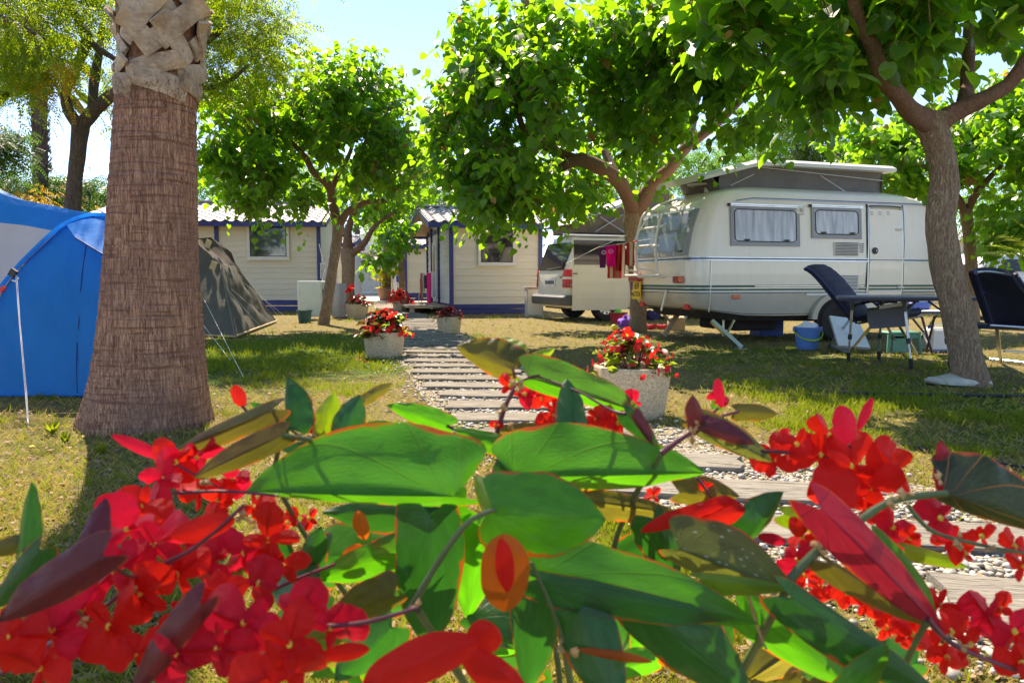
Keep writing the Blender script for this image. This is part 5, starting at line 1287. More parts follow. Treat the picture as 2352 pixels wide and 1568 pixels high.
# door
a0, a1 = frK.s(1990), frK.s(2060+8); z1 = frK.sz(2020, 476)[1]; z0 = .47
q = MB(); pts = [(a0, z0), (a0, z1-.10), (a0+.03, z1-.03), (a0+.10, z1), (a1-.10, z1), (a1-.03, z1-.03), (a1, z1-.10), (a1, z0)]
q.tube([(x, side_y(z)-.010, z) for x, z in spline(pts, 3)], .014, 6); door = q.build('door', M('aluminium'), car, True)
q = MB(); q.tube([(x+(.022 if x > (a0+a1)/2 else -.022), side_y(z)-.004, z+(.02 if z > z1-.05 else 0)) for x, z in spline(pts, 3)], .012, 6); q.build('seal', M('seam_dark'), door, True)
q = MB(); q.sheet(lambda u, v_: Vector((a0+.012+(a1-a0-.024)*u, side_y(z0+(z1-.03-z0)*v_)-.012, z0+(z1-.03-z0)*v_)), 2, 16, .012); q.build('door_panel', M('caravan_white'), door, True)
for (zz, h_, mt) in ((.785, .028, 'green_stripe'), (.834, .03, 'green_stripe'), (.757, .015, 'white_metal'), (1.212, .012, 'aluminium'), (1.226, .012, 'seam_dark')):
    q = MB(); q.box(((a0+a1)/2, side_y(zz)-.0215, zz), (a1-a0-.04, .006, h_)); q.build('stripe', M(mt), door)
q = MB(); q.lathe([(.0, 0), (.050, 0), (.050, .02), (.0, .026)], 20); c0 = spt(2008, 576, .018); q.v = [(x+c0.x, c0.y-z, y+c0.z) for x, y, z in q.v]; hd = q.build('lock', M('black_plastic'), door, True)
q = MB(); q.lathe([(.0, 0), (.010, 0), (.010, .03), (.0, .03)], 10); q.v = [(x+c0.x+.005, c0.y-.01-z, y+c0.z) for x, y, z in q.v]; q.build('key_barrel', M('aluminium'), hd)
for vv in (527, 660):
    q = MB(); q.box(spt(2066, vv, .03), (.13, .03, .035), bev=.01); q.build('hinge', M('white_plastic'), door)
for i in range(2):
    for k in range(3):
        q = MB(); q.box(spt(2006+k*19, 487+i*5, .020), (.055, .006, .008)); q.build('vent_slot', M('seam_dark'), door)
# vents
def vent(u0, u1, v0, v1, n):
    p0 = spt(u0, v1, .02); p1 = spt(u1, v0, .02); q = MB(); q.box(((p0.x+p1.x)/2, (p0.y+p1.y)/2+.012, (p0.z+p1.z)/2), (p1.x-p0.x, .02, p1.z-p0.z)); vt = q.build('vent', M('white_plastic'), car)
    for i in range(n):
        q = MB(); z = p0.z+(p1.z-p0.z)*(i+.5)/n; q.box(((p0.x+p1.x)/2, p0.y-.002, z), (p1.x-p0.x-.03, .008, (p1.z-p0.z)/n*.4)); q.build('slat', M('seam_dark'), vt)
vent(1915, 1972, 557, 587, 9); vent(1918, 1971, 632, 665, 10); vent(1976, 1984, 558, 580, 5)
q = MB(); q.box(spt(1842, 482, .02), (.15, .03, .13), bev=.01); cl = q.build('awning_light', M('white_plastic'), car)
q = MB(); q.box(spt(1843, 482, .045), (.05, .02, .05), bev=.01); q.build('socket', M('body_grey'), cl)
q = MB(); q.box(spt(1691, 682, .012), (.13, .02, .055), bev=.008); q.build('side_marker', M('orange_plastic'), car)
q = MB(); q.box(spt(2158, 673, .012), (.10, .02, .055), bev=.008); q.build('side_marker', M('orange_plastic'), car)
q = MB(); q.box(((frK.s(1850)+frK.s(1995))/2, .0, frK.sz(1900, 676)[1]), (frK.s(1995)-frK.s(1850), .025, .03)); q.build('grab_rail', M('white_metal'), car)
q = MB(); a_, c_ = spt(1733, 658, .012), spt(1985, 656, .012); q.box((a_+c_)/2, (c_.x-a_.x, .01, .012)); q.build('long_rail', M('aluminium'), car)
# wheel, arch
wx = frK.s(1920); wheel(car, wx, CW-.16, .315, .19)
q = MB(); n_ = 20; vs = []
for k in range(n_+1):
    a = math.pi*k/n_
    for rr_, yy in ((.345, -.035), (.345, .25), (.44, .0), (.43, -.04)): vs.append((wx+rr_*1.05*math.cos(a), yy, .34+rr_*math.sin(a)*.92))
q.add(vs, [(k*4+i, k*4+(i+1) % 4, (k+1)*4+(i+1) % 4, (k+1)*4+i) for k in range(n_) for i in range(4)]); q.build('wheel_arch', M('body_grey'), car, True)
q = MB(); q.lathe([(.0, 0), (.345, 0), (.345, .05), (0, .05)], 24); q.v = [(x+wx, -.012-.0*z+z*.3, max(.34, y+.34) if False else y*.93+.34) for x, y, z in q.v]; q.build('wheel_well', M('undercarriage'), car)
wheel(car, wx, .045, .315, .17, rim='aluminium', spokes=8)
# rear face: window, rack, lights, plate. rear_y(s): frKr runs inward from the near corner
def rpt(s, z, off=.0):
    e = min(s, CW-s)-c_side(z); e = max(e, 0)
    return Vector((cx_rear(z)-off+(CR-math.sqrt(max(0, CR*CR-(CR-e)**2)) if e < CR else 0), s, z))
q = MB(); z0w, z1w, y0w, y1w = 1.27, 1.93, .17, CW-.17
def rw(u, v_, o, e=0): z = z0w+e+(z1w-z0w-2*e)*v_; y = y0w+e+(y1w-y0w-2*e)*u; return rpt(y, z, o)
for (ua, ub, va_, vb_) in ((0, 1, 0, .09), (0, 1, .92, 1), (0, .05, .09, .92), (.95, 1, .09, .92)):
    q.sheet(lambda u, v_: rw(ua+(ub-ua)*u, va_+(vb_-va_)*v_, .012), 20, 4, .03)
w = q.build('rear_window', M('window_grey'), car)
q = MB(); q.sheet(lambda u, v_: rw(.05+.9*u, .09+.83*v_, .016), 24, 8, .02); q.build('pane', M('glass_grey'), w)
for u_ in (.1, .9):
    q = MB(); q.box(rw(u_, .1, .04), (.02, .09, .02)); q.build('latch', M('black_plastic'), w)
q = MB(); q.box(rpt(CW/2, 1.935, .02), (.03, CW-.5, .03)); q.build('rail', M('aluminium'), w)
# corner seam strips near the rear edge
q = MB(); q.tube([(CR+.03, side_y(z)-.004, z) for z in (.47, .6, .8, 1.0, 1.2)], .009, 5); q.build('seam_strip', M('aluminium'), car)
# tail lights, reflectors, number plate
for yy in (.35, CW-.35):
    q = MB(); q.box(rpt(yy, .93, .025), (.05, .26, .10), bev=.012); l_ = q.build('tail_light', M('dark_red_plastic'), car)
    q = MB(); q.box(rpt(yy-.09 if yy < 1 else yy+.09, .93, .052), (.008, .06, .07)); q.build('indicator_lens', M('orange_plastic'), l_)
for yy in (.28, CW-.35):
    q = MB(); z = .50; p = rpt(yy, z, .02)
    q.add([(p.x, yy-.085, z), (p.x, yy+.085, z), (p.x-.0, yy, z+.16), (p.x+.03, yy-.085, z), (p.x+.03, yy+.085, z), (p.x+.03, yy, z+.16)], [(0, 1, 2), (5, 4, 3), (0, 3, 4, 1), (1, 4, 5, 2), (2, 5, 3, 0)]); q.build('triangle_reflector', M('red_plastic'), car)
def text(s, name, mat, parent, loc, rot, size, ext=.002, font_space=1):
    cu = bpy.data.curves.new(name, 'FONT'); cu.body = s; cu.size = size; cu.extrude = ext; cu.align_x = 'CENTER'; cu.align_y = 'CENTER'; cu.resolution_u = 2; cu.space_character = font_space; cu.offset = size*.012
    o = bpy.data.objects.new('tmp', cu); COL.objects.link(o)
    dg = bpy.context.evaluated_depsgraph_get(); me = bpy.data.meshes.new_from_object(o.evaluated_get(dg)); bpy.data.objects.remove(o)
    me.materials.clear(); me.materials.append(M(mat)); p = link(name, me, parent); p.location = loc; p.rotation_euler = rot; return p
ROT_REAR = (math.pi/2, 0, -math.pi/2)                    # readable when looking along +x
yp = 1.62
PX = rpt(yp, .76, .05).x-.013
q = MB(); q.box(rpt(yp, .76, .05), (.02, .30, .29), bev=.006); pl = q.build('number_plate', M('yellow_plate'), car)
q = MB(); q.box(rpt(yp+.125, .83, .0605), (.004, .04, .13)); q.build('plate_band', M('plate_blue'), pl)
text('69', 'plate_lettering', 'letter_black', pl, (PX, yp-.03, .825), ROT_REAR, .15); text('ACT31', 'plate_lettering', 'letter_black', pl, (PX, yp, .695), ROT_REAR, .105)
q = MB(); q.box(rpt(yp+.02, .96, .06), (.08, .34, .12), bev=.012); q.build('plate_lamp', M('dark_red_plastic'), car)
tx = text('ERIBA', 'lettering', 'letter_grey', car, (cx_rear(2.13)-.03, 1.15, 2.12), (math.pi/2-.95, 0, -math.pi/2), .15)
# bike rack of white tube
def rt(name, pts, r=.018): q = MB(); q.tube(pts, r, 8); return q.build(name, M('white_metal'), rack, True)
rack = thing('bike_rack', 'white tubular bike rack on the back of the caravan, used as a drying line', 'bike rack', (cx_, cy_, 0), ca_)
for yy in (.78, 1.42):
    rt('upright', spline([(cx_rear(2.0)-.01, yy, 1.99), (cx_rear(2.0)-.14, yy, 2.0), (cx_rear(1.9)-.22, yy, 1.88), (-.16, yy, 1.5), (-.14, yy, 1.1), (-.12, yy, .98), (-.02, yy, .97)], 4), .02)
rt('cross_bar', [(-.07, .70, 1.72), (-.07, 1.50, 1.72)], .017)
for off_, z_ in ((-.42, 1.42), (-.30, 1.42)): rt('carrier_rail', [(off_, .45, z_), (off_, 1.85, z_)], .015)
for yy in (.80, 1.40):
    rt('swing_arm', [(-.14, yy, 1.05), (-.45, yy, 1.10), (-.46, yy, 1.42), (-.14, yy, 1.45)], .014)
rt('carrier_loop', spline([(-.12, .70, 1.0), (-.30, .62, .98), (-.46, .80, .99), (-.46, 1.4, .99), (-.3, 1.6, .98), (-.12, 1.5, 1.0)], 3), .016)
rt('wheel_strap', [(-.43, .4, 1.40), (-.25, .62, 1.75)], .006)
rt('wheel_strap', [(-.43, 1.1, 1.42), (-.20, 1.0, 1.85)], .006)
# roof fittings
q = MB(); q.tube([(.75, .85, 2.15), (.75, .85, 2.36)], .06, 10); q.lathe([(.0, 2.36), (.21, 2.36), (.22, 2.38), (.0, 2.40)], 20, (.70, .95, 0)); q.build('roof_cowl', M('white_plastic'), car, True)
q = MB(); q.box((.5, 1.2, 2.16), (.45, .45, .05), Matrix.Rotation(-.35, 3, 'Y'), bev=.015); q.build('skylight', M('white_plastic'), car)
# pop-up roof: shell tray with bent tail and grey canvas
xs0, xk, xe = .55, 1.30, frK.s(2105)-.15
prf = [(xs0-.25, 2.40), (xk, 2.66), (xk+.4, 2.68), (xe, 2.68)]
yA, yB = .36, CW-.36
q = MB(); n_ = len(prf); vs = []
for x, z in prf: vs += [(x, yA, z-.05), (x, yA, z), (x, yA+.10, z+.05), (x, yB-.10, z+.05), (x, yB, z), (x, yB, z-.05)]
q.add(vs, [(i*6+k, i*6+(k+1) % 6, (i+1)*6+(k+1) % 6, (i+1)*6+k) for i in range(n_-1) for k in range(6)]+[tuple(range(5, -1, -1)), tuple((n_-1)*6+k for k in range(6))])
q.build('roof_tray', M('white_plastic'), car)
q = MB()
def tz(x):
    for (x0, z0), (x1, z1) in zip(prf, prf[1:]):
        if x <= x1: return z0+(z1-z0)*(x-x0)/(x1-x0)-.03
    return prf[-1][1]-.03
def cn(yy, sg):
    def f(u, v_):
        x = xs0+.20+u*(xe-.12-xs0-.20)+(.0 if v_ > .5 else .0); zt2 = tz(x); z = 2.24+(zt2-2.24)*v_
        w_ = .05*math.sin(math.pi*v_)+.02*noise.noise(Vector((u*9, v_*3, sg)))
        return Vector((x, yy+sg*(w_+.0), z))
    return f
q.sheet(cn(yA+.16, 1), 36, 8, .006); q.sheet(cn(yB-.16, -1), 36, 8, .006)
q.sheet(lambda u, v_: Vector((xe-.12, yA+.16+u*(yB-yA-.32), 2.24+(2.65-2.24)*v_)), 6, 6, .006)
q.sheet(lambda u, v_: Vector((xs0+.20-.15*v_, yA+.16+u*(yB-yA-.32), 2.24+(tz(xs0+.1)-2.24)*v_)), 6, 3, .006)
q.build('roof_canvas', M('canvas_grey'), car, True)
for pa_, pb_ in (((xe-1.35, 2.53), (xe-.7, 2.22)), ((xe-2.7, 2.62), (xe-.15, 2.50)), ((xs0+.35, 2.32), (xk, 2.50))):
    q = MB(); q.tube([(pa_[0], yA+.12, pa_[1]), (pb_[0], yA+.12, pb_[1])], .006, 5); q.build('cord', M('rope'), car)
q = MB(); q.sheet(lambda u, v_: Vector((xe-1.55+u*.85, yA+.10, 2.28-.07*v_*math.sin(math.pi*u)-.02*u)), 8, 2, .004); q.build('canvas_flap', M('window_grey'), car)
# corner steadies and drawbar
for sx_, lean in ((.62, -.25), ):
    for yy in (1.55, ):
        q = MB(); q.box((.60, yy, .26), (.07, .05, .58), Matrix.Rotation(.62, 3, 'Y')); q.box((.45, yy, .34), (.03, .03, .36), Matrix.Rotation(-.8, 3, 'Y')); q.build('steady_leg', M('cardboard'), car)
pA_ = frK.sz(1670, 735); fr2 = Fr(cx_, cy_, ca_)
sl = G(1702, 803); loc_ = Matrix.Rotation(-ca_, 3, 'Z') @ (sl-Vector((cx_, cy_, 0)))
q = MB(); top_ = Vector((loc_.x-.30, loc_.y+.25, .38)); q.tube([top_, loc_+Vector((0, 0, .02))], [.035, .045], 4); q.tube([top_+Vector((.35, .0, .0)), (top_+loc_)/2], .018, 5); q.box(loc_+Vector((0, 0, .012)), (.14, .10, .02)); q.build('steady_leg', M('aluminium'), car)
q = MB(); q.tube([(.85, .5, .42), (.85, .5, .08)], .018, 8); q.build('jockey_post', M('aluminium'), car)
q = MB(); q.box((1.35, .9, .27), (.75, 1.0, .22), bev=.03); q.build('water_tank', M('undercarriage'), car)
# white diagonal strap on the rear panel
q = MB(); q.box((-.03, .75, .62), (.012, .04, .34), Matrix.Rotation(.45, 3, 'X')); q.build('strap', M('white_plastic'), car)

# ================================================================== TENTS
# blue tent: front arch in view, second arch outside the frame at left
A = [(-62, 912), (-30, 760), (0, 676), (35, 627), (79, 580), (133, 530), (166, 509), (198, 497), (226, 493), (260, 499), (295, 522), (335, 570), (375, 640), (408, 740), (432, 840), (448, 908)]
nA = len(A)
def ya(i): t = i/(nA-1); return 5.9+.75*math.sin(math.pi*t)**.9*.55 + .0
arch1 = [P(u, v, 5.85+.35*math.sin(math.pi*i/(nA-1))) for i, (u, v) in enumerate(A)]
arch1[0].z = .02; arch1[-1].z = .02
B = [(-700, 925), (-640, 760), (-560, 600), (-500, 540), (-420, 450), (-330, 385), (-290, 365), (-250, 352), (-200, 345), (-120, 370), (-60, 400), (0, 470), (60, 570), (110, 690), (140, 790), (150, 850)]
arch2 = [P(u, v, 6.1+.9*(i/15)) for i, (u, v) in enumerate(B)]
arch2[0].z = .02; arch2[-1].z = .02
tb = thing('tent', 'blue and white tunnel tent at the left edge, arched end closed', 'tent', (arch1[8].x, arch1[8].y, 0))
def body(i0, i1, mt, nm):
    q = MB()
    def fn(u, v_):
        i = i0+(i1-i0)*v_; k = min(int(i), nA-2); f = i-k
        a = arch1[k].lerp(arch1[k+1], f); c_ = arch2[k].lerp(arch2[k+1], f); p = a.lerp(c_, u)
        sag = -.10*math.sin(math.pi*u); return p+Vector((0, .0, sag))+Vector((0, .02, .02))*noise.noise(p*2.5)
    q.sheet(fn, 24, 16, .004); return q.build(nm, M(mt), tb, True, world=True)
body(0, 5, 'tent_white', 'side_panel'); body(5, 9, 'tent_blue', 'roof_panel'); body(9, 15, 'tent_blue', 'side_panel')
# end wall: from the arch down to the ground line, slightly bellied
q = MB(); gl = G(-62, 913), G(448, 913)
def endw(u, v_):
    i = u*(nA-1); k = min(int(i), nA-2); a = arch1[k].lerp(arch1[k+1], i-k)
    g = arch1[0].lerp(arch1[-1], u); g = Vector((g.x, g.y-.10, .015)); p = g.lerp(a, v_)
    cr = .05*noise.noise(Vector((u*5, v_*2, 0)))*math.sin(math.pi*v_) + .026*noise.noise(Vector((u*26+v_*6, v_*5, 4)))*math.sin(math.pi*v_)
    return p+Vector((0, -.10*math.sin(math.pi*v_)*math.sin(math.pi*u)+cr+.015, 0))
q.sheet(endw, 60, 30, .004); q.build('end_wall', M('tent_blue'), tb, True, world=True)
# hood over the end: bright blue flap and rolled edge following the arch
q = MB(); q.tube([p+Vector((0, -.04, .0)) for p in [Vector(x) for x in spline(arch1, 4)]], .016, 8); q.build('pole_sleeve', M('tent_blue_bright'), tb, True, world=True)
q = MB(); cor = P(187, 548, 5.95); end = P(330, 620, 5.85)
hood_top = [arch1[k] for k in (6, 7, 8, 9, 10, 11)]
def hood(u, v_):
    i = u*5; k = min(int(i), 4); a = hood_top[k].lerp(hood_top[k+1], i-k)+Vector((0, -.05, -.035)); g = (cor.lerp(end, u)); 
    return a.lerp(g, v_)+Vector((0, -.16*v_*(.3+u)-.03, 0))
q.sheet(hood, 16, 8, .004); q.build('hood', M('tent_blue_bright'), tb, True, world=True)
q = MB(); q.tube([hood(u/12, 1) for u in range(13)], .007, 6); q.build('hood_hem', M('tent_navy'), tb, world=True)
q = MB(); s_pts = [P(190, 560, 5.75), P(205, 640, 5.62), P(222, 740, 5.6), P(246, 860, 5.68)]
q.tube([Vector(x) for x in spline([tuple(endw(.5+.0*k, 1-k/7)) for k in range(8)], 2)], .005, 5); q.build('seam', M('tent_navy'), tb, world=True)
q = MB(); q.tube([endw(k/30, 0)+Vector((0, -.01, .015)) for k in range(31)], .010, 6); q.build('hem', M('tent_blue_bright'), tb, True, world=True)
q = MB(); q.box(P(36, 627, 5.83)+Vector((0, -.03, 0)), (.05, .03, .06), Matrix.Rotation(.6, 3, 'Y')); q.build('buckle', M('black_plastic'), tb, world=True)
q = MB(); q.box(P(12, 664, 5.83)+Vector((0, -.03, 0)), (.05, .02, .03), Matrix.Rotation(-.8, 3, 'Y')); q.build('tension_strap', M('red_plastic'), tb, world=True)
# guy line of the blue tent: a doubled cord to a peg
t = thing('guy_rope', 'white doubled guy rope with tensioner running from blue tent to a peg', 'guy rope', tuple(G(66, 988)))
for d_ in (0, 1):
    q = MB(); q.tube([P(36+3*d_, 632, 5.8), P(44+d_*2, 740, 5.4), P(58+3*d_, 900, 4.95), P(63+2*d_, 965, 4.7)], .0024, 5); q.build('cord', M('rope'), t, True, world=True)
q = MB(); q.tube([P(28, 644, 5.75), P(36, 646, 5.72), P(42, 638, 5.72)], .006, 5); q.build('tensioner', M('white_plastic'), t, world=True)
q = MB(); q.tube([P(63, 962, 4.7), G(66, 985)+Vector((0, 0, -.02))], .004, 5); q.build('tent_peg', M('aluminium'), t, world=True)
# khaki tent
def kt(u, v, Y): return P(u, v, Y)
fl = Vector((G(310, 775).x, 12.6, .03)); fb = G(541, 778); fb.z = .03; rc = G(634, 741); rc.z = .03; bl = Vector((P(420, 700, 16).x, 16.3, .03))
T1 = kt(445, 552, 13.0); T2 = kt(484, 545, 13.4); T3 = kt(508, 561, 13.8); M1 = kt(506, 609, 12.8); M2 = kt(543, 611, 14.0); TL = kt(330, 560, 12.8)
tk = thing('tent', 'khaki green tent leaning behind the palm, dappled with sun', 'tent', (fb.x, fb.y, 0))
def quad(nm, mt, a, b_, c_, d_, wr=.05, nu=18, nv=18, sag=.0, sd=0):
    q = MB()
    def fn(u, v_):
        p = a.lerp(b_, u).lerp(d_.lerp(c_, u), v_); n_ = (b_-a).cross(d_-a).normalized(); e = math.sin(math.pi*u)**.5*math.sin(math.pi*v_)**.5 if 0 < u < 1 and 0 < v_ < 1 else 0
        return p+n_*e*(wr*noise.noise(p*1.3+Vector((sd, 0, 0)))+wr*.5*noise.noise(p*4+Vector((sd, 3, 0)))+sag)
    q.sheet(fn, nu, nv, .004); return q.build(nm, M(mt), tk, True, world=True)
quad('front_panel', 'tent_khaki', fl, fb, M1, TL, .10, sag=.05)
quad('front_panel', 'tent_khaki', TL, M1, T1, TL+Vector((0, 0, .12)), .04)
quad('side_panel', 'tent_khaki', fb, rc, M2, M1, .12, sag=.03, sd=4)
quad('hood', 'tent_brown', M1, M2, T2, T1, .05, sd=7); quad('hood', 'tent_brown', M2, M2.lerp(T3, .5)+Vector((.05, 0, .05)), T3, T2, .03, sd=9)
quad('back_panel', 'tent_khaki', rc, bl, T3, M2, .05); quad('back_panel', 'tent_khaki', bl, fl, TL, T2, .05)
for i, (a, c_) in enumerate(((fb, M1), (rc, M2), (M1, T1), (M2, T3))):
    q = MB(); pts = [a.lerp(c_, k/8)+Vector((0, -.01, .01)) for k in range(9)]; q.tube(pts, .012, 5); q.build('seam', M('canvas_taupe'), tk, world=True)
q = MB(); q.tube([fl+Vector((0, -.03, .01)), fb+Vector((0, -.03, .01)), rc+Vector((.02, 0, .01))], .02, 5); q.build('hem', M('cardboard'), tk, world=True)
for (f_, g_) in (((490, 610, 12.6), (505, 645, 12.5)), ((478, 560, 13.0), (470, 600, 12.8))):
    q = MB(); a = P(*f_); q.box(a, (.10, .02, .14), Matrix.Rotation(.4, 3, 'Y')); q.build('guy_tab', M('cardboard'), tk, world=True)
gl = [((540, 610, 13.9), (655, 745)), ((548, 640, 13.9), (668, 738)), ((500, 640, 12.6), (622, 778)), ((470, 690, 12.2), (560, 870)), ((462, 740, 12), (530, 830)), ((505, 640, 12.6), (640, 760))]
for i, (a, g_) in enumerate(gl):
    ga = G(*g_); lb = ['guy rope from khaki tent hood to the far right', 'outermost guy rope from khaki tent ridge toward the cabin', 'guy rope crossing the dappled side of the khaki tent', 'long guy rope from khaki tent crossing the green lawn', 'short low guy rope right of the palm trunk', 'guy rope from khaki tent ending near the green bin'][i]
    q = MB(); q.tube([P(*a)-ga, Vector((0, 0, .01))], .0032, 4); o = q.build('guy_rope', M('rope')); o.location = ga; tag(o, lb, 'guy rope', 'guy ropes of the khaki tent')
# ================================================================== STONE PLANTERS AND THEIR FLOWERS
def planter(label, u, v, Y, wpx, hpx, n=8, mt='exposed_aggregate', taper=.86, grp='octagonal stone planters along the path', name='planter'):
    g = G(u, v) if Y is None else Vector((P(u, v, Y).x, Y, 0)); Y = g.y; w = wpx/2/F*Y; h = hpx/F*Y
    y0 = w*.9; t = thing(name, label, 'planter', (g.x, Y+y0, 0), rng.uniform(-.2, .2), grp)
    w *= 1/.96*(1+w/Y)
    q = MB(); ph = math.pi/n
    q.lathe([(w*taper*.93, 0), (w*taper, .03), (w*.99, h*.80), (w*1.0, h*.97), (w*.985, h), (w*.80, h), (w*.78, h*.97), (w*.76, h*.80)], n, ph=ph)
    q.build('shell', M(mt), t, True, angle=R(20))
    q = MB(); q.lathe([(w*.77, h*.80), (w*.77, h*.84), (.01, h*.88)], 16); q.build('soil', M('soil'), t, True)
    return t, w, h
rng = random.Random(77)
def heart():
    v = [(0, 0, 0), (.35, 0, -.03), (.7, 0, -.10), (1, 0, -.25)]; e = [(-.12, .28), (.12, .48), (.42, .44), (.75, .24)]
    v += [(x, y, .10) for x, y in e]+[(x, -y*.75, .08) for x, y in e]
    f = [(0, 4, 5), (0, 5, 6, 1), (1, 6, 7, 2), (2, 7, 3), (0, 9, 8), (0, 1, 10, 9), (1, 2, 11, 10), (2, 3, 11)]
    return v, f, [(x, y*2) for x, y, z in v]
HEART = heart()
def bloom():
    v = []; f = []
    for k in range(4):
        a = k*math.pi/2; n0 = len(v); w = .34 if k % 2 == 0 else .24; L = .62 if k % 2 == 0 else .46
        for (r_, s_, z_) in ((0, 0, 0), (L*.5, w, .10), (L, w*.5, .16), (L, -w*.5, .16), (L*.5, -w, .10)):
            v.append((r_*math.cos(a)-s_*math.sin(a), r_*math.sin(a)+s_*math.cos(a), z_))
        f.append((n0, n0+1, n0+2, n0+3, n0+4))
    return v, f, [(x, y) for x, y, z in v]
BLOOM = bloom()
def flowering(label, pt, w, h, leaf_mat, nl, nf, spread=1.25, hh=.28, lsize=.09, fsize=.045, mats2=None, singles=True, name='begonia_plant', seed=0, fmat='pot_flower'):
    t = thing(name, label, 'potted plant', (pt.location.x, pt.location.y, h*.85), 0, 'red flowering plants in the stone planters'); r = random.Random(seed)
    for i in range(9):
        a = r.uniform(0, 6.28); rr_ = w*r.uniform(.1, .6); q = MB(); q.tube([(rr_*.4*math.cos(a), rr_*.4*math.sin(a), -.01), (rr_*math.cos(a), rr_*math.sin(a), hh*.5), (rr_*1.5*math.cos(a), rr_*1.5*math.sin(a), hh*.8)], [.008, .006, .004], 5); q.build('stem', M('stem_red'), t)
    def spot(k=1.0):
        a = r.uniform(0, 6.28); e = r.uniform(-.15, 1)*1.5; rad = r.uniform(.55, 1.0)*k
        return Vector((w*spread*rad*math.cos(e)*math.cos(a), w*spread*rad*math.cos(e)*math.sin(a), max(.0, hh*rad*math.sin(e)+.03))), Vector((math.cos(a), math.sin(a), .3))
    for i in range(nl):
        p, o_ = spot(); mt = leaf_mat if (not mats2 or r.random() < .6) else r.choice(mats2)
        o = link('leaf', leaf_single(HEART, mt), t); ax = (o_+Vector((r.uniform(-.5, .5), r.uniform(-.5, .5), r.uniform(-.6, .3)))).normalized(); nn = Vector((r.uniform(-.4, .4), r.uniform(-.4, .4), 1)); y = nn.cross(ax).normalized(); z = ax.cross(y)
        m3 = Matrix((ax, y, z)).transposed().to_4x4() @ Matrix.Scale(lsize*r.uniform(.7, 1.3), 4); m3.translation = p-ax*lsize*.5; o.matrix_local = m3
    for i in range(nf):
        p, o_ = spot(1.08); p.z = max(-.01, p.z*.95)
        o = link('flower', leaf_single(BLOOM, fmat), t); z = (o_+Vector((r.uniform(-.6, .6), r.uniform(-.9, .3), r.uniform(-.6, .6)))).normalized(); x = z.orthogonal().normalized(); y = z.cross(x)
        m3 = Matrix((x, y, z)).transposed().to_4x4() @ Matrix.Scale(fsize*r.uniform(.7, 1.3), 4); m3.translation = p*1.05; o.matrix_local = m3
    return t
p1, w1_, h1_ = planter('nearest octagonal stone planter, right of the path, behind the big leaves', 1462, 968, None, 170, 122)
f1 = flowering('red begonia with green and yellow leaves in the nearest planter', p1, w1_, h1_, 'pot_leaf', 110, 75, 1.05, .25, .085, .045, ['pot_leaf', 'begonia_lime', 'pot_leaf_maroon'], seed=1)
p2, w2_, h2_ = planter('octagonal stone planter left of the path with dark leaved red begonia', 876, 826, None, 92, 62)
f2 = flowering('begonia with dark bronze leaves and hanging red blooms, left of the path', p2, w2_, h2_, 'pot_leaf_dark', 90, 130, 1.2, .27, .15, .055, ['pot_leaf_dark', 'pot_leaf'], seed=2)
p3, w3_, h3_ = planter('planter right of the path filled with dark maroon foliage', 1030, 768, None, 56, 40)
f3 = flowering('dark maroon leaved bedding plant in the planter right of the path', p3, w3_, h3_, 'pot_leaf_maroon', 190, 6, 1.15, .20, .065, .04, seed=3)
p4, w4_, h4_ = planter('low stone planter left of the path by the grey sheet', 816, 733, None, 52, 34)
f4 = flowering('straggly red flowered plant with one tall bloom, left of the path', p4, w4_, h4_, 'pot_leaf_dark', 40, 46, 1.2, .22, .11, .06, seed=4)
for i in range(16):                                       # the one tall bloom head
    o = link('flower', leaf_single(BLOOM, 'pot_flower'), f4); a = rng.uniform(0, 6.28); q_ = Vector((-.17+.10*math.cos(a)*rng.random(), .08*math.sin(a), .42+rng.uniform(-.08, .08)))
    o.matrix_local = Matrix.Translation(q_) @ Matrix.Rotation(rng.uniform(0, 6), 4, Vector((rng.random(), rng.random(), .3)).normalized()) @ Matrix.Scale(.09, 4)
q = MB(); q.tube([(-.08, 0, 0), (-.15, 0, .2), (-.17, 0, .38)], .01, 5); q.build('stem', M('stem_red'), f4)
p5, w5_, h5_ = planter('small stone planter far along the path on its right side', 917, 716, None, 34, 24)
f5 = flowering('bushy red begonia in the far small planter before the slim tree', p5, w5_, h5_, 'pot_leaf_maroon', 120, 90, 1.7, .34, .09, .075, seed=5)
# terracotta pot with yellow croton
Yc = 33.; cpt = thing('terracotta_pot', 'brown pot of yellow plant at the far end of the path', 'plant pot', (P(893, 690, Yc).x, Yc, 0)); wc = 27/F*Yc
q = MB(); q.lathe([(wc*.75, 0), (wc*.95, .45), (wc, .5), (wc, .56), (wc*.85, .56), (wc*.8, .5)], 18); q.build('shell', M('terracotta'), cpt, True)
cr = thing('croton_plant', 'plant with long yellow green leaves in the far brown pot', 'potted plant', (cpt.location.x, Yc, .5))
LONG = ([(0, 0, 0), (.4, .09, .02), (1, 0, -.25), (.4, -.09, .02)], [(0, 1, 2), (0, 2, 3)], [(0, 0)]*4)
for i in range(46):
    a = rng.uniform(0, 6.28); ax = Vector((math.cos(a), math.sin(a), rng.uniform(.0, 1.8))).normalized(); y = Vector((0, 0, 1)).cross(ax).normalized(); z = ax.cross(y)
    o = link('leaf', leaf_single(LONG, 'croton'), cr); m3 = Matrix((ax, y, z)).transposed().to_4x4() @ Matrix.Scale(rng.uniform(.7, 1.15), 4); m3.translation = (0, 0, rng.uniform(.05, .5)); o.matrix_local = m3
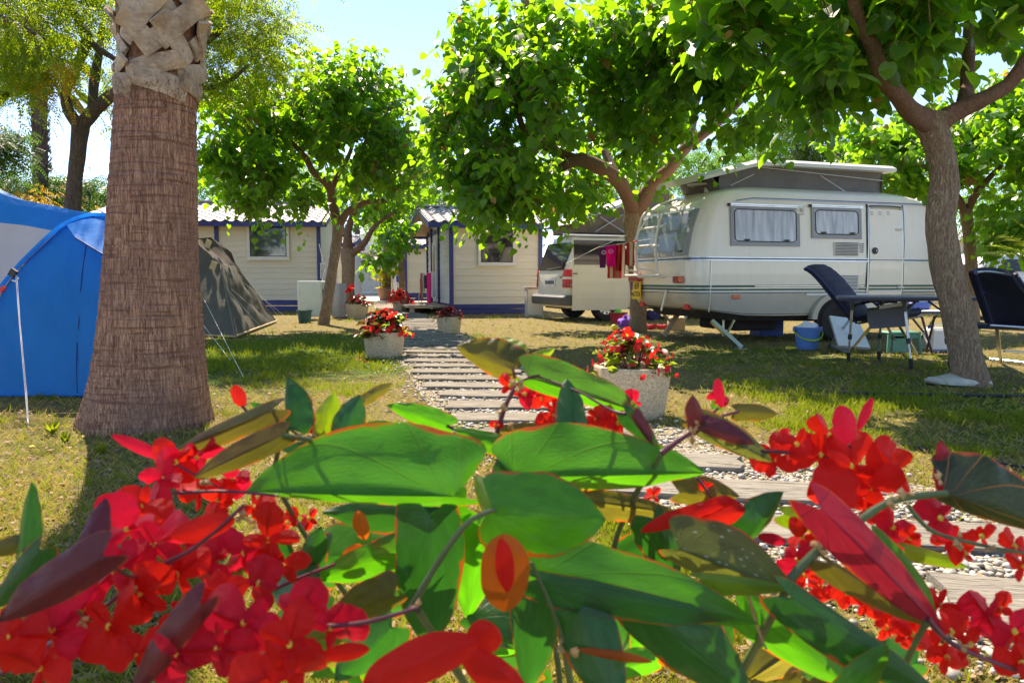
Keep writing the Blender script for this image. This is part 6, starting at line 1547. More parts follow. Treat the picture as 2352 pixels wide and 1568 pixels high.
# fallen red petals by the planter
q = MB()
for i in range(40):
    u, v = 832+rng.gauss(0, 14), 828+rng.gauss(0, 6); g = G(u, v); s = rng.uniform(.008, .018); a = rng.uniform(0, 6.28)
    c_ = Vector((g.x, g.y, .03)); d = Vector((math.cos(a), math.sin(a), .3))*s; e = Vector((-math.sin(a), math.cos(a), 0))*s*.7
    q.add([c_-d, c_-e, c_+d, c_+e+Vector((0, 0, s*.4))], [(0, 1, 2), (0, 2, 3)])
o = q.build('fallen_petals', M('pot_flower')); tag(o, 'red petals fallen on the grass left of the dark leaved planter', kind='stuff')

# ================================================================== THINGS BY THE LEFT CABIN
def at(u, v): g = G(u, v); return (g.x, g.y, 0)
Yq = 17.2; g = P(712, 700, Yq)
fr = thing('fridge', 'white fridge standing outdoors before the left cabin', 'fridge', (g.x, Yq, 0), .06)
w_, h_ = 54/F*Yq, .93+(642-645)/F*Yq
zb_ = P(700, 713, Yq).z
q = MB(); q.box((0, .28, (h_+max(.02, zb_))/2), (w_, .55, h_-max(.02, zb_)), bev=.02); q.build('cabinet', M('fridge_white'), fr)
q = MB(); q.box((-.005, -.02, (h_+.03+.02)/2+.01), (w_-.01, .045, h_-.07), bev=.015); dd = q.build('door', M('fridge_white'), fr)
q = MB(); q.box((-w_/2+.035, -.05, h_*.72), (.02, .03, .22), bev=.005); q.build('handle', M('white_plastic'), dd)
q = MB(); q.box((w_/2+.03, .3, .45), (.05, .4, .5)); q.build('condenser', M('seam_dark'), fr)
bn = thing('waste_bin', 'small dark teal bin in front of the fridge', 'bin', at(700, 741)); wb = 17/F*bn.location.y
q = MB(); q.lathe([(wb*.78, 0), (wb*.96, .25), (wb*1.02, .25), (wb*1.02, .27), (wb*.92, .27), (wb*.75, .02)], 18); q.build('tub', M('bin_teal'), bn, True)
q = MB(); q.lathe([(wb*1.03, .245), (wb*1.07, .25), (wb*1.07, .275), (wb*1.03, .28)], 18, caps=False); q.build('rim', M('bin_teal'), bn, True)
sh = thing('metal_sheet', 'grey sheet leaning behind the trunk of the smaller mulberry', 'panel', (P(778, 700, 18).x, 18, 0))
q = MB(); q.sheet(lambda u, v: Vector((-.17+.34*u, .10*v+.01*math.sin(u*9), .02+v*(P(778, 653, 18).z))), 6, 4, .012); q.build('sheet_panel', M('window_grey'), sh)
q = MB(); q.box((0, .18, .02), (.36, .3, .03)); q.build('foot', M('seam_dark'), sh)
ch = thing('clothes_airer', 'thin wire airer leaning by the post of the left cabin', 'clothes airer', (P(747, 700, 18.5).x, 18.5, 0))
for a, c_ in (((733, 560), (742, 600)), ((735, 605), (748, 605)), ((737, 605), (737, 640)), ((748, 615), (738, 650))):
    q = MB(); q.tube([P(*a, 18.5), P(*c_, 18.5)], .008, 5); q.build('wire', M('white_metal'), ch, world=True)

# ================================================================== WASHING BY THE RIGHT CABIN
def cloth(root, name, mt, p0, p1, drop0, drop1, world=True, waves=3, amp=.03, loc=None):
    q = MB(); p0, p1 = Vector(p0), Vector(p1); d = (p1-p0); nrm = Vector((-d.y, d.x, 0)); nrm = nrm.normalized() if nrm.length > 1e-6 else Vector((0, 1, 0))
    def fn(u, v):
        p = p0.lerp(p1, u)+Vector((0, 0, -(drop0+(drop1-drop0)*u)*v)); return p+nrm*amp*math.sin(u*waves*6.28+v*1.2)*(.25+v)+d*.04*math.sin(v*3+u)*v
    q.sheet(fn, 22, 12, .006); return q.build(name, M(mt), root, True, world=world, loc=loc)
ra = thing('drying_rack', 'drying rack on the deck of the right cabin', 'drying rack', (P(985, 690, 21.5).x, 21.5, .2))
for yy in (21.2, 21.9):
    q = MB(); q.tube([P(964, 627, yy), P(1000, 627, yy)], .01, 5); q.build('rail', M('white_metal'), ra, world=True)
for xx in (965, 1000):
    q = MB(); q.tube([P(xx, 627, 21.3), P(xx+3, 694, 21.9)], .01, 5); q.tube([P(xx, 627, 21.9), P(xx-3, 694, 21.2)], .01, 5); q.build('leg', M('white_metal'), ra, world=True)
def garment(label, cat, mt, u0, u1, v0, v1, Y, nm, grp=None, **kw):
    a, b_ = P(u0, v0, Y), P(u1, v0, Y); o = cloth(None, nm, mt, a-a, b_-a, P(u0, v0, Y).z-P(u0, v1, Y).z, P(u0, v0, Y).z-P(u0, v1, Y).z, world=False, **kw); o.location = a; tag(o, label, cat, grp); return o
GW = 'washing hung out to dry'
garment('narrow red brown striped towel at the left end of the drying rack', 'towel', 'towel_stripes', 965, 971, 628, 688, 21.4, 'towel', GW, waves=1)
garment('cream towel on the drying rack next to the navy cloth', 'towel', 'cream_cloth', 970, 976, 628, 670, 21.5, 'towel', GW, waves=1)
garment('dark navy garment on the drying rack beside the magenta towel', 'garment', 'navy_cloth', 974, 981, 632, 662, 21.3, 'garment', GW, waves=1)
garment('long magenta towel hanging from the drying rack', 'towel', 'pink_cloth', 980, 990, 627, 697, 21.1, 'towel', GW, waves=1)
garment('pale lilac white towel at the right end of the drying rack', 'towel', 'white_cloth', 989, 1003, 624, 682, 21.3, 'towel', GW, waves=2)
ra2 = thing('drying_rack', 'far drying rack between the two thin tree trunks', 'drying rack', (P(908, 690, 26).x, 26, 0))
q = MB(); q.tube([P(898, 632, 26), P(918, 632, 26)], .012, 5); q.build('rail', M('white_metal'), ra2, world=True)
for xx in (899, 917):
    q = MB(); q.tube([P(xx, 632, 26), P(xx, 703, 26)], .012, 5); q.build('leg', M('white_metal'), ra2, world=True)
garment('cream dress on the far drying rack', 'garment', 'cream_cloth', 899, 904, 633, 672, 25.9, 'garment', GW, waves=1)
garment('pinkish white shirt on the far drying rack', 'garment', 'white_cloth', 903, 911, 634, 670, 26.1, 'garment', GW, waves=1)
garment('small blue cloth at the right end of the far drying rack', 'garment', 'blue_cloth', 910, 917, 632, 648, 26, 'garment', GW, waves=1)

# ================================================================== WASHING LINE FROM THE RACK
l0, l1 = P(1375, 568, 11.2), P(1545, 541, 10.7)
q = MB(); q.tube([P(1300, 605, 16.0)-l0, P(1378, 566, 11.6)-l0, Vector((0, 0, 0)), l1-l0], .005, 5); q.tube([Vector((0, 0, 0)), P(1440, 540, 12.6)-l0], .004, 5); o = q.build('washing_line', M('rope'))
o.location = l0; tag(o, 'thin line strung from the bike rack past the camper van', 'washing line')
def lt(u): t = (u-1375)/(1545-1375); return l0.lerp(l1, t)
def on_line(label, mt, u0, u1, v1, nm='towel', dy=0., **kw):
    a, b_ = lt(u0)+Vector((0, dy, 0)), lt(u1)+Vector((0, dy, 0)); z = P(u0, v1, a.y).z; z2 = P(u1, v1, b_.y).z; o = cloth(None, nm, mt, a-a, b_-a, a.z-z, b_.z-z2, world=False, **kw); o.location = a; tag(o, label, 'towel', 'towels on the bike rack line'); return o
on_line('purple towel with pale flowers at the left end of the line', 'towel_purple', 1376, 1394, 615, dy=0, waves=.6)
on_line('bright pink towel with flower dots on the line', 'towel_pink', 1392, 1416, 612, dy=-.03, waves=.6)
on_line('red towel hanging next to the pink one', 'towel_red', 1416, 1432, 622, dy=.03, waves=1.5)
on_line('long red and orange striped towel on the line before the caravan', 'towel_stripes', 1397, 1440, 639, dy=.10, waves=2.2, amp=.02)
on_line('narrow striped towel folded over the line nearest the bike rack', 'towel_stripes', 1440, 1458, 610, dy=-.02, waves=1)
on_line('small orange cloth pegged right at the bike rack', 'red_cloth', 1452, 1465, 553, dy=-.05, waves=.5)

# ================================================================== THINGS ROUND THE CENTRE TRUNK
bk = thing('laundry_basket', 'red tub of toys left of the centre trunk', 'tub', at(1420, 742)); w_ = 20/F*bk.location.y
q = MB(); q.lathe([(w_*.8, 0), (w_, .20), (w_*1.04, .20), (w_*1.04, .22), (w_*.92, .22), (w_*.78, .02)], 16); q.build('tub', M('red_cloth'), bk, True)
q = MB(); q.lathe([(w_*1.05, .20), (w_*1.10, .205), (w_*1.10, .225), (w_*1.05, .23)], 16, caps=False); q.build('rim', M('dark_red_plastic'), bk, True)
def blobthing(name, label, cat, mt, u, v, w_px, h_px, seed=0, group=None, mb_scale=(1, .8), z0=0, Y=None, crumple=0):
    if cat in ('bag', 'plastic bag', 'cloth'): crumple = max(crumple, .25)
    g = G(u, v) if Y is None else Vector((P(u, v, Y).x, Y, 0)); w = w_px/2/F*g.y; h = h_px/F*g.y
    vs, fs, _ = ico(seed, 3, (w, w*mb_scale[1], h*.62)); q = MB(); cr_ = lambda x, y, z: 1+crumple*(noise.noise(Vector((x/w*2.3, y/w*2.3, z/w*2.3+seed)))*1.3+abs(noise.noise(Vector((x/w*5, y/w*5, z/w*5+seed))))*.8)
    q.add([(x*cr_(x, y, z), y*cr_(x, y, z), max(0, z*cr_(x, y, z)+h*.42)) for x, y, z in vs], fs); o = q.build(name, M(mt), None, True); o.location = (g.x, g.y, z0); return tag(o, label, cat, group)
blobthing('ball', 'green ball lying in the red tub', 'ball', 'green_ball', 1420, 742, 20, 16, 1, z0=.15, Y=bk.location.y)
blobthing('beach_bag', 'violet cloth bag slumped left of the centre trunk', 'bag', 'violet_cloth', 1438, 752, 36, 26, 2, crumple=.35)
blobthing('ball', 'yellow ball on the grass left of the centre trunk', 'ball', 'yellow_ball', 1413, 758, 17, 13, 3)
blobthing('plastic_bag', 'crumpled clear bag under the rear of the caravan', 'plastic bag', 'clear_bag', 1566, 733, 28, 22, 4)
blobthing('bag', 'grey sack beside the violet bag', 'bag', 'grey_mesh', 1440, 764, 34, 14, 5)
blobthing('bag', 'dark blue bag behind the centre trunk', 'bag', 'navy_cloth', 1496, 735, 34, 22, 6)
g = G(1532, 752); q = MB(); q.box((0, 0, .12), (.28, .25, .24), bev=.01); q.box((.0, -.05, .245), (.26, .1, .01), Matrix.Rotation(.3, 3, 'X')); o = q.build('cardboard_box', M('cardboard')); o.location = (g.x, 13.6, 0); tag(o, 'cardboard box under the rear corner of the caravan', 'box')
q = MB(); r0, r1 = G(1486, 757), G(1552, 762); q.tube([tuple(x) for x in spline([(0, 0, .045), ((r1-r0).x*.4, .05, .055), ((r1-r0).x*.7, -.02, .05), ((r1-r0).x, 0, .045)], 6)], .05, 10, True, .35); o = q.build('rolled_mat', M('red_cloth'), None, True); o.location = r0; tag(o, 'rolled red mat lying right of the centre trunk', 'rolled mat')
cb = thing('crate', 'dark blue crate under the caravan behind the bucket', 'crate', (P(1762, 700, 12.2).x, 12.2, 0), .2)
for c_, d_ in (((0, -.17, .15), (.40, .02, .28)), ((0, .17, .15), (.40, .02, .28)), ((-.2, 0, .15), (.02, .32, .28)), ((.2, 0, .15), (.02, .32, .28)), ((0, 0, .02), (.38, .32, .02))):
    q = MB(); q.box(c_, d_, bev=.004); q.build('side', M('crate_blue'), cb)
q = MB(); q.box((.05, 0, .31), (.25, .2, .03)); o = q.build('lid', M('crate_blue'), cb)

# ================================================================== AWNING CORNER: bucket, board, chairs, tables
bu = thing('bucket', 'light blue bucket with lime handle beside the caravan wheel', 'bucket', (P(1857, 700, 9.9).x, 9.9, 0)); r1_ = 31/F*9.9; hb = .30
q = MB(); q.lathe([(r1_*.72, 0), (r1_*.92, hb*.9), (r1_*1.0, hb*.9), (r1_*1.02, hb), (r1_*.93, hb), (r1_*.90, hb*.9), (r1_*.70, .02)], 28); q.build('pail', M('bucket_blue'), bu, True, angle=R(50))
q = MB(); q.tube([(r1_*1.06*math.cos(a), -r1_*.95*math.sin(a)-.0, hb*.86-.13*math.sin(a)) for a in [math.pi*k/16 for k in range(17)]], [.008]*6+[.013]*5+[.008]*6, 8); q.build('handle', M('lime_plastic'), bu, True)
for s_ in (-1, 1):
    q = MB(); q.box((s_*r1_*1.02, 0, hb*.86), (.02, .05, .05), bev=.005); q.build('ear', M('bucket_blue'), bu)
blobthing('cloth', 'light cloths rising from the blue bucket', 'cloth', 'white_cloth', 1857, 700, 44, 20, 8, z0=.24, Y=9.9)
# leaning board
wbd = thing('folding_panel', 'pale grey board leaning against the caravan wheel', 'board', (P(1950, 700, 9.45).x, 9.45, 0))
c4 = [P(1905, 727, 9.9), P(1970, 735, 9.9), P(1998, 800, 9.35), P(1925, 795, 9.35)]
c4[2].z = max(c4[2].z, .03); c4[3].z = max(c4[3].z, .03)
q = MB(); q.sheet(lambda u, v: c4[3].lerp(c4[2], u).lerp(c4[0].lerp(c4[1], u), v), 2, 2, .035); q.build('board_panel', M('white_cloth'), wbd, world=True)
q = MB(); q.tube([c4[0], c4[1], c4[2], c4[3], c4[0]], .012, 6); q.build('rim', M('window_grey'), wbd, world=True)
# camping table (grey, telescopic legs)
feet = [(1948, 832), (2018, 829), (2094, 849), (2185, 849)]; tops = [(1958, 700, 8.2), (2026, 692, 8.25), (2076, 700, 7.75), (2160, 698, 7.75)]
tt = thing('camping_table', 'dark grey camping table with four telescopic aluminium legs left of the forked tree', 'table', (*G(2066, 840).xy, 0))
zt_ = .735
cT = [P(1912, 684, 8.35), P(2215, 682, 8.35), P(2250, 690, 7.45), P(1925, 690, 7.45)]
cT = [Vector((p.x, p.y, zt_)) for p in cT]; cT[0].x += .05
q = MB(); q.sheet(lambda u, v: cT[3].lerp(cT[2], u).lerp(cT[0].lerp(cT[1], u), v), 2, 2, .035); q.build('table_top', M('table_dark'), tt, world=True)
q = MB(); q.tube([c+Vector((0, 0, .004)) for c in cT+cT[:1]], .019, 8); q.build('rim', M('table_dark'), tt, world=True)
for k, (ft, tp) in enumerate(zip(feet, tops)):
    f_ = G(*ft); f_.z = 0.; p = P(*tp); p.z = zt_-.02
    d = f_-p; leg = MB(); leg.tube([p+d*.10, p+d*.58], .014, 10); lo = leg.build('leg', M('aluminium'), tt, True, world=True)
    q = MB(); q.tube([p, p+d*.17], [.024, .018], 10); q.build('bracket', M('table_dark'), lo, world=False).location = -Vector(lo.location)-Vector(tt.location)
    q = MB(); q.tube([p+d*.55, p+d*.63], .022, 10); q.build('clamp', M('black_plastic'), lo).location = -Vector(tt.location)
    q = MB(); q.tube([p+d*.6, p+d*.92], .011, 10); q.build('inner_tube', M('aluminium'), lo).location = -Vector(tt.location)
    q = MB(); q.tube([p+d*.84, f_], .021, 10); q.build('foot', M('rubber'), lo).location = -Vector(tt.location)
    s_ = 1 if k % 2 == 0 else -1
    q = MB(); q.tube([p+d*.16, Vector((p.x+s_*.13, p.y, zt_-.03))], .011, 6); q.build('stay', M('table_dark'), tt, world=True)
# reclining chair on the left: tall navy back seen from behind-left
def recliner(label, pts_back, seatc, legs, loc, group='navy camping recliners'):
    t = thing('recliner_chair', label, 'chair', loc, 0, group); return t
c1 = recliner('navy recliner with tall back half hidden by the grey camping table', None, None, None, (*G(2000, 800).xy, 0))
def padded(root, name, mid, halfw, wdir, th, mt, edge=.03, n=16):
    """padding that follows a side profile of 3D points, wide along wdir"""
    sp = [Vector(x) for x in spline([tuple(p) for p in mid], 5)]; q = MB(); m = len(sp)-1; wd = Vector(wdir).normalized()
    def fn(u, v):
        i = v*m; k = min(int(i), m-1); p = sp[k].lerp(sp[k+1], i-k); tdir = (sp[k+1]-sp[k]).normalized(); nn = tdir.cross(wd).normalized()
        s = (u-.5)*2; c_ = edge*(abs(s)**4)*2; rib = .006*math.sin(v*60)*(1-abs(s)**6)
        ew = halfw*(1-.18*max(0, v-.88)/.12*(abs(s)**2))
        return p+wd*s*ew+nn*(c_+rib)
    q.sheet(fn, 14, 40, th); return q.build(name, M(mt), root, True, world=True)
wd1 = Vector((.82, .57, 0))
b_ = [P(1992, 735, 8.55), P(1968, 705, 8.55), P(1938, 668, 8.55), P(1912, 636, 8.55), P(1892, 617, 8.55), P(1876, 609, 8.55)]
padded(c1, 'backrest', b_, .235, wd1, .035, 'navy_padding')
s_ = [P(1995, 735, 8.5), P(2040, 728, 8.5), P(2095, 722, 8.5)]
padded(c1, 'seat', s_, .26, wd1, .05, 'navy_padding')
def tb_(root, nm, pts, r, mt): q = MB(); q.tube(pts, r, 8); return q.build(nm, M(mt), root, True, world=True)
def flatbar(root, nm, a, b2, w, th, mt):
    a, b2 = Vector(a), Vector(b2); d = (b2-a); q = MB(); rot = d.to_track_quat('Z', 'Y').to_matrix(); q.box((a+b2)/2, (w, th, d.length), rot, bev=.004); return q.build(nm, M(mt), root, world=True)
for dy in (-.22, .22):
    o_ = wd1*dy
    tb_(c1, 'back_tube', [p+o_+Vector((0, 0, -.03)) for p in b_], .013, 'navy_plastic')
    tb_(c1, 'seat_tube', [p+o_+Vector((0, 0, -.03)) for p in s_], .013, 'aluminium')
    tb_(c1, 'armrest', [P(1985, 700, 8.5)+o_*1.1, P(2030, 690, 8.5)+o_*1.1, P(2085, 692, 8.5)+o_*1.1], .018, 'navy_plastic')
g1, g2 = G(1903, 796), G(1992, 800)
flatbar(c1, 'leg', G(1902, 797)+Vector((0, 0, .01)), P(1962, 722, 9.3), .035, .02, 'aluminium'); flatbar(c1, 'leg', G(1950, 812)+Vector((0, 0, .01)), P(2010, 738, 8.6), .035, .02, 'aluminium')
flatbar(c1, 'foot_bar', G(1902, 795)+Vector((0, 0, .02)), G(1950, 812)+Vector((0, 0, .02)), .05, .03, 'window_grey')
flatbar(c1, 'leg', G(2066, 808)+Vector((0, 0, .01)), P(2030, 730, 8.9), .035, .02, 'aluminium'); flatbar(c1, 'leg', G(2108, 822)+Vector((0, 0, .02)), P(2060, 738, 8.4), .035, .02, 'aluminium')
flatbar(c1, 'foot_bar', G(2050, 800)+Vector((0, 0, .03)), G(2100, 806)+Vector((0, 0, .03)), .05, .03, 'window_grey')
# grey mesh leg rest hanging in front
q = MB(); m4 = [P(1992, 712, 8.15), P(2093, 703, 8.1), P(2087, 749, 8.1), P(1999, 755, 8.15)]
q.sheet(lambda u, v: m4[0].lerp(m4[1], u).lerp(m4[3].lerp(m4[2], u), v)+Vector((0, .03*math.sin(3.14*v), 0)), 6, 5, .012); q.build('leg_rest', M('grey_mesh'), c1, True, world=True)
tb_(c1, 'leg_rest_tube', [m4[0]+Vector((0, 0, .01)), m4[1]+Vector((0, 0, .01))], .012, 'aluminium')
q = MB(); q.sheet(lambda u, v: P(2022, 702, 8.05).lerp(P(2088, 692, 8.05), u)+Vector((0, .02*v, -.035*v)), 4, 2, .01); q.build('cup_strip', M('white_plastic'), c1, world=True)
# recliner at the right edge, seen from behind
c2 = recliner('navy recliner cut by the right edge of the photo, seen from behind', None, None, None, (*G(2320, 830).xy, 0))
bb = [P(2318, 742, 7.15), P(2300, 700, 6.95), P(2282, 655, 6.78), P(2270, 632, 6.70), P(2266, 624, 6.64)]
q = MB(); L4 = [P(2262, 744, 7.1), P(2228, 640, 6.75), P(2226, 628, 6.62)]; R4 = [P(2420, 752, 6.9), P(2345, 665, 6.6), P(2318, 628, 6.5)]
def bk_(u, v):
    sl_ = [Vector(x) for x in spline([tuple(p) for p in L4], 6)]; sr = [Vector(x) for x in spline([tuple(p) for p in R4], 6)]; i = v*(len(sl_)-1); k = min(int(i), len(sl_)-2); f_ = i-k
    a, b2 = sl_[k].lerp(sl_[k+1], f_), sr[k].lerp(sr[k+1], f_); s = 2*u-1
    return a.lerp(b2, u)+Vector((0, -.05*(abs(s)**4)+.05*math.cos(s*1.57), .03*math.cos(s*1.57)*v))
q.sheet(bk_, 16, 24, .06); q.build('backrest', M('navy_padding'), c2, True, world=True)
for u_ in (0.02, .98): tb_(c2, 'back_tube', [bk_(u_, k/10)+Vector((0, -.05, 0)) for k in range(11)], .016, 'navy_plastic')
tb_(c2, 'elastic_cord', [bk_(.35+.03*math.sin(k), .9-.05*k)+Vector((0, -.06, 0)) for k in range(7)], .003, 'rope')
tb_(c2, 'cross_tube', [bk_(k/8, .86)+Vector((0, -.05, 0)) for k in range(9)], .010, 'aluminium')
tb_(c2, 'cross_tube', [bk_(k/8, .38-.06*math.sin(k/8*3.14))+Vector((0, -.045, 0)) for k in range(9)], .006, 'navy_plastic')
tb_(c2, 'seat_tube', [P(2262, 742, 7.1), P(2275, 747, 7.0), P(2352, 752, 6.9), P(2450, 758, 6.8)], .016, 'aluminium')
q = MB(); q.sheet(lambda u, v: P(2270, 748, 7.0).lerp(P(2430, 756, 6.85), u)+Vector((0, .5*v, -.02*math.sin(3.14*v))), 6, 5, .04); q.build('seat', M('navy_padding'), c2, True, world=True)
flatbar(c2, 'leg', P(2290, 752, 7.05), G(2312, 838)+Vector((0, .1, .02)), .035, .02, 'aluminium'); flatbar(c2, 'leg', P(2420, 756, 6.9), G(2440, 850)+Vector((0, 0, .02)), .035, .02, 'aluminium')
flatbar(c2, 'foot_bar', G(2276, 831)+Vector((0, 0, .03)), G(2420, 848)+Vector((0, 0, .03)), .055, .035, 'aluminium'); flatbar(c2, 'stretcher', P(2306, 806, 7.15), P(2400, 812, 7.1), .04, .02, 'aluminium')
# second low table with black crossed legs, and what stands on it
t2 = thing('side_table', 'low folding table with black crossed legs behind the camping table', 'table', (*G(2130, 800).xy, 0))
Y2 = 9.2
tp4 = [P(2080, 716, Y2+.35), P(2195, 716, Y2+.35), P(2200, 719, Y2-.15), P(2105, 720, Y2-.15)]; z2 = .53
tp4 = [Vector((p.x, p.y, z2)) for p in tp4]
q = MB(); q.sheet(lambda u, v: tp4[3].lerp(tp4[2], u).lerp(tp4[0].lerp(tp4[1], u), v), 2, 2, .025); q.build('table_top', M('white_plastic'), t2, world=True)
tb_(t2, 'rim', tp4+[tp4[0]], .014, 'navy_plastic')
for a, b2 in (((2092, 726, Y2+.2), (2150, 800)), ((2150, 726, Y2-.1), (2108, 790)), ((2118, 730, 8.6), (2140, 812)), ((2146, 728, 8.6), (2128, 810))):
    e_ = G(*b2); tb_(t2, 'leg', [P(*a), e_+Vector((0, 0, .015))], .014, 'navy_plastic' if a[0] == 2118 else 'black_plastic')
tb_(t2, 'foot_bar', [G(2140, 812)+Vector((0, 0, .02)), G(2200, 806)+Vector((0, 0, .02))], .014, 'navy_plastic')
q = MB(); p = P(2108, 713, Y2+.2); q.box((0, 0, .06), (.24, .16, .10), bev=.02); o = q.build('cool_box', M('crate_blue')); o.location = (p.x, p.y, z2+.01); tag(o, 'small dark blue box on the low folding table', 'box')
# green stool
gs = thing('step_stool', 'small green plastic stool under the camping table', 'stool', (P(2070, 700, 9.4).x, 9.4, 0)); zs_ = .26; ws = 38/F*9.4
q = MB(); q.box((0, 0, zs_), (ws*2, .26, .03), bev=.012); q.build('seat', M('stool_green'), gs)
for sx_ in (-1, 1):
    for sy_ in (-1, 1):
        q = MB(); q.tube([(sx_*ws*.86, sy_*.10, zs_-.01), (sx_*ws*1.0, sy_*.13, .0)], [.028, .018], 6); q.build('leg', M('stool_green'), gs)
q = MB(); q.box((0, -.11, zs_-.04), (ws*1.9, .012, .05)); q.box((-.05, -.11, .12), (ws*.9, .012, .20)); q.build('apron', M('stool_green'), gs)
# white water container
wcn = thing('water_container', 'white water container standing under the low folding table', 'container', (P(2160, 700, 9.6).x, 9.6, 0)); 
q = MB(); q.box((0, 0, .155), (.33, .22, .31), bev=.035); q.build('body', M('white_plastic'), wcn)
q = MB(); q.tube([(-.07, 0, .31), (-.07, 0, .35), (.07, 0, .35), (.07, 0, .31)], .014, 6); q.build('handle', M('white_plastic'), wcn)
q = MB(); q.lathe([(.03, .30), (.03, .335), (.0, .335)], 12, (-.12, 0, 0)); q.build('cap', M('crate_blue'), wcn)
# soft toy / shoe like thing by the trunk on the table
blobthing('cloth', 'crumpled beige cloth on the low table beside the forked trunk', 'cloth', 'cream_cloth', 2185, 700, 26, 30, 12, z0=.55, Y=9.1)

# stone, hose, leaves on the lawn
q = MB(); vs, fs, _ = ico(21, 3, (.265, .13, .09)); g = G(2205, 886)
q.add([(x, y, z*(1.0 if z > 0 else .3)) for x, y, z in vs], fs); o = q.build('stone', M('rock_pale'), None, True); o.location = (g.x, g.y+.05, .012); o.rotation_euler = (0, .03, -.12); tag(o, 'long pale flat stone at the foot of the forked tree', 'stone')
q = MB(); a, b2 = G(1928, 907), G(2500, 917); q.tube([tuple(x) for x in spline([(0, 0, .018), ((b2-a).x*.3, (b2-a).y*.3+.01, .016), ((b2-a).x*.6, (b2-a).y*.6-.02, .02), ((b2-a).x, (b2-a).y, .016)], 6)], .014, 8); o = q.build('garden_hose', M('hose_dark'), None, True); o.location = a; tag(o, 'black hose pipe lying across the lawn at right', 'hose')
q = MB(); q.tube([tuple(x) for x in spline([(1.98, 4.35, .015), (2.3, 3.9, .012), (2.55, 3.5, .015), (2.9, 3.0, .012), (3.3, 2.5, .012)], 6)], .006, 6); o = q.build('cable', M('hose_dark'), None, True, loc=(1.98, 4.35, 0)); tag(o, 'thin black cable on the gravel near the right edge', 'cable')
def flat_leaf(label, u, v, s, mt='yellow_leaf', rz=0):
    g = G(u, v); o = link('fallen_leaf', leaf_single(MUL, 'leaf_mulberry').copy(), None); o.data.materials.clear(); o.data.materials.append(M(mt)); o.location = (g.x, g.y, .035); o.scale = (s, s, s); o.rotation_euler = (.1, -.15, rz); tag(o, label, 'leaf', 'fallen yellow leaves')
flat_leaf('large yellow leaf fallen left of the blue bucket', 1808, 808, .17, rz=.2); flat_leaf('tiny yellow leaf on the lawn below the bucket', 1840, 848, .05, rz=1.4); flat_leaf('yellow fallen leaf at the left edge of the photo near the palm', 68, 1040, .03)
flat_leaf('yellow leaf on the dry grass left of the centre trunk', 1345, 768, .16, rz=.9)

# white vehicle at the right edge
vv = thing('parked_car', 'white vehicle with red tail light mostly hidden behind the right recliner', 'vehicle', (P(2240, 650, 17).x, 17, 0), R(12))
q = MB(); loft(q, [(.32, .1, 4.2, .05, 1.75, .15), (.5, .0, 4.3, .0, 1.8, .2), (.95, .02, 4.2, .0, 1.8, .2), (1.05, .05, 3.6, .02, 1.78, .2), (1.45, .35, 2.6, .12, 1.68, .2), (1.55, .6, 2.3, .25, 1.55, .2)]); q.build('body', M('car_white'), vv, True, angle=R(50))
q = MB(); q.sheet(lambda u, v: Vector((.06+.30*v-.012, .25+1.3*u, 1.06+.36*v)), 4, 3, .015); q.build('rear_window', M('glass_dark'), vv)
q = MB(); q.box((.08, -.0, .98), (.20, .03, .26), bev=.012); q.build('tail_light', M('red_plastic'), vv); q = MB(); q.box((.01, 1.6, .9), (.05, .2, .3), bev=.012); q.build('tail_light', M('red_plastic'), vv)
q = MB(); q.box((1.6, .03, 1.26), (1.6, .02, .28), Matrix.Rotation(-.2, 3, 'X')); q.build('side_window', M('glass_dark'), vv)
for xx in (.8, 3.4):
    wheel(vv, xx, .10, .31, .2)
# young date palm fronds at the right edge
yp_ = thing('young_palm', 'young palm with arching fronds at the right edge', 'palm', (P(2420, 700, 11).x, 11, 0))
q = MB(); q.tube([(0, 0, 0), (0, 0, .5)], [.14, .12], 10); q.build('trunk', M('bark_dark'), yp_, True)
def frond(root, pts, ll=.35, n=34):
    sp = [Vector(x) for x in spline([tuple(p) for p in pts], 8)]; q = MB(); q.tube(sp, [.012*(1-.7*i/len(sp)) for i in range(len(sp))], 5)
    for i in range(n):
        t = (i+2)/(n+2)*(len(sp)-1); k = min(int(t), len(sp)-2); p = sp[k].lerp(sp[k+1], t-k); d = (sp[k+1]-sp[k]).normalized(); side = d.cross(Vector((0, 0, 1))).normalized(); l = ll*math.sin(math.pi*(.15+.8*i/n))
        for s in (-1, 1):
            e = p+(d*.65+side*s*.7+Vector((0, 0, -.25+.4*rng.random()))).normalized()*l; w = d*.009; m_ = p.lerp(e, .5)
            q.add([p-w, m_-w*1.3+Vector((0, 0, .01)), e, m_+w*1.3, p+w], [(0, 1, 3, 4), (1, 2, 3)])
    return q.build('frond', M('palm_frond'), root, world=True)
c0 = Vector((yp_.location.x, 11, .5))
for e_ in ((2262, 582, 10.6), (2215+45, 545+20, 11.3), (2300, 540, 10.4), (2330, 505, 11.4), (2350, 690, 10.2), (2480, 480, 11), (2560, 540, 11.3), (2600, 620, 10.6)):
    e = P(*e_); mid = c0.lerp(e, .55)+Vector((0, 0, .35)); frond(yp_, [c0, c0.lerp(e, .25)+Vector((0, 0, .35)), mid, e])
# rope between the two mulberries and a dead twig hanging
q = MB(); a = P(938, 410, 13.5); q.tube([Vector((0, 0, 0)), P(1000, 388, 12.5)-a, P(1060, 368, 11.5)-a], .008, 5); o = q.build('rope', M('bract_tan')); o.location = a; tag(o, 'taut brown rope tied between the smaller and the largest mulberry', 'rope')
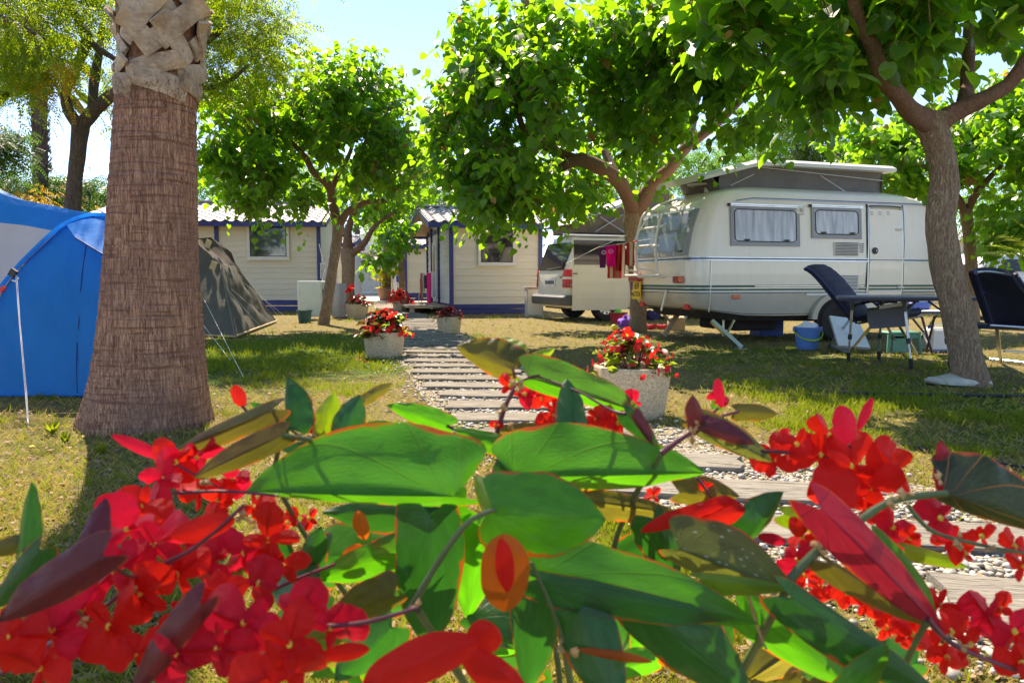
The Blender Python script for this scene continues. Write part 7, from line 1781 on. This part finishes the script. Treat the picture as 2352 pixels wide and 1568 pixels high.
# weeds by the palm
for i, (u, v, s) in enumerate(((150, 1020, .09), (232, 1048, .10), (120, 1000, .12), (205, 985, .08))):
    g = G(u, v); t = thing('weed', ['leafy weed tuft left of the palm foot', 'green weed in the bark below the palm', 'taller weed near the guy rope peg', 'small weed touching the palm base'][i], 'weed', (g.x, g.y, 0), 0, 'weeds round the palm foot'); q = MB()
    for k in range(26):
        a = rng.uniform(0, 6.28); d = Vector((math.cos(a)*rng.uniform(.2, .9), math.sin(a)*rng.uniform(.2, .9), 1)).normalized()*s*rng.uniform(.5, 1); sd = Vector((-math.sin(a), math.cos(a), 0))*s*.09
        q.add([(0, 0, 0), d*.5-sd, d, d*.5+sd], [(0, 1, 2, 3)])
    q.build('foliage', M('grass_green'), t)
# ================================================================== THE BEGONIA IN FRONT OF THE CAMERA
FWD = Vector((0, CT, -ST)); UPV = Vector((0, ST, CT)); RGT = Vector((1, 0, 0))
bx, by = .10, .66
pot = thing('planter', 'large stone planter below the viewpoint that holds the close red begonia', 'planter', (bx, by, 0), 0, 'octagonal stone planters along the path')
q = MB(); q.lathe([(.22, 0), (.25, .03), (.29, .30), (.295, .37), (.285, .38), (.23, .38), (.22, .36), (.22, .30)], 8, ph=.39); q.build('shell', M('exposed_aggregate'), pot, True, angle=R(20))
q = MB(); q.lathe([(.225, .31), (.225, .33), (.01, .345)], 16); q.build('soil', M('soil'), pot, True)
beg = thing('begonia_plant', 'large red flowering begonia close to the camera along the bottom of the photo', 'flowering plant', (bx, by, .33), 0)
rb = random.Random(31)
OUT = [(0, 0), (-.07, .28), (-.13, .60), (-.06, .86), (.10, .98), (.28, 1.0), (.48, .93), (.68, .74), (.85, .44), (.95, .18), (1, 0)]
PET = [(0, 0), (.04, .30), (.14, .62), (.30, .88), (.48, 1.0), (.66, .96), (.80, .78), (.91, .50), (.97, .22), (1, 0), (1, 0)]
def blade(base, tip, Y, wA, wB, mat, tA=25, tB=25, dY=0., bend=0., flipA=False, flipB=False, prof=OUT, parent=None, name='leaf', ns=5, wob=.095, seed=None):
    """a leaf blade between two measured points; wA is the half width on the upper side, wB on the lower, tA/tB how far each half folds away (deg)"""
    seed = rb.random()*50 if seed is None else seed
    p0, p1 = P(*base, Y), P(*tip, Y+dY); A = p1-p0; Ln = A.length; An = A.normalized()
    W = An.cross(FWD).normalized()
    if W.z < -1e-6 or (abs(W.z) < .2 and W.x > 0): W = -W
    N = W.cross(An).normalized()
    if N.dot(FWD) > 0: N = -N                              # towards the camera
    px = Y/F; pr_ = [Vector((*q_, 0)) for q_ in prof]; nt = 3*(len(prof)-1); mesh_v = []; faces = []; uvs = []
    def outl(t):
        i = t*(len(prof)-1); k = min(int(i), len(prof)-2); f = i-k; f2 = f
        p_, q_ = prof[k], prof[k+1]; m0 = prof[max(k-1, 0)]; m1 = prof[min(k+2, len(prof)-1)]
        return tuple(.5*((2*p_[j])+(-m0[j]+q_[j])*f+(2*m0[j]-5*p_[j]+4*q_[j]-m1[j])*f*f+(-m0[j]+3*p_[j]-3*q_[j]+m1[j])*f**3) for j in (0, 1))
    idx = {}
    for side, (w_, tl) in ((1, (wA, tA)), (-1, (wB, tB))):
        tn = math.tan(R(tl))
        for i in range(nt+1):
            t = i/nt; xo, wo = outl(t); xm = max(0, min(1, t))
            for j in range(ns+1):
                s = j/ns
                if j == 0 and side == -1: idx[(side, i, 0)] = idx[(1, i, 0)]; continue
                x = xm+(xo-xm)*s; w = max(0, wo)*s*w_*px
                sc = 1+wob*1.6*noise.noise(Vector((t*5, side*3+seed, 0)))*s
                e = wob*w_*px*noise.noise(Vector((x*4+seed, s*3*side, 1)))*s*1.6 + wob*.5*w_*px*math.sin(x*22+seed)*s**3
                p = p0+A*x+W*side*w*sc-N*(w*tn*(.55+.45*s))+N*(bend*Ln*(-(x-.5)**2*4+1)*.5+e)
                idx[(side, i, j)] = len(mesh_v); mesh_v.append(p-beg.location); uvs.append((x, side*s*(min(1, max(.0, wo*3)))))
        for i in range(nt):
            for j in range(ns):
                f = [idx[(side, i, j)], idx[(side, i+1, j)], idx[(side, i+1, j+1)], idx[(side, i, j+1)]]
                a, b_, c_ = [Vector(mesh_v[k]) for k in f[:3]]; nn = (b_-a).cross(c_-a)
                d4 = Vector(mesh_v[f[3]]); nn = (c_-a).cross(d4-b_)
                if nn.length < 1e-12: continue
                up = N.dot(nn) > 0
                fl = flipA if side == 1 else flipB
                if up == fl: f = f[::-1]
                if len(set(f)) < 4: f = list(dict.fromkeys(f))
                if len(f) > 2: faces.append(f)
    me = bpy.data.meshes.new(name); me.from_pydata(mesh_v, [], faces); uvl = me.uv_layers.new(name='UVMap')
    for l in me.loops: uvl.data[l.index].uv = uvs[l.vertex_index]
    me.polygons.foreach_set('use_smooth', [True]*len(me.polygons)); me.materials.append(M(mat))
    return link(name, me, parent or beg)
LV = [  # base, tip, Y, wA, wB, material, foldA, foldB, dY, bend, flipA, flipB
 ((1045, 1140), (560, 1128), .52, 168, 36, 'begonia_green', 12, 60, .03, .05, False, True),
 ((1185, 1095), (1622, 1086), .56, 112, 48, 'begonia_green', 15, 55, .0, .04, False, True),
 ((1128, 1160), (1392, 1192), .47, 82, 118, 'begonia_green', 30, 10, -.02, .05, False, False),
 ((1140, 1165), (1088, 1090), .48, 42, 34, 'begonia_lime', 40, 20, .03, .0, False, False),
 ((1225, 1318), (1740, 1432), .48, 100, 66, 'begonia_green', 12, 45, .0, .06, False, False),
 ((1240, 1330), (1700, 1420), .47, 20, 60, 'begonia_deep', 20, 10, .01, .03, False, False),
 ((1178, 850), (1048, 796), .66, 56, 30, 'begonia_olive', 20, 35, .02, .03, False, False),
 ((1190, 820), (1155, 775), .665, 30, 34, 'begonia_lime', 15, 15, .02, .0, False, False),
 ((1216, 868), (1478, 950), .62, 62, 26, 'begonia_green', 20, 30, .0, .08, True, False),
 ((1215, 830), (1275, 800), .68, 14, 20, 'begonia_lime', 20, 20, .02, 0, False, False),
 ((1320, 995), (1302, 868), .58, 36, 40, 'begonia_deep', 35, 20, .03, .08, False, False),
 ((1028, 978), (888, 930), .63, 30, 22, 'begonia_green', 15, 30, .0, .03, False, False),
 ((1200, 1050), (1040, 984), .60, 30, 26, 'begonia_green', 25, 20, .02, .03, False, False),
 ((1150, 990), (1260, 975), .64, 14, 20, 'begonia_olive', 30, 20, .0, .03, False, False),
 ((664, 984), (658, 866), .58, 60, 12, 'begonia_deep', 10, 60, .02, .12, False, False),
 ((640, 975), (575, 925), .585, 24, 18, 'begonia_green', 15, 20, .01, .05, False, False),
 ((742, 1000), (770, 900), .61, 34, 30, 'begonia_lime', 25, 15, .0, .05, False, False),
 ((790, 1000), (826, 906), .58, 40, 36, 'begonia_deep', 25, 30, .01, .08, False, False),
 ((836, 920), (902, 880), .64, 16, 14, 'begonia_olive', 20, 20, .0, .03, False, False),
 ((625, 940), (392, 1040), .56, 22, 34, 'begonia_olive', 40, 20, .0, .05, False, True),
 ((650, 1000), (444, 1098), .53, 36, 30, 'begonia_olive', 15, 35, -.02, .08, True, False),
 ((780, 1010), (900, 968), .60, 20, 30, 'begonia_green', 20, 20, .0, .03, False, False),
 ((660, 1040), (790, 1010), .62, 20, 30, 'begonia_deep', 20, 20, .0, .03, False, False),
 ((52, 1262), (72, 1106), .46, 36, 40, 'begonia_green', 20, 45, .02, .06, False, False),
 ((236, 1278), (-6, 1428), .40, 62, 44, 'begonia_maroon', 20, 35, .0, .07, True, True),
 ((190, 1260), (243, 1142), .41, 26, 40, 'begonia_maroon', 20, 20, .02, .05, True, True),
 ((90, 1262), (-20, 1400), .44, 30, 44, 'begonia_deep', 20, 20, .0, .04, False, False),
 ((60, 1240), (-40, 1270), .47, 20, 26, 'begonia_olive', 20, 20, .0, .04, False, False),
 ((985, 1180), (740, 1175), .58, 34, 58, 'begonia_deep', 30, 15, .03, .03, False, False),
 ((1065, 1165), (940, 1240), .57, 50, 50, 'begonia_green', 30, 10, .02, .03, False, False),
 ((905, 1368), (742, 1442), .50, 60, 30, 'begonia_olive', 15, 30, .0, .05, False, False),
 ((975, 1240), (720, 1330), .55, 40, 60, 'begonia_green', 20, 20, .02, .05, False, False),
 ((990, 1185), (985, 1500), .53, 90, 76, 'begonia_deep', 15, 20, .0, .06, False, False),
 ((1100, 1200), (1075, 1420), .56, 70, 60, 'begonia_green', 20, 20, .02, .06, False, False),
 ((705, 1322), (738, 1208), .57, 38, 34, 'begonia_deep', 20, 25, .0, .05, False, False),
 ((650, 1300), (640, 1225), .58, 30, 40, 'begonia_deep', 20, 25, .0, .05, False, False),
 ((1560, 1262), (1826, 1360), .50, 92, 40, 'begonia_spotted', 20, 35, .0, .10, False, True),
 ((1610, 1330), (1820, 1350), .49, 16, 34, 'begonia_lime', 30, 20, .0, .05, False, False),
 ((1818, 1372), (2175, 1610), .46, 34, 70, 'begonia_deep', 20, 10, .0, .05, False, False),
 ((1884, 1168), (2165, 1448), .48, 52, 54, 'begonia_pink', 10, 30, .0, .07, True, False),
 ((1900, 1290), (2150, 1440), .485, 10, 40, 'begonia_olive', 30, 20, .0, .05, False, False),
 ((2008, 1244), (2150, 1404), .50, 40, 12, 'begonia_green', 15, 40, .0, .05, False, False),
 ((2172, 1132), (2440, 1230), .50, 112, 26, 'begonia_striped', 15, 45, .0, .05, False, False),
 ((2180, 1120), (2160, 1010), .51, 26, 30, 'begonia_pink', 20, 10, .0, .05, False, False),
 ((1606, 975), (1775, 1062), .55, 42, 26, 'begonia_spotted', 20, 60, .0, .14, False, True),
 ((1612, 985), (1590, 905), .55, 14, 30, 'begonia_maroon', 30, 20, .0, .1, True, True),
 ((1620, 975), (1735, 1020), .54, 24, 20, 'begonia_maroon', 30, 20, -.01, .08, True, True),
 ((1694, 945), (1786, 950), .58, 20, 22, 'begonia_olive', 25, 20, .0, .08, False, False),
 ((1436, 950), (1512, 1032), .57, 26, 22, 'begonia_deep', 25, 45, .0, .1, False, False),
 ((1455, 955), (1500, 1025), .565, 22, 6, 'begonia_maroon', 25, 45, .0, .1, True, False),
 ((1645, 935), (1660, 880), .59, 12, 20, 'begonia_green', 25, 20, .0, .1, False, False),
 ((2080, 1262), (2226, 1302), .54, 16, 22, 'begonia_lime', 20, 20, .0, .05, False, False),
 ((1722, 1232), (1800, 1128), .53, 56, 28, 'begonia_deep', 20, 50, .0, .12, False, False),
 ((1800, 1180), (1900, 1215), .55, 20, 30, 'begonia_lime', 20, 20, .0, .08, False, False),
 ((1350, 1150), (1560, 1180), .59, 30, 44, 'begonia_olive', 20, 20, .0, .04, False, True),
 ((1560, 1130), (1700, 1140), .58, 40, 30, 'begonia_olive', 30, 20, .0, .04, False, False),
 ((1500, 1190), (1560, 1330), .56, 40, 60, 'begonia_deep', 30, 20, .0, .04, False, False),
 ((1240, 1300), (1210, 1590), .54, 60, 70, 'begonia_deep', 20, 20, .0, .05, False, False),
 ((1330, 1400), (1420, 1640), .47, 70, 70, 'begonia_deep', 20, 20, -.02, .05, False, False),
 ((1480, 1395), (1720, 1600), .50, 100, 80, 'begonia_deep', 20, 20, .0, .05, False, False),
 ((1700, 1400), (1960, 1580), .52, 60, 50, 'begonia_green', 20, 25, .0, .05, False, False),
 ((1850, 1440), (2030, 1530), .50, 44, 30, 'begonia_green', 15, 25, .0, .05, False, False),
 ((1950, 1600), (2040, 1480), .45, 44, 50, 'begonia_green', 20, 25, .0, .05, False, False),
 ((760, 1490), (660, 1520), .47, 26, 34, 'begonia_green', 20, 25, .0, .05, False, False),
 ((900, 1440), (770, 1560), .56, 60, 60, 'begonia_deep', 20, 25, .0, .05, False, False),
 ((460, 1390), (300, 1600), .42, 50, 30, 'begonia_maroon', 25, 30, .0, .06, True, True),
 ((560, 1290), (470, 1350), .52, 20, 26, 'begonia_olive', 25, 30, .0, .06, False, False),
 ((1160, 1110), (1200, 1010), .60, 40, 40, 'begonia_deep', 25, 30, .0, .06, False, False),
]
for L_ in LV:
    b0, t0, Y, wA, wB, mt, fA, fB, dY, bd, flA, flB = L_
    blade(b0, t0, Y, wA, wB, mt, fA, fB, dY, bd, flA, flB)
for i in range(46):                                       # the mass of leaves behind and below
    u = rb.uniform(640, 2120); v = rb.uniform(max(1170, 1240-.1*(u-640)), 1600); 
    if u > 1700: v = max(v, 1420+(u-1700)*.25)
    a = rb.uniform(0, 6.28); l = rb.uniform(120, 230)
    blade((u, v), (u+l*math.cos(a), v+l*.6*abs(math.sin(a))+20), rb.uniform(.56, .74), l*rb.uniform(.22, .4), l*rb.uniform(.22, .4), rb.choice(['begonia_deep', 'begonia_green', 'begonia_deep', 'begonia_olive']), rb.uniform(5, 40), rb.uniform(5, 40), rb.uniform(-.04, .04), .06, False, rb.random() < .2)
# stems
def stem(pts, Y, wpx, mt='stem_red', n=8):
    q = MB(); sp = spline([tuple(P(u, v, Y if not isinstance(Y, (list, tuple)) else Y[i])) for i, (u, v) in enumerate(pts)], 6)
    m = len(sp); r0 = wpx/2/F*(Y if not isinstance(Y, (list, tuple)) else Y[0]); rr_ = [r0*(1-.35*i/m)*(1+.35*max(0, math.cos(i*2.1)-.8)*5*.3) for i in range(m)]
    q.tube(sp, rr_, n); return q.build('stem', M(mt), beg, True, world=True)
root_ = (1330, 1990)
for pts, Y, w, mt in (
 ([(-20, 1560), (200, 1424), (330, 1320), (450, 1255), (560, 1160)], .47, 13, 'stem_red'), ([(400, 1132), (520, 1128), (640, 1138)], .53, 9, 'stem_red'),
 ([(1140, 1000), (1160, 935), (1188, 880)], .62, 13, 'stem_red'), ([(1188, 880), (1212, 868), (1240, 862)], .62, 8, 'stem_red'), ([(1185, 890), (1180, 855), (1176, 846)], .64, 7, 'stem_red'),
 ([(1520, 1040), (1560, 1010), (1606, 980)], .55, 16, 'stem_red'), ([(1600, 1095), (1622, 1125), (1640, 1155)], .57, 7, 'stem_red'), ([(1745, 1035), (1830, 1040), (1895, 1048)], .55, 9, 'stem_red'),
 ([(1815, 1330), (1880, 1262), (1960, 1205), (2050, 1150), (2175, 1132)], .49, 24, 'stem_green'), ([(2085, 1160), (2140, 1218), (2240, 1248), (2380, 1275)], .49, 11, 'stem_green'),
 ([(2130, 1420), (2200, 1485), (2380, 1555)], .47, 14, 'stem_red'), ([(945, 1395), (1010, 1285), (1075, 1200), (1140, 1168)], .47, 17, 'stem_green'), ([(1220, 1290), (1265, 1390), (1300, 1480)], .47, 10, 'stem_green'),
 ([(590, 1370), (680, 1330), (770, 1295)], .53, 11, 'stem_red'), ([(700, 1440), (830, 1430), (960, 1395)], .44, 14, 'stem_red'), ([(1720, 1370), (1740, 1440), (1760, 1490)], .50, 8, 'bract_tan'),
 ([(1160, 1170), (1250, 1160), (1190, 1100)], .50, 8, 'stem_green'),
 ([root_, (1150, 1700), (960, 1400)], [.62, .56, .47], 20, 'stem_green'), ([root_, (1300, 1500), (1150, 1175)], [.62, .60, .50], 20, 'stem_green'), ([root_, (1600, 1700), (1820, 1330)], [.62, .58, .49], 22, 'stem_green'),
 ([root_, (900, 1700), (400, 1800), (-20, 1560)], [.62, .56, .50, .47], 18, 'stem_red'), ([root_, (1400, 1300), (1520, 1042)], [.62, .62, .55], 16, 'stem_green'), ([root_, (1250, 1300), (1140, 1000)], [.62, .64, .62], 16, 'stem_green'),
 ([root_, (900, 1500), (650, 1140), (660, 985)], [.62, .64, .60, .58], 14, 'stem_green'), ([root_, (1900, 1750), (2130, 1425)], [.62, .55, .47], 16, 'stem_green')):
    stem(pts, Y, w, mt)
for pts, Y, w, mt in (([(556, 932), (605, 985), (664, 1010)], .60, 7, 'stem_red'), ([(1026, 977), (1085, 1005), (1150, 1020)], .63, 7, 'stem_red'), ([(1696, 945), (1645, 960), (1606, 978)], [.58, .57, .55], 7, 'stem_red'), ([(1650, 936), (1625, 962), (1606, 978)], .56, 7, 'stem_red'),
    ([(742, 1000), (700, 1005), (664, 984)], [.61, .6, .58], 8, 'stem_green'), ([(234, 1280), (290, 1320), (330, 1325)], [.40, .44, .47], 9, 'stem_red'), ([(54, 1260), (120, 1340), (200, 1424)], .46, 10, 'stem_green'), ([(625, 940), (650, 975), (664, 1000)], [.56, .57, .58], 8, 'stem_green'),
    ([(650, 1000), (720, 1012), (790, 1040), (900, 1150)], [.53, .55, .56, .57], 12, 'stem_green'), ([(1950, 1020), (1960, 1050), (1900, 1050)], .545, 6, 'stem_red'), ([(1436, 950), (1400, 940), (1330, 900), (1240, 866)], [.57, .58, .60, .62], 7, 'stem_red'), ([(1320, 994), (1330, 1050), (1340, 1150)], .585, 10, 'stem_green'),
    ([(836, 920), (800, 960), (790, 1000)], [.64, .62, .58], 6, 'stem_red'), ([(390, 1056), (430, 1080), (520, 1128)], .55, 6, 'stem_red')):
    stem(pts, Y, w, mt)
# flowers: part > petals
def flower(u, v, Y, s, kind=None, rot=None, npet=4, tall=1.):
    """s = petal length in pixels"""
    c_ = P(u, v, Y); q = MB(); q.lathe([(.0, -.002), (.0016, -.001), (.002, .001), (0, .003)], 8); 
    q.v = [tuple(Vector(p)+c_-beg.location) for p in q.v]
    for k in range(5): d = Vector((rb.uniform(-1, 1), -1, rb.uniform(-1, 1))).normalized()*.0022; q.tube([c_-beg.location, c_-beg.location+d], .0007, 4)
    fl = q.build('flower', M('stamen_yellow'), beg, True)
    rot = rb.uniform(0, 6.28) if rot is None else rot; mt = kind or rb.choice(['petal_red', 'petal_red', 'petal_crimson'])
    for k in range(npet):
        a = rot+k*math.pi*2/npet+rb.uniform(-.25, .25); big = k % 2 == 0; l = s*(1 if big else .72)*rb.uniform(.85, 1.12); w = l*(.54 if big else .36)*rb.uniform(.6, 1.15)
        f1, f2 = rb.uniform(0, 62), rb.uniform(0, 62)
        p = blade((u, v), (u+l*math.cos(a), v-l*math.sin(a)), Y+rb.uniform(-.004, .004), w, w, mt, f1, f2, rb.uniform(-.5, .5)*l/F*Y, rb.uniform(-.3, .4), rb.random() < .5, rb.random() < .5, PET, fl, 'petal', 3, .13)
        p.location = Vector((0, 0, 0))
    return fl
def petal(b0, t0, Y, wA, wB, mt, fA=20, fB=20, dY=0., bd=.08): return blade(b0, t0, Y, wA, wB, mt, fA, fB, dY, bd, False, False, PET, None, 'petal', 4, .07)
RED, CRI, ORA = 'petal_red', 'petal_crimson', 'petal_orange'
FL = [(405, 1062, .55, 60, RED), (452, 1050, .56, 46, CRI), (372, 1100, .54, 64, CRI), (330, 1160, .52, 66, RED), (455, 1128, .55, 54, RED), (535, 1100, .57, 50, CRI), (500, 1150, .56, 48, RED), (585, 1165, .56, 42, RED),
      (292, 1215, .49, 86, CRI), (352, 1250, .48, 84, CRI), (615, 1240, .50, 84, RED), (560, 1270, .51, 72, CRI), (650, 1300, .50, 66, RED), (262, 1310, .47, 76, CRI), (408, 1318, .48, 82, RED), (470, 1290, .50, 76, RED),
      (500, 1370, .45, 84, CRI), (322, 1362, .46, 80, RED), (250, 1438, .45, 84, RED), (120, 1445, .44, 92, CRI), (25, 1460, .43, 84, RED), (90, 1535, .43, 80, RED), (310, 1500, .44, 70, RED), (405, 1500, .42, 80, CRI), (190, 1400, .47, 60, CRI),
      (500, 1490, .42, 90, CRI), (560, 1430, .43, 86, CRI), (690, 1410, .42, 84, CRI), (665, 1480, .40, 96, RED), (640, 1540, .40, 110, RED), (760, 1440, .44, 74, CRI), (20, 1390, .46, 50, RED), (595, 1340, .47, 60, CRI), (430, 1420, .46, 70, RED),
      (1830, 1020, .55, 60, RED), (1885, 1045, .55, 66, RED), (1955, 1070, .54, 92, RED), (2055, 1078, .55, 76, RED), (1928, 1130, .55, 70, RED), (2000, 1120, .55, 74, RED), (1780, 1060, .56, 56, RED), (1800, 1010, .57, 34, CRI), (1990, 1170, .56, 40, RED), (1905, 1000, .56, 50, RED),
      (2160, 1190, .52, 60, RED), (2050, 1210, .54, 50, CRI), (2190, 1240, .53, 50, RED), (2255, 1232, .52, 36, RED), (2330, 1255, .51, 44, RED), (2090, 1235, .55, 36, RED), (2352, 1300, .50, 52, RED), (2215, 1270, .53, 34, RED),
      (2160, 1390, .52, 52, RED), (2265, 1410, .51, 60, CRI), (2300, 1400, .51, 40, RED), (2185, 1450, .50, 58, RED), (2175, 1510, .50, 56, RED), (2330, 1450, .48, 62, CRI), (2345, 1520, .47, 66, RED), (2230, 1480, .5, 40, RED),
      (1885, 1345, .56, 42, RED), (1945, 1362, .56, 46, RED), (2000, 1392, .55, 50, RED), (2060, 1412, .54, 52, RED), (2095, 1455, .53, 52, RED), (2035, 1440, .55, 36, RED), (2110, 1420, .54, 36, RED),
      (1842, 1232, .55, 54, RED), (1832, 1285, .54, 54, RED), (1850, 1320, .55, 40, RED), (1172, 885, .63, 34, RED), (1205, 905, .63, 34, RED), (1245, 915, .64, 38, RED), (1270, 955, .63, 40, RED), (1370, 962, .61, 40, RED), (1420, 972, .61, 42, RED), (1400, 938, .62, 34, RED), (1452, 925, .62, 34, CRI), (1345, 990, .6, 30, RED), (1385, 990, .61, 34, RED), (1215, 885, .64, 24, RED), (1300, 930, .64, 28, RED),
      (690, 948, .62, 30, RED), (718, 965, .62, 28, RED), (1620, 1125, .58, 26, RED), (1500, 1138, .6, 24, RED), (660, 1200, .60, 34, RED), (1140, 975, .62, 18, RED), (1650, 915, .57, 24, CRI), (710, 1190, .62, 28, RED)]
for (u, v, Y, s, k) in FL: flower(u, v, Y, s*(1.12 if u < 800 else 1.05), k if rb.random() < .8 else rb.choice([RED, CRI]))
for a in (((390, 1055), (255, 998), .56, 14, 16, CRI), ((560, 935), (536, 884), .60, 16, 18, RED), ((1950, 1020), (1930, 930), .54, 30, 26, CRI), ((1970, 990), (2005, 912), .545, 12, 12, CRI), ((1658, 938), (1648, 868), .56, 12, 14, CRI), ((1690, 1150), (1470, 1222), .53, 26, 14, RED), ((1600, 1190), (1712, 1170), .53, 40, 30, RED),
          ((1740, 1230), (1806, 1245), .53, 14, 14, CRI), ((540, 1190), (390, 1230), .47, 26, 34, RED), ((1100, 1470), (830, 1580), .38, 60, 50, RED), ((1060, 1480), (1210, 1590), .385, 30, 60, RED), ((1080, 1500), (1130, 1428), .39, 36, 50, RED), ((700, 1440), (712, 1372), .42, 24, 26, CRI), ((730, 1510), (850, 1490), .42, 24, 20, RED),
          ((840, 1240), (822, 1172), .56, 16, 22, ORA), ((850, 1250), (925, 1245), .56, 16, 18, ORA), ((830, 1250), (785, 1295), .57, 18, 22, ORA), ((1158, 1225), (1160, 1405), .44, 60, 60, ORA), ((1150, 1235), (1165, 1360), .432, 20, 24, RED), ((1320, 1490), (1500, 1520), .46, 14, 8, ORA), ((208, 1440), (208, 1520), .46, 16, 16, RED)):
    petal(*a)
# papery bracts at the stem joints
q = MB(); 
for (u, v, Y) in ((1188, 885, .615), (1155, 945, .62), (1165, 975, .62), (1606, 975, .545), (1590, 1000, .55), (2050, 1150, .485), (2080, 1130, .49), (1880, 1262, .485), (1870, 1240, .49), (2160, 1100, .495), (1930, 1330, .55), (560, 1190, .5), (590, 1200, .51), (470, 1100, .53), (640, 990, .57), (700, 1000, .59), (1290, 1480, .465), (1310, 1500, .465), (960, 1395, .465), (190, 1425, .46), (130, 1455, .46), (300, 1350, .46), (2200, 1240, .485), (2270, 1255, .485), (2210, 1480, .465)):
    n0 = 0
    for k in range(4):
        a = rb.uniform(0, 6.28); l = rb.uniform(14, 26); p = P(u, v, Y); e = P(u+l*math.cos(a), v-l*math.sin(a), Y+rb.uniform(-.008, .004)); m_ = p.lerp(e, .5); d = (e-p); s = d.cross(FWD).normalized()*d.length*.3
        mb = MB(); mb.add([p, m_+s+FWD*-.002, e, m_-s, m_+FWD*-.004], [(0, 1, 4), (1, 2, 4), (2, 3, 4), (3, 0, 4)]); mb.build('bract', M('bract_tan'), beg, True, world=True)
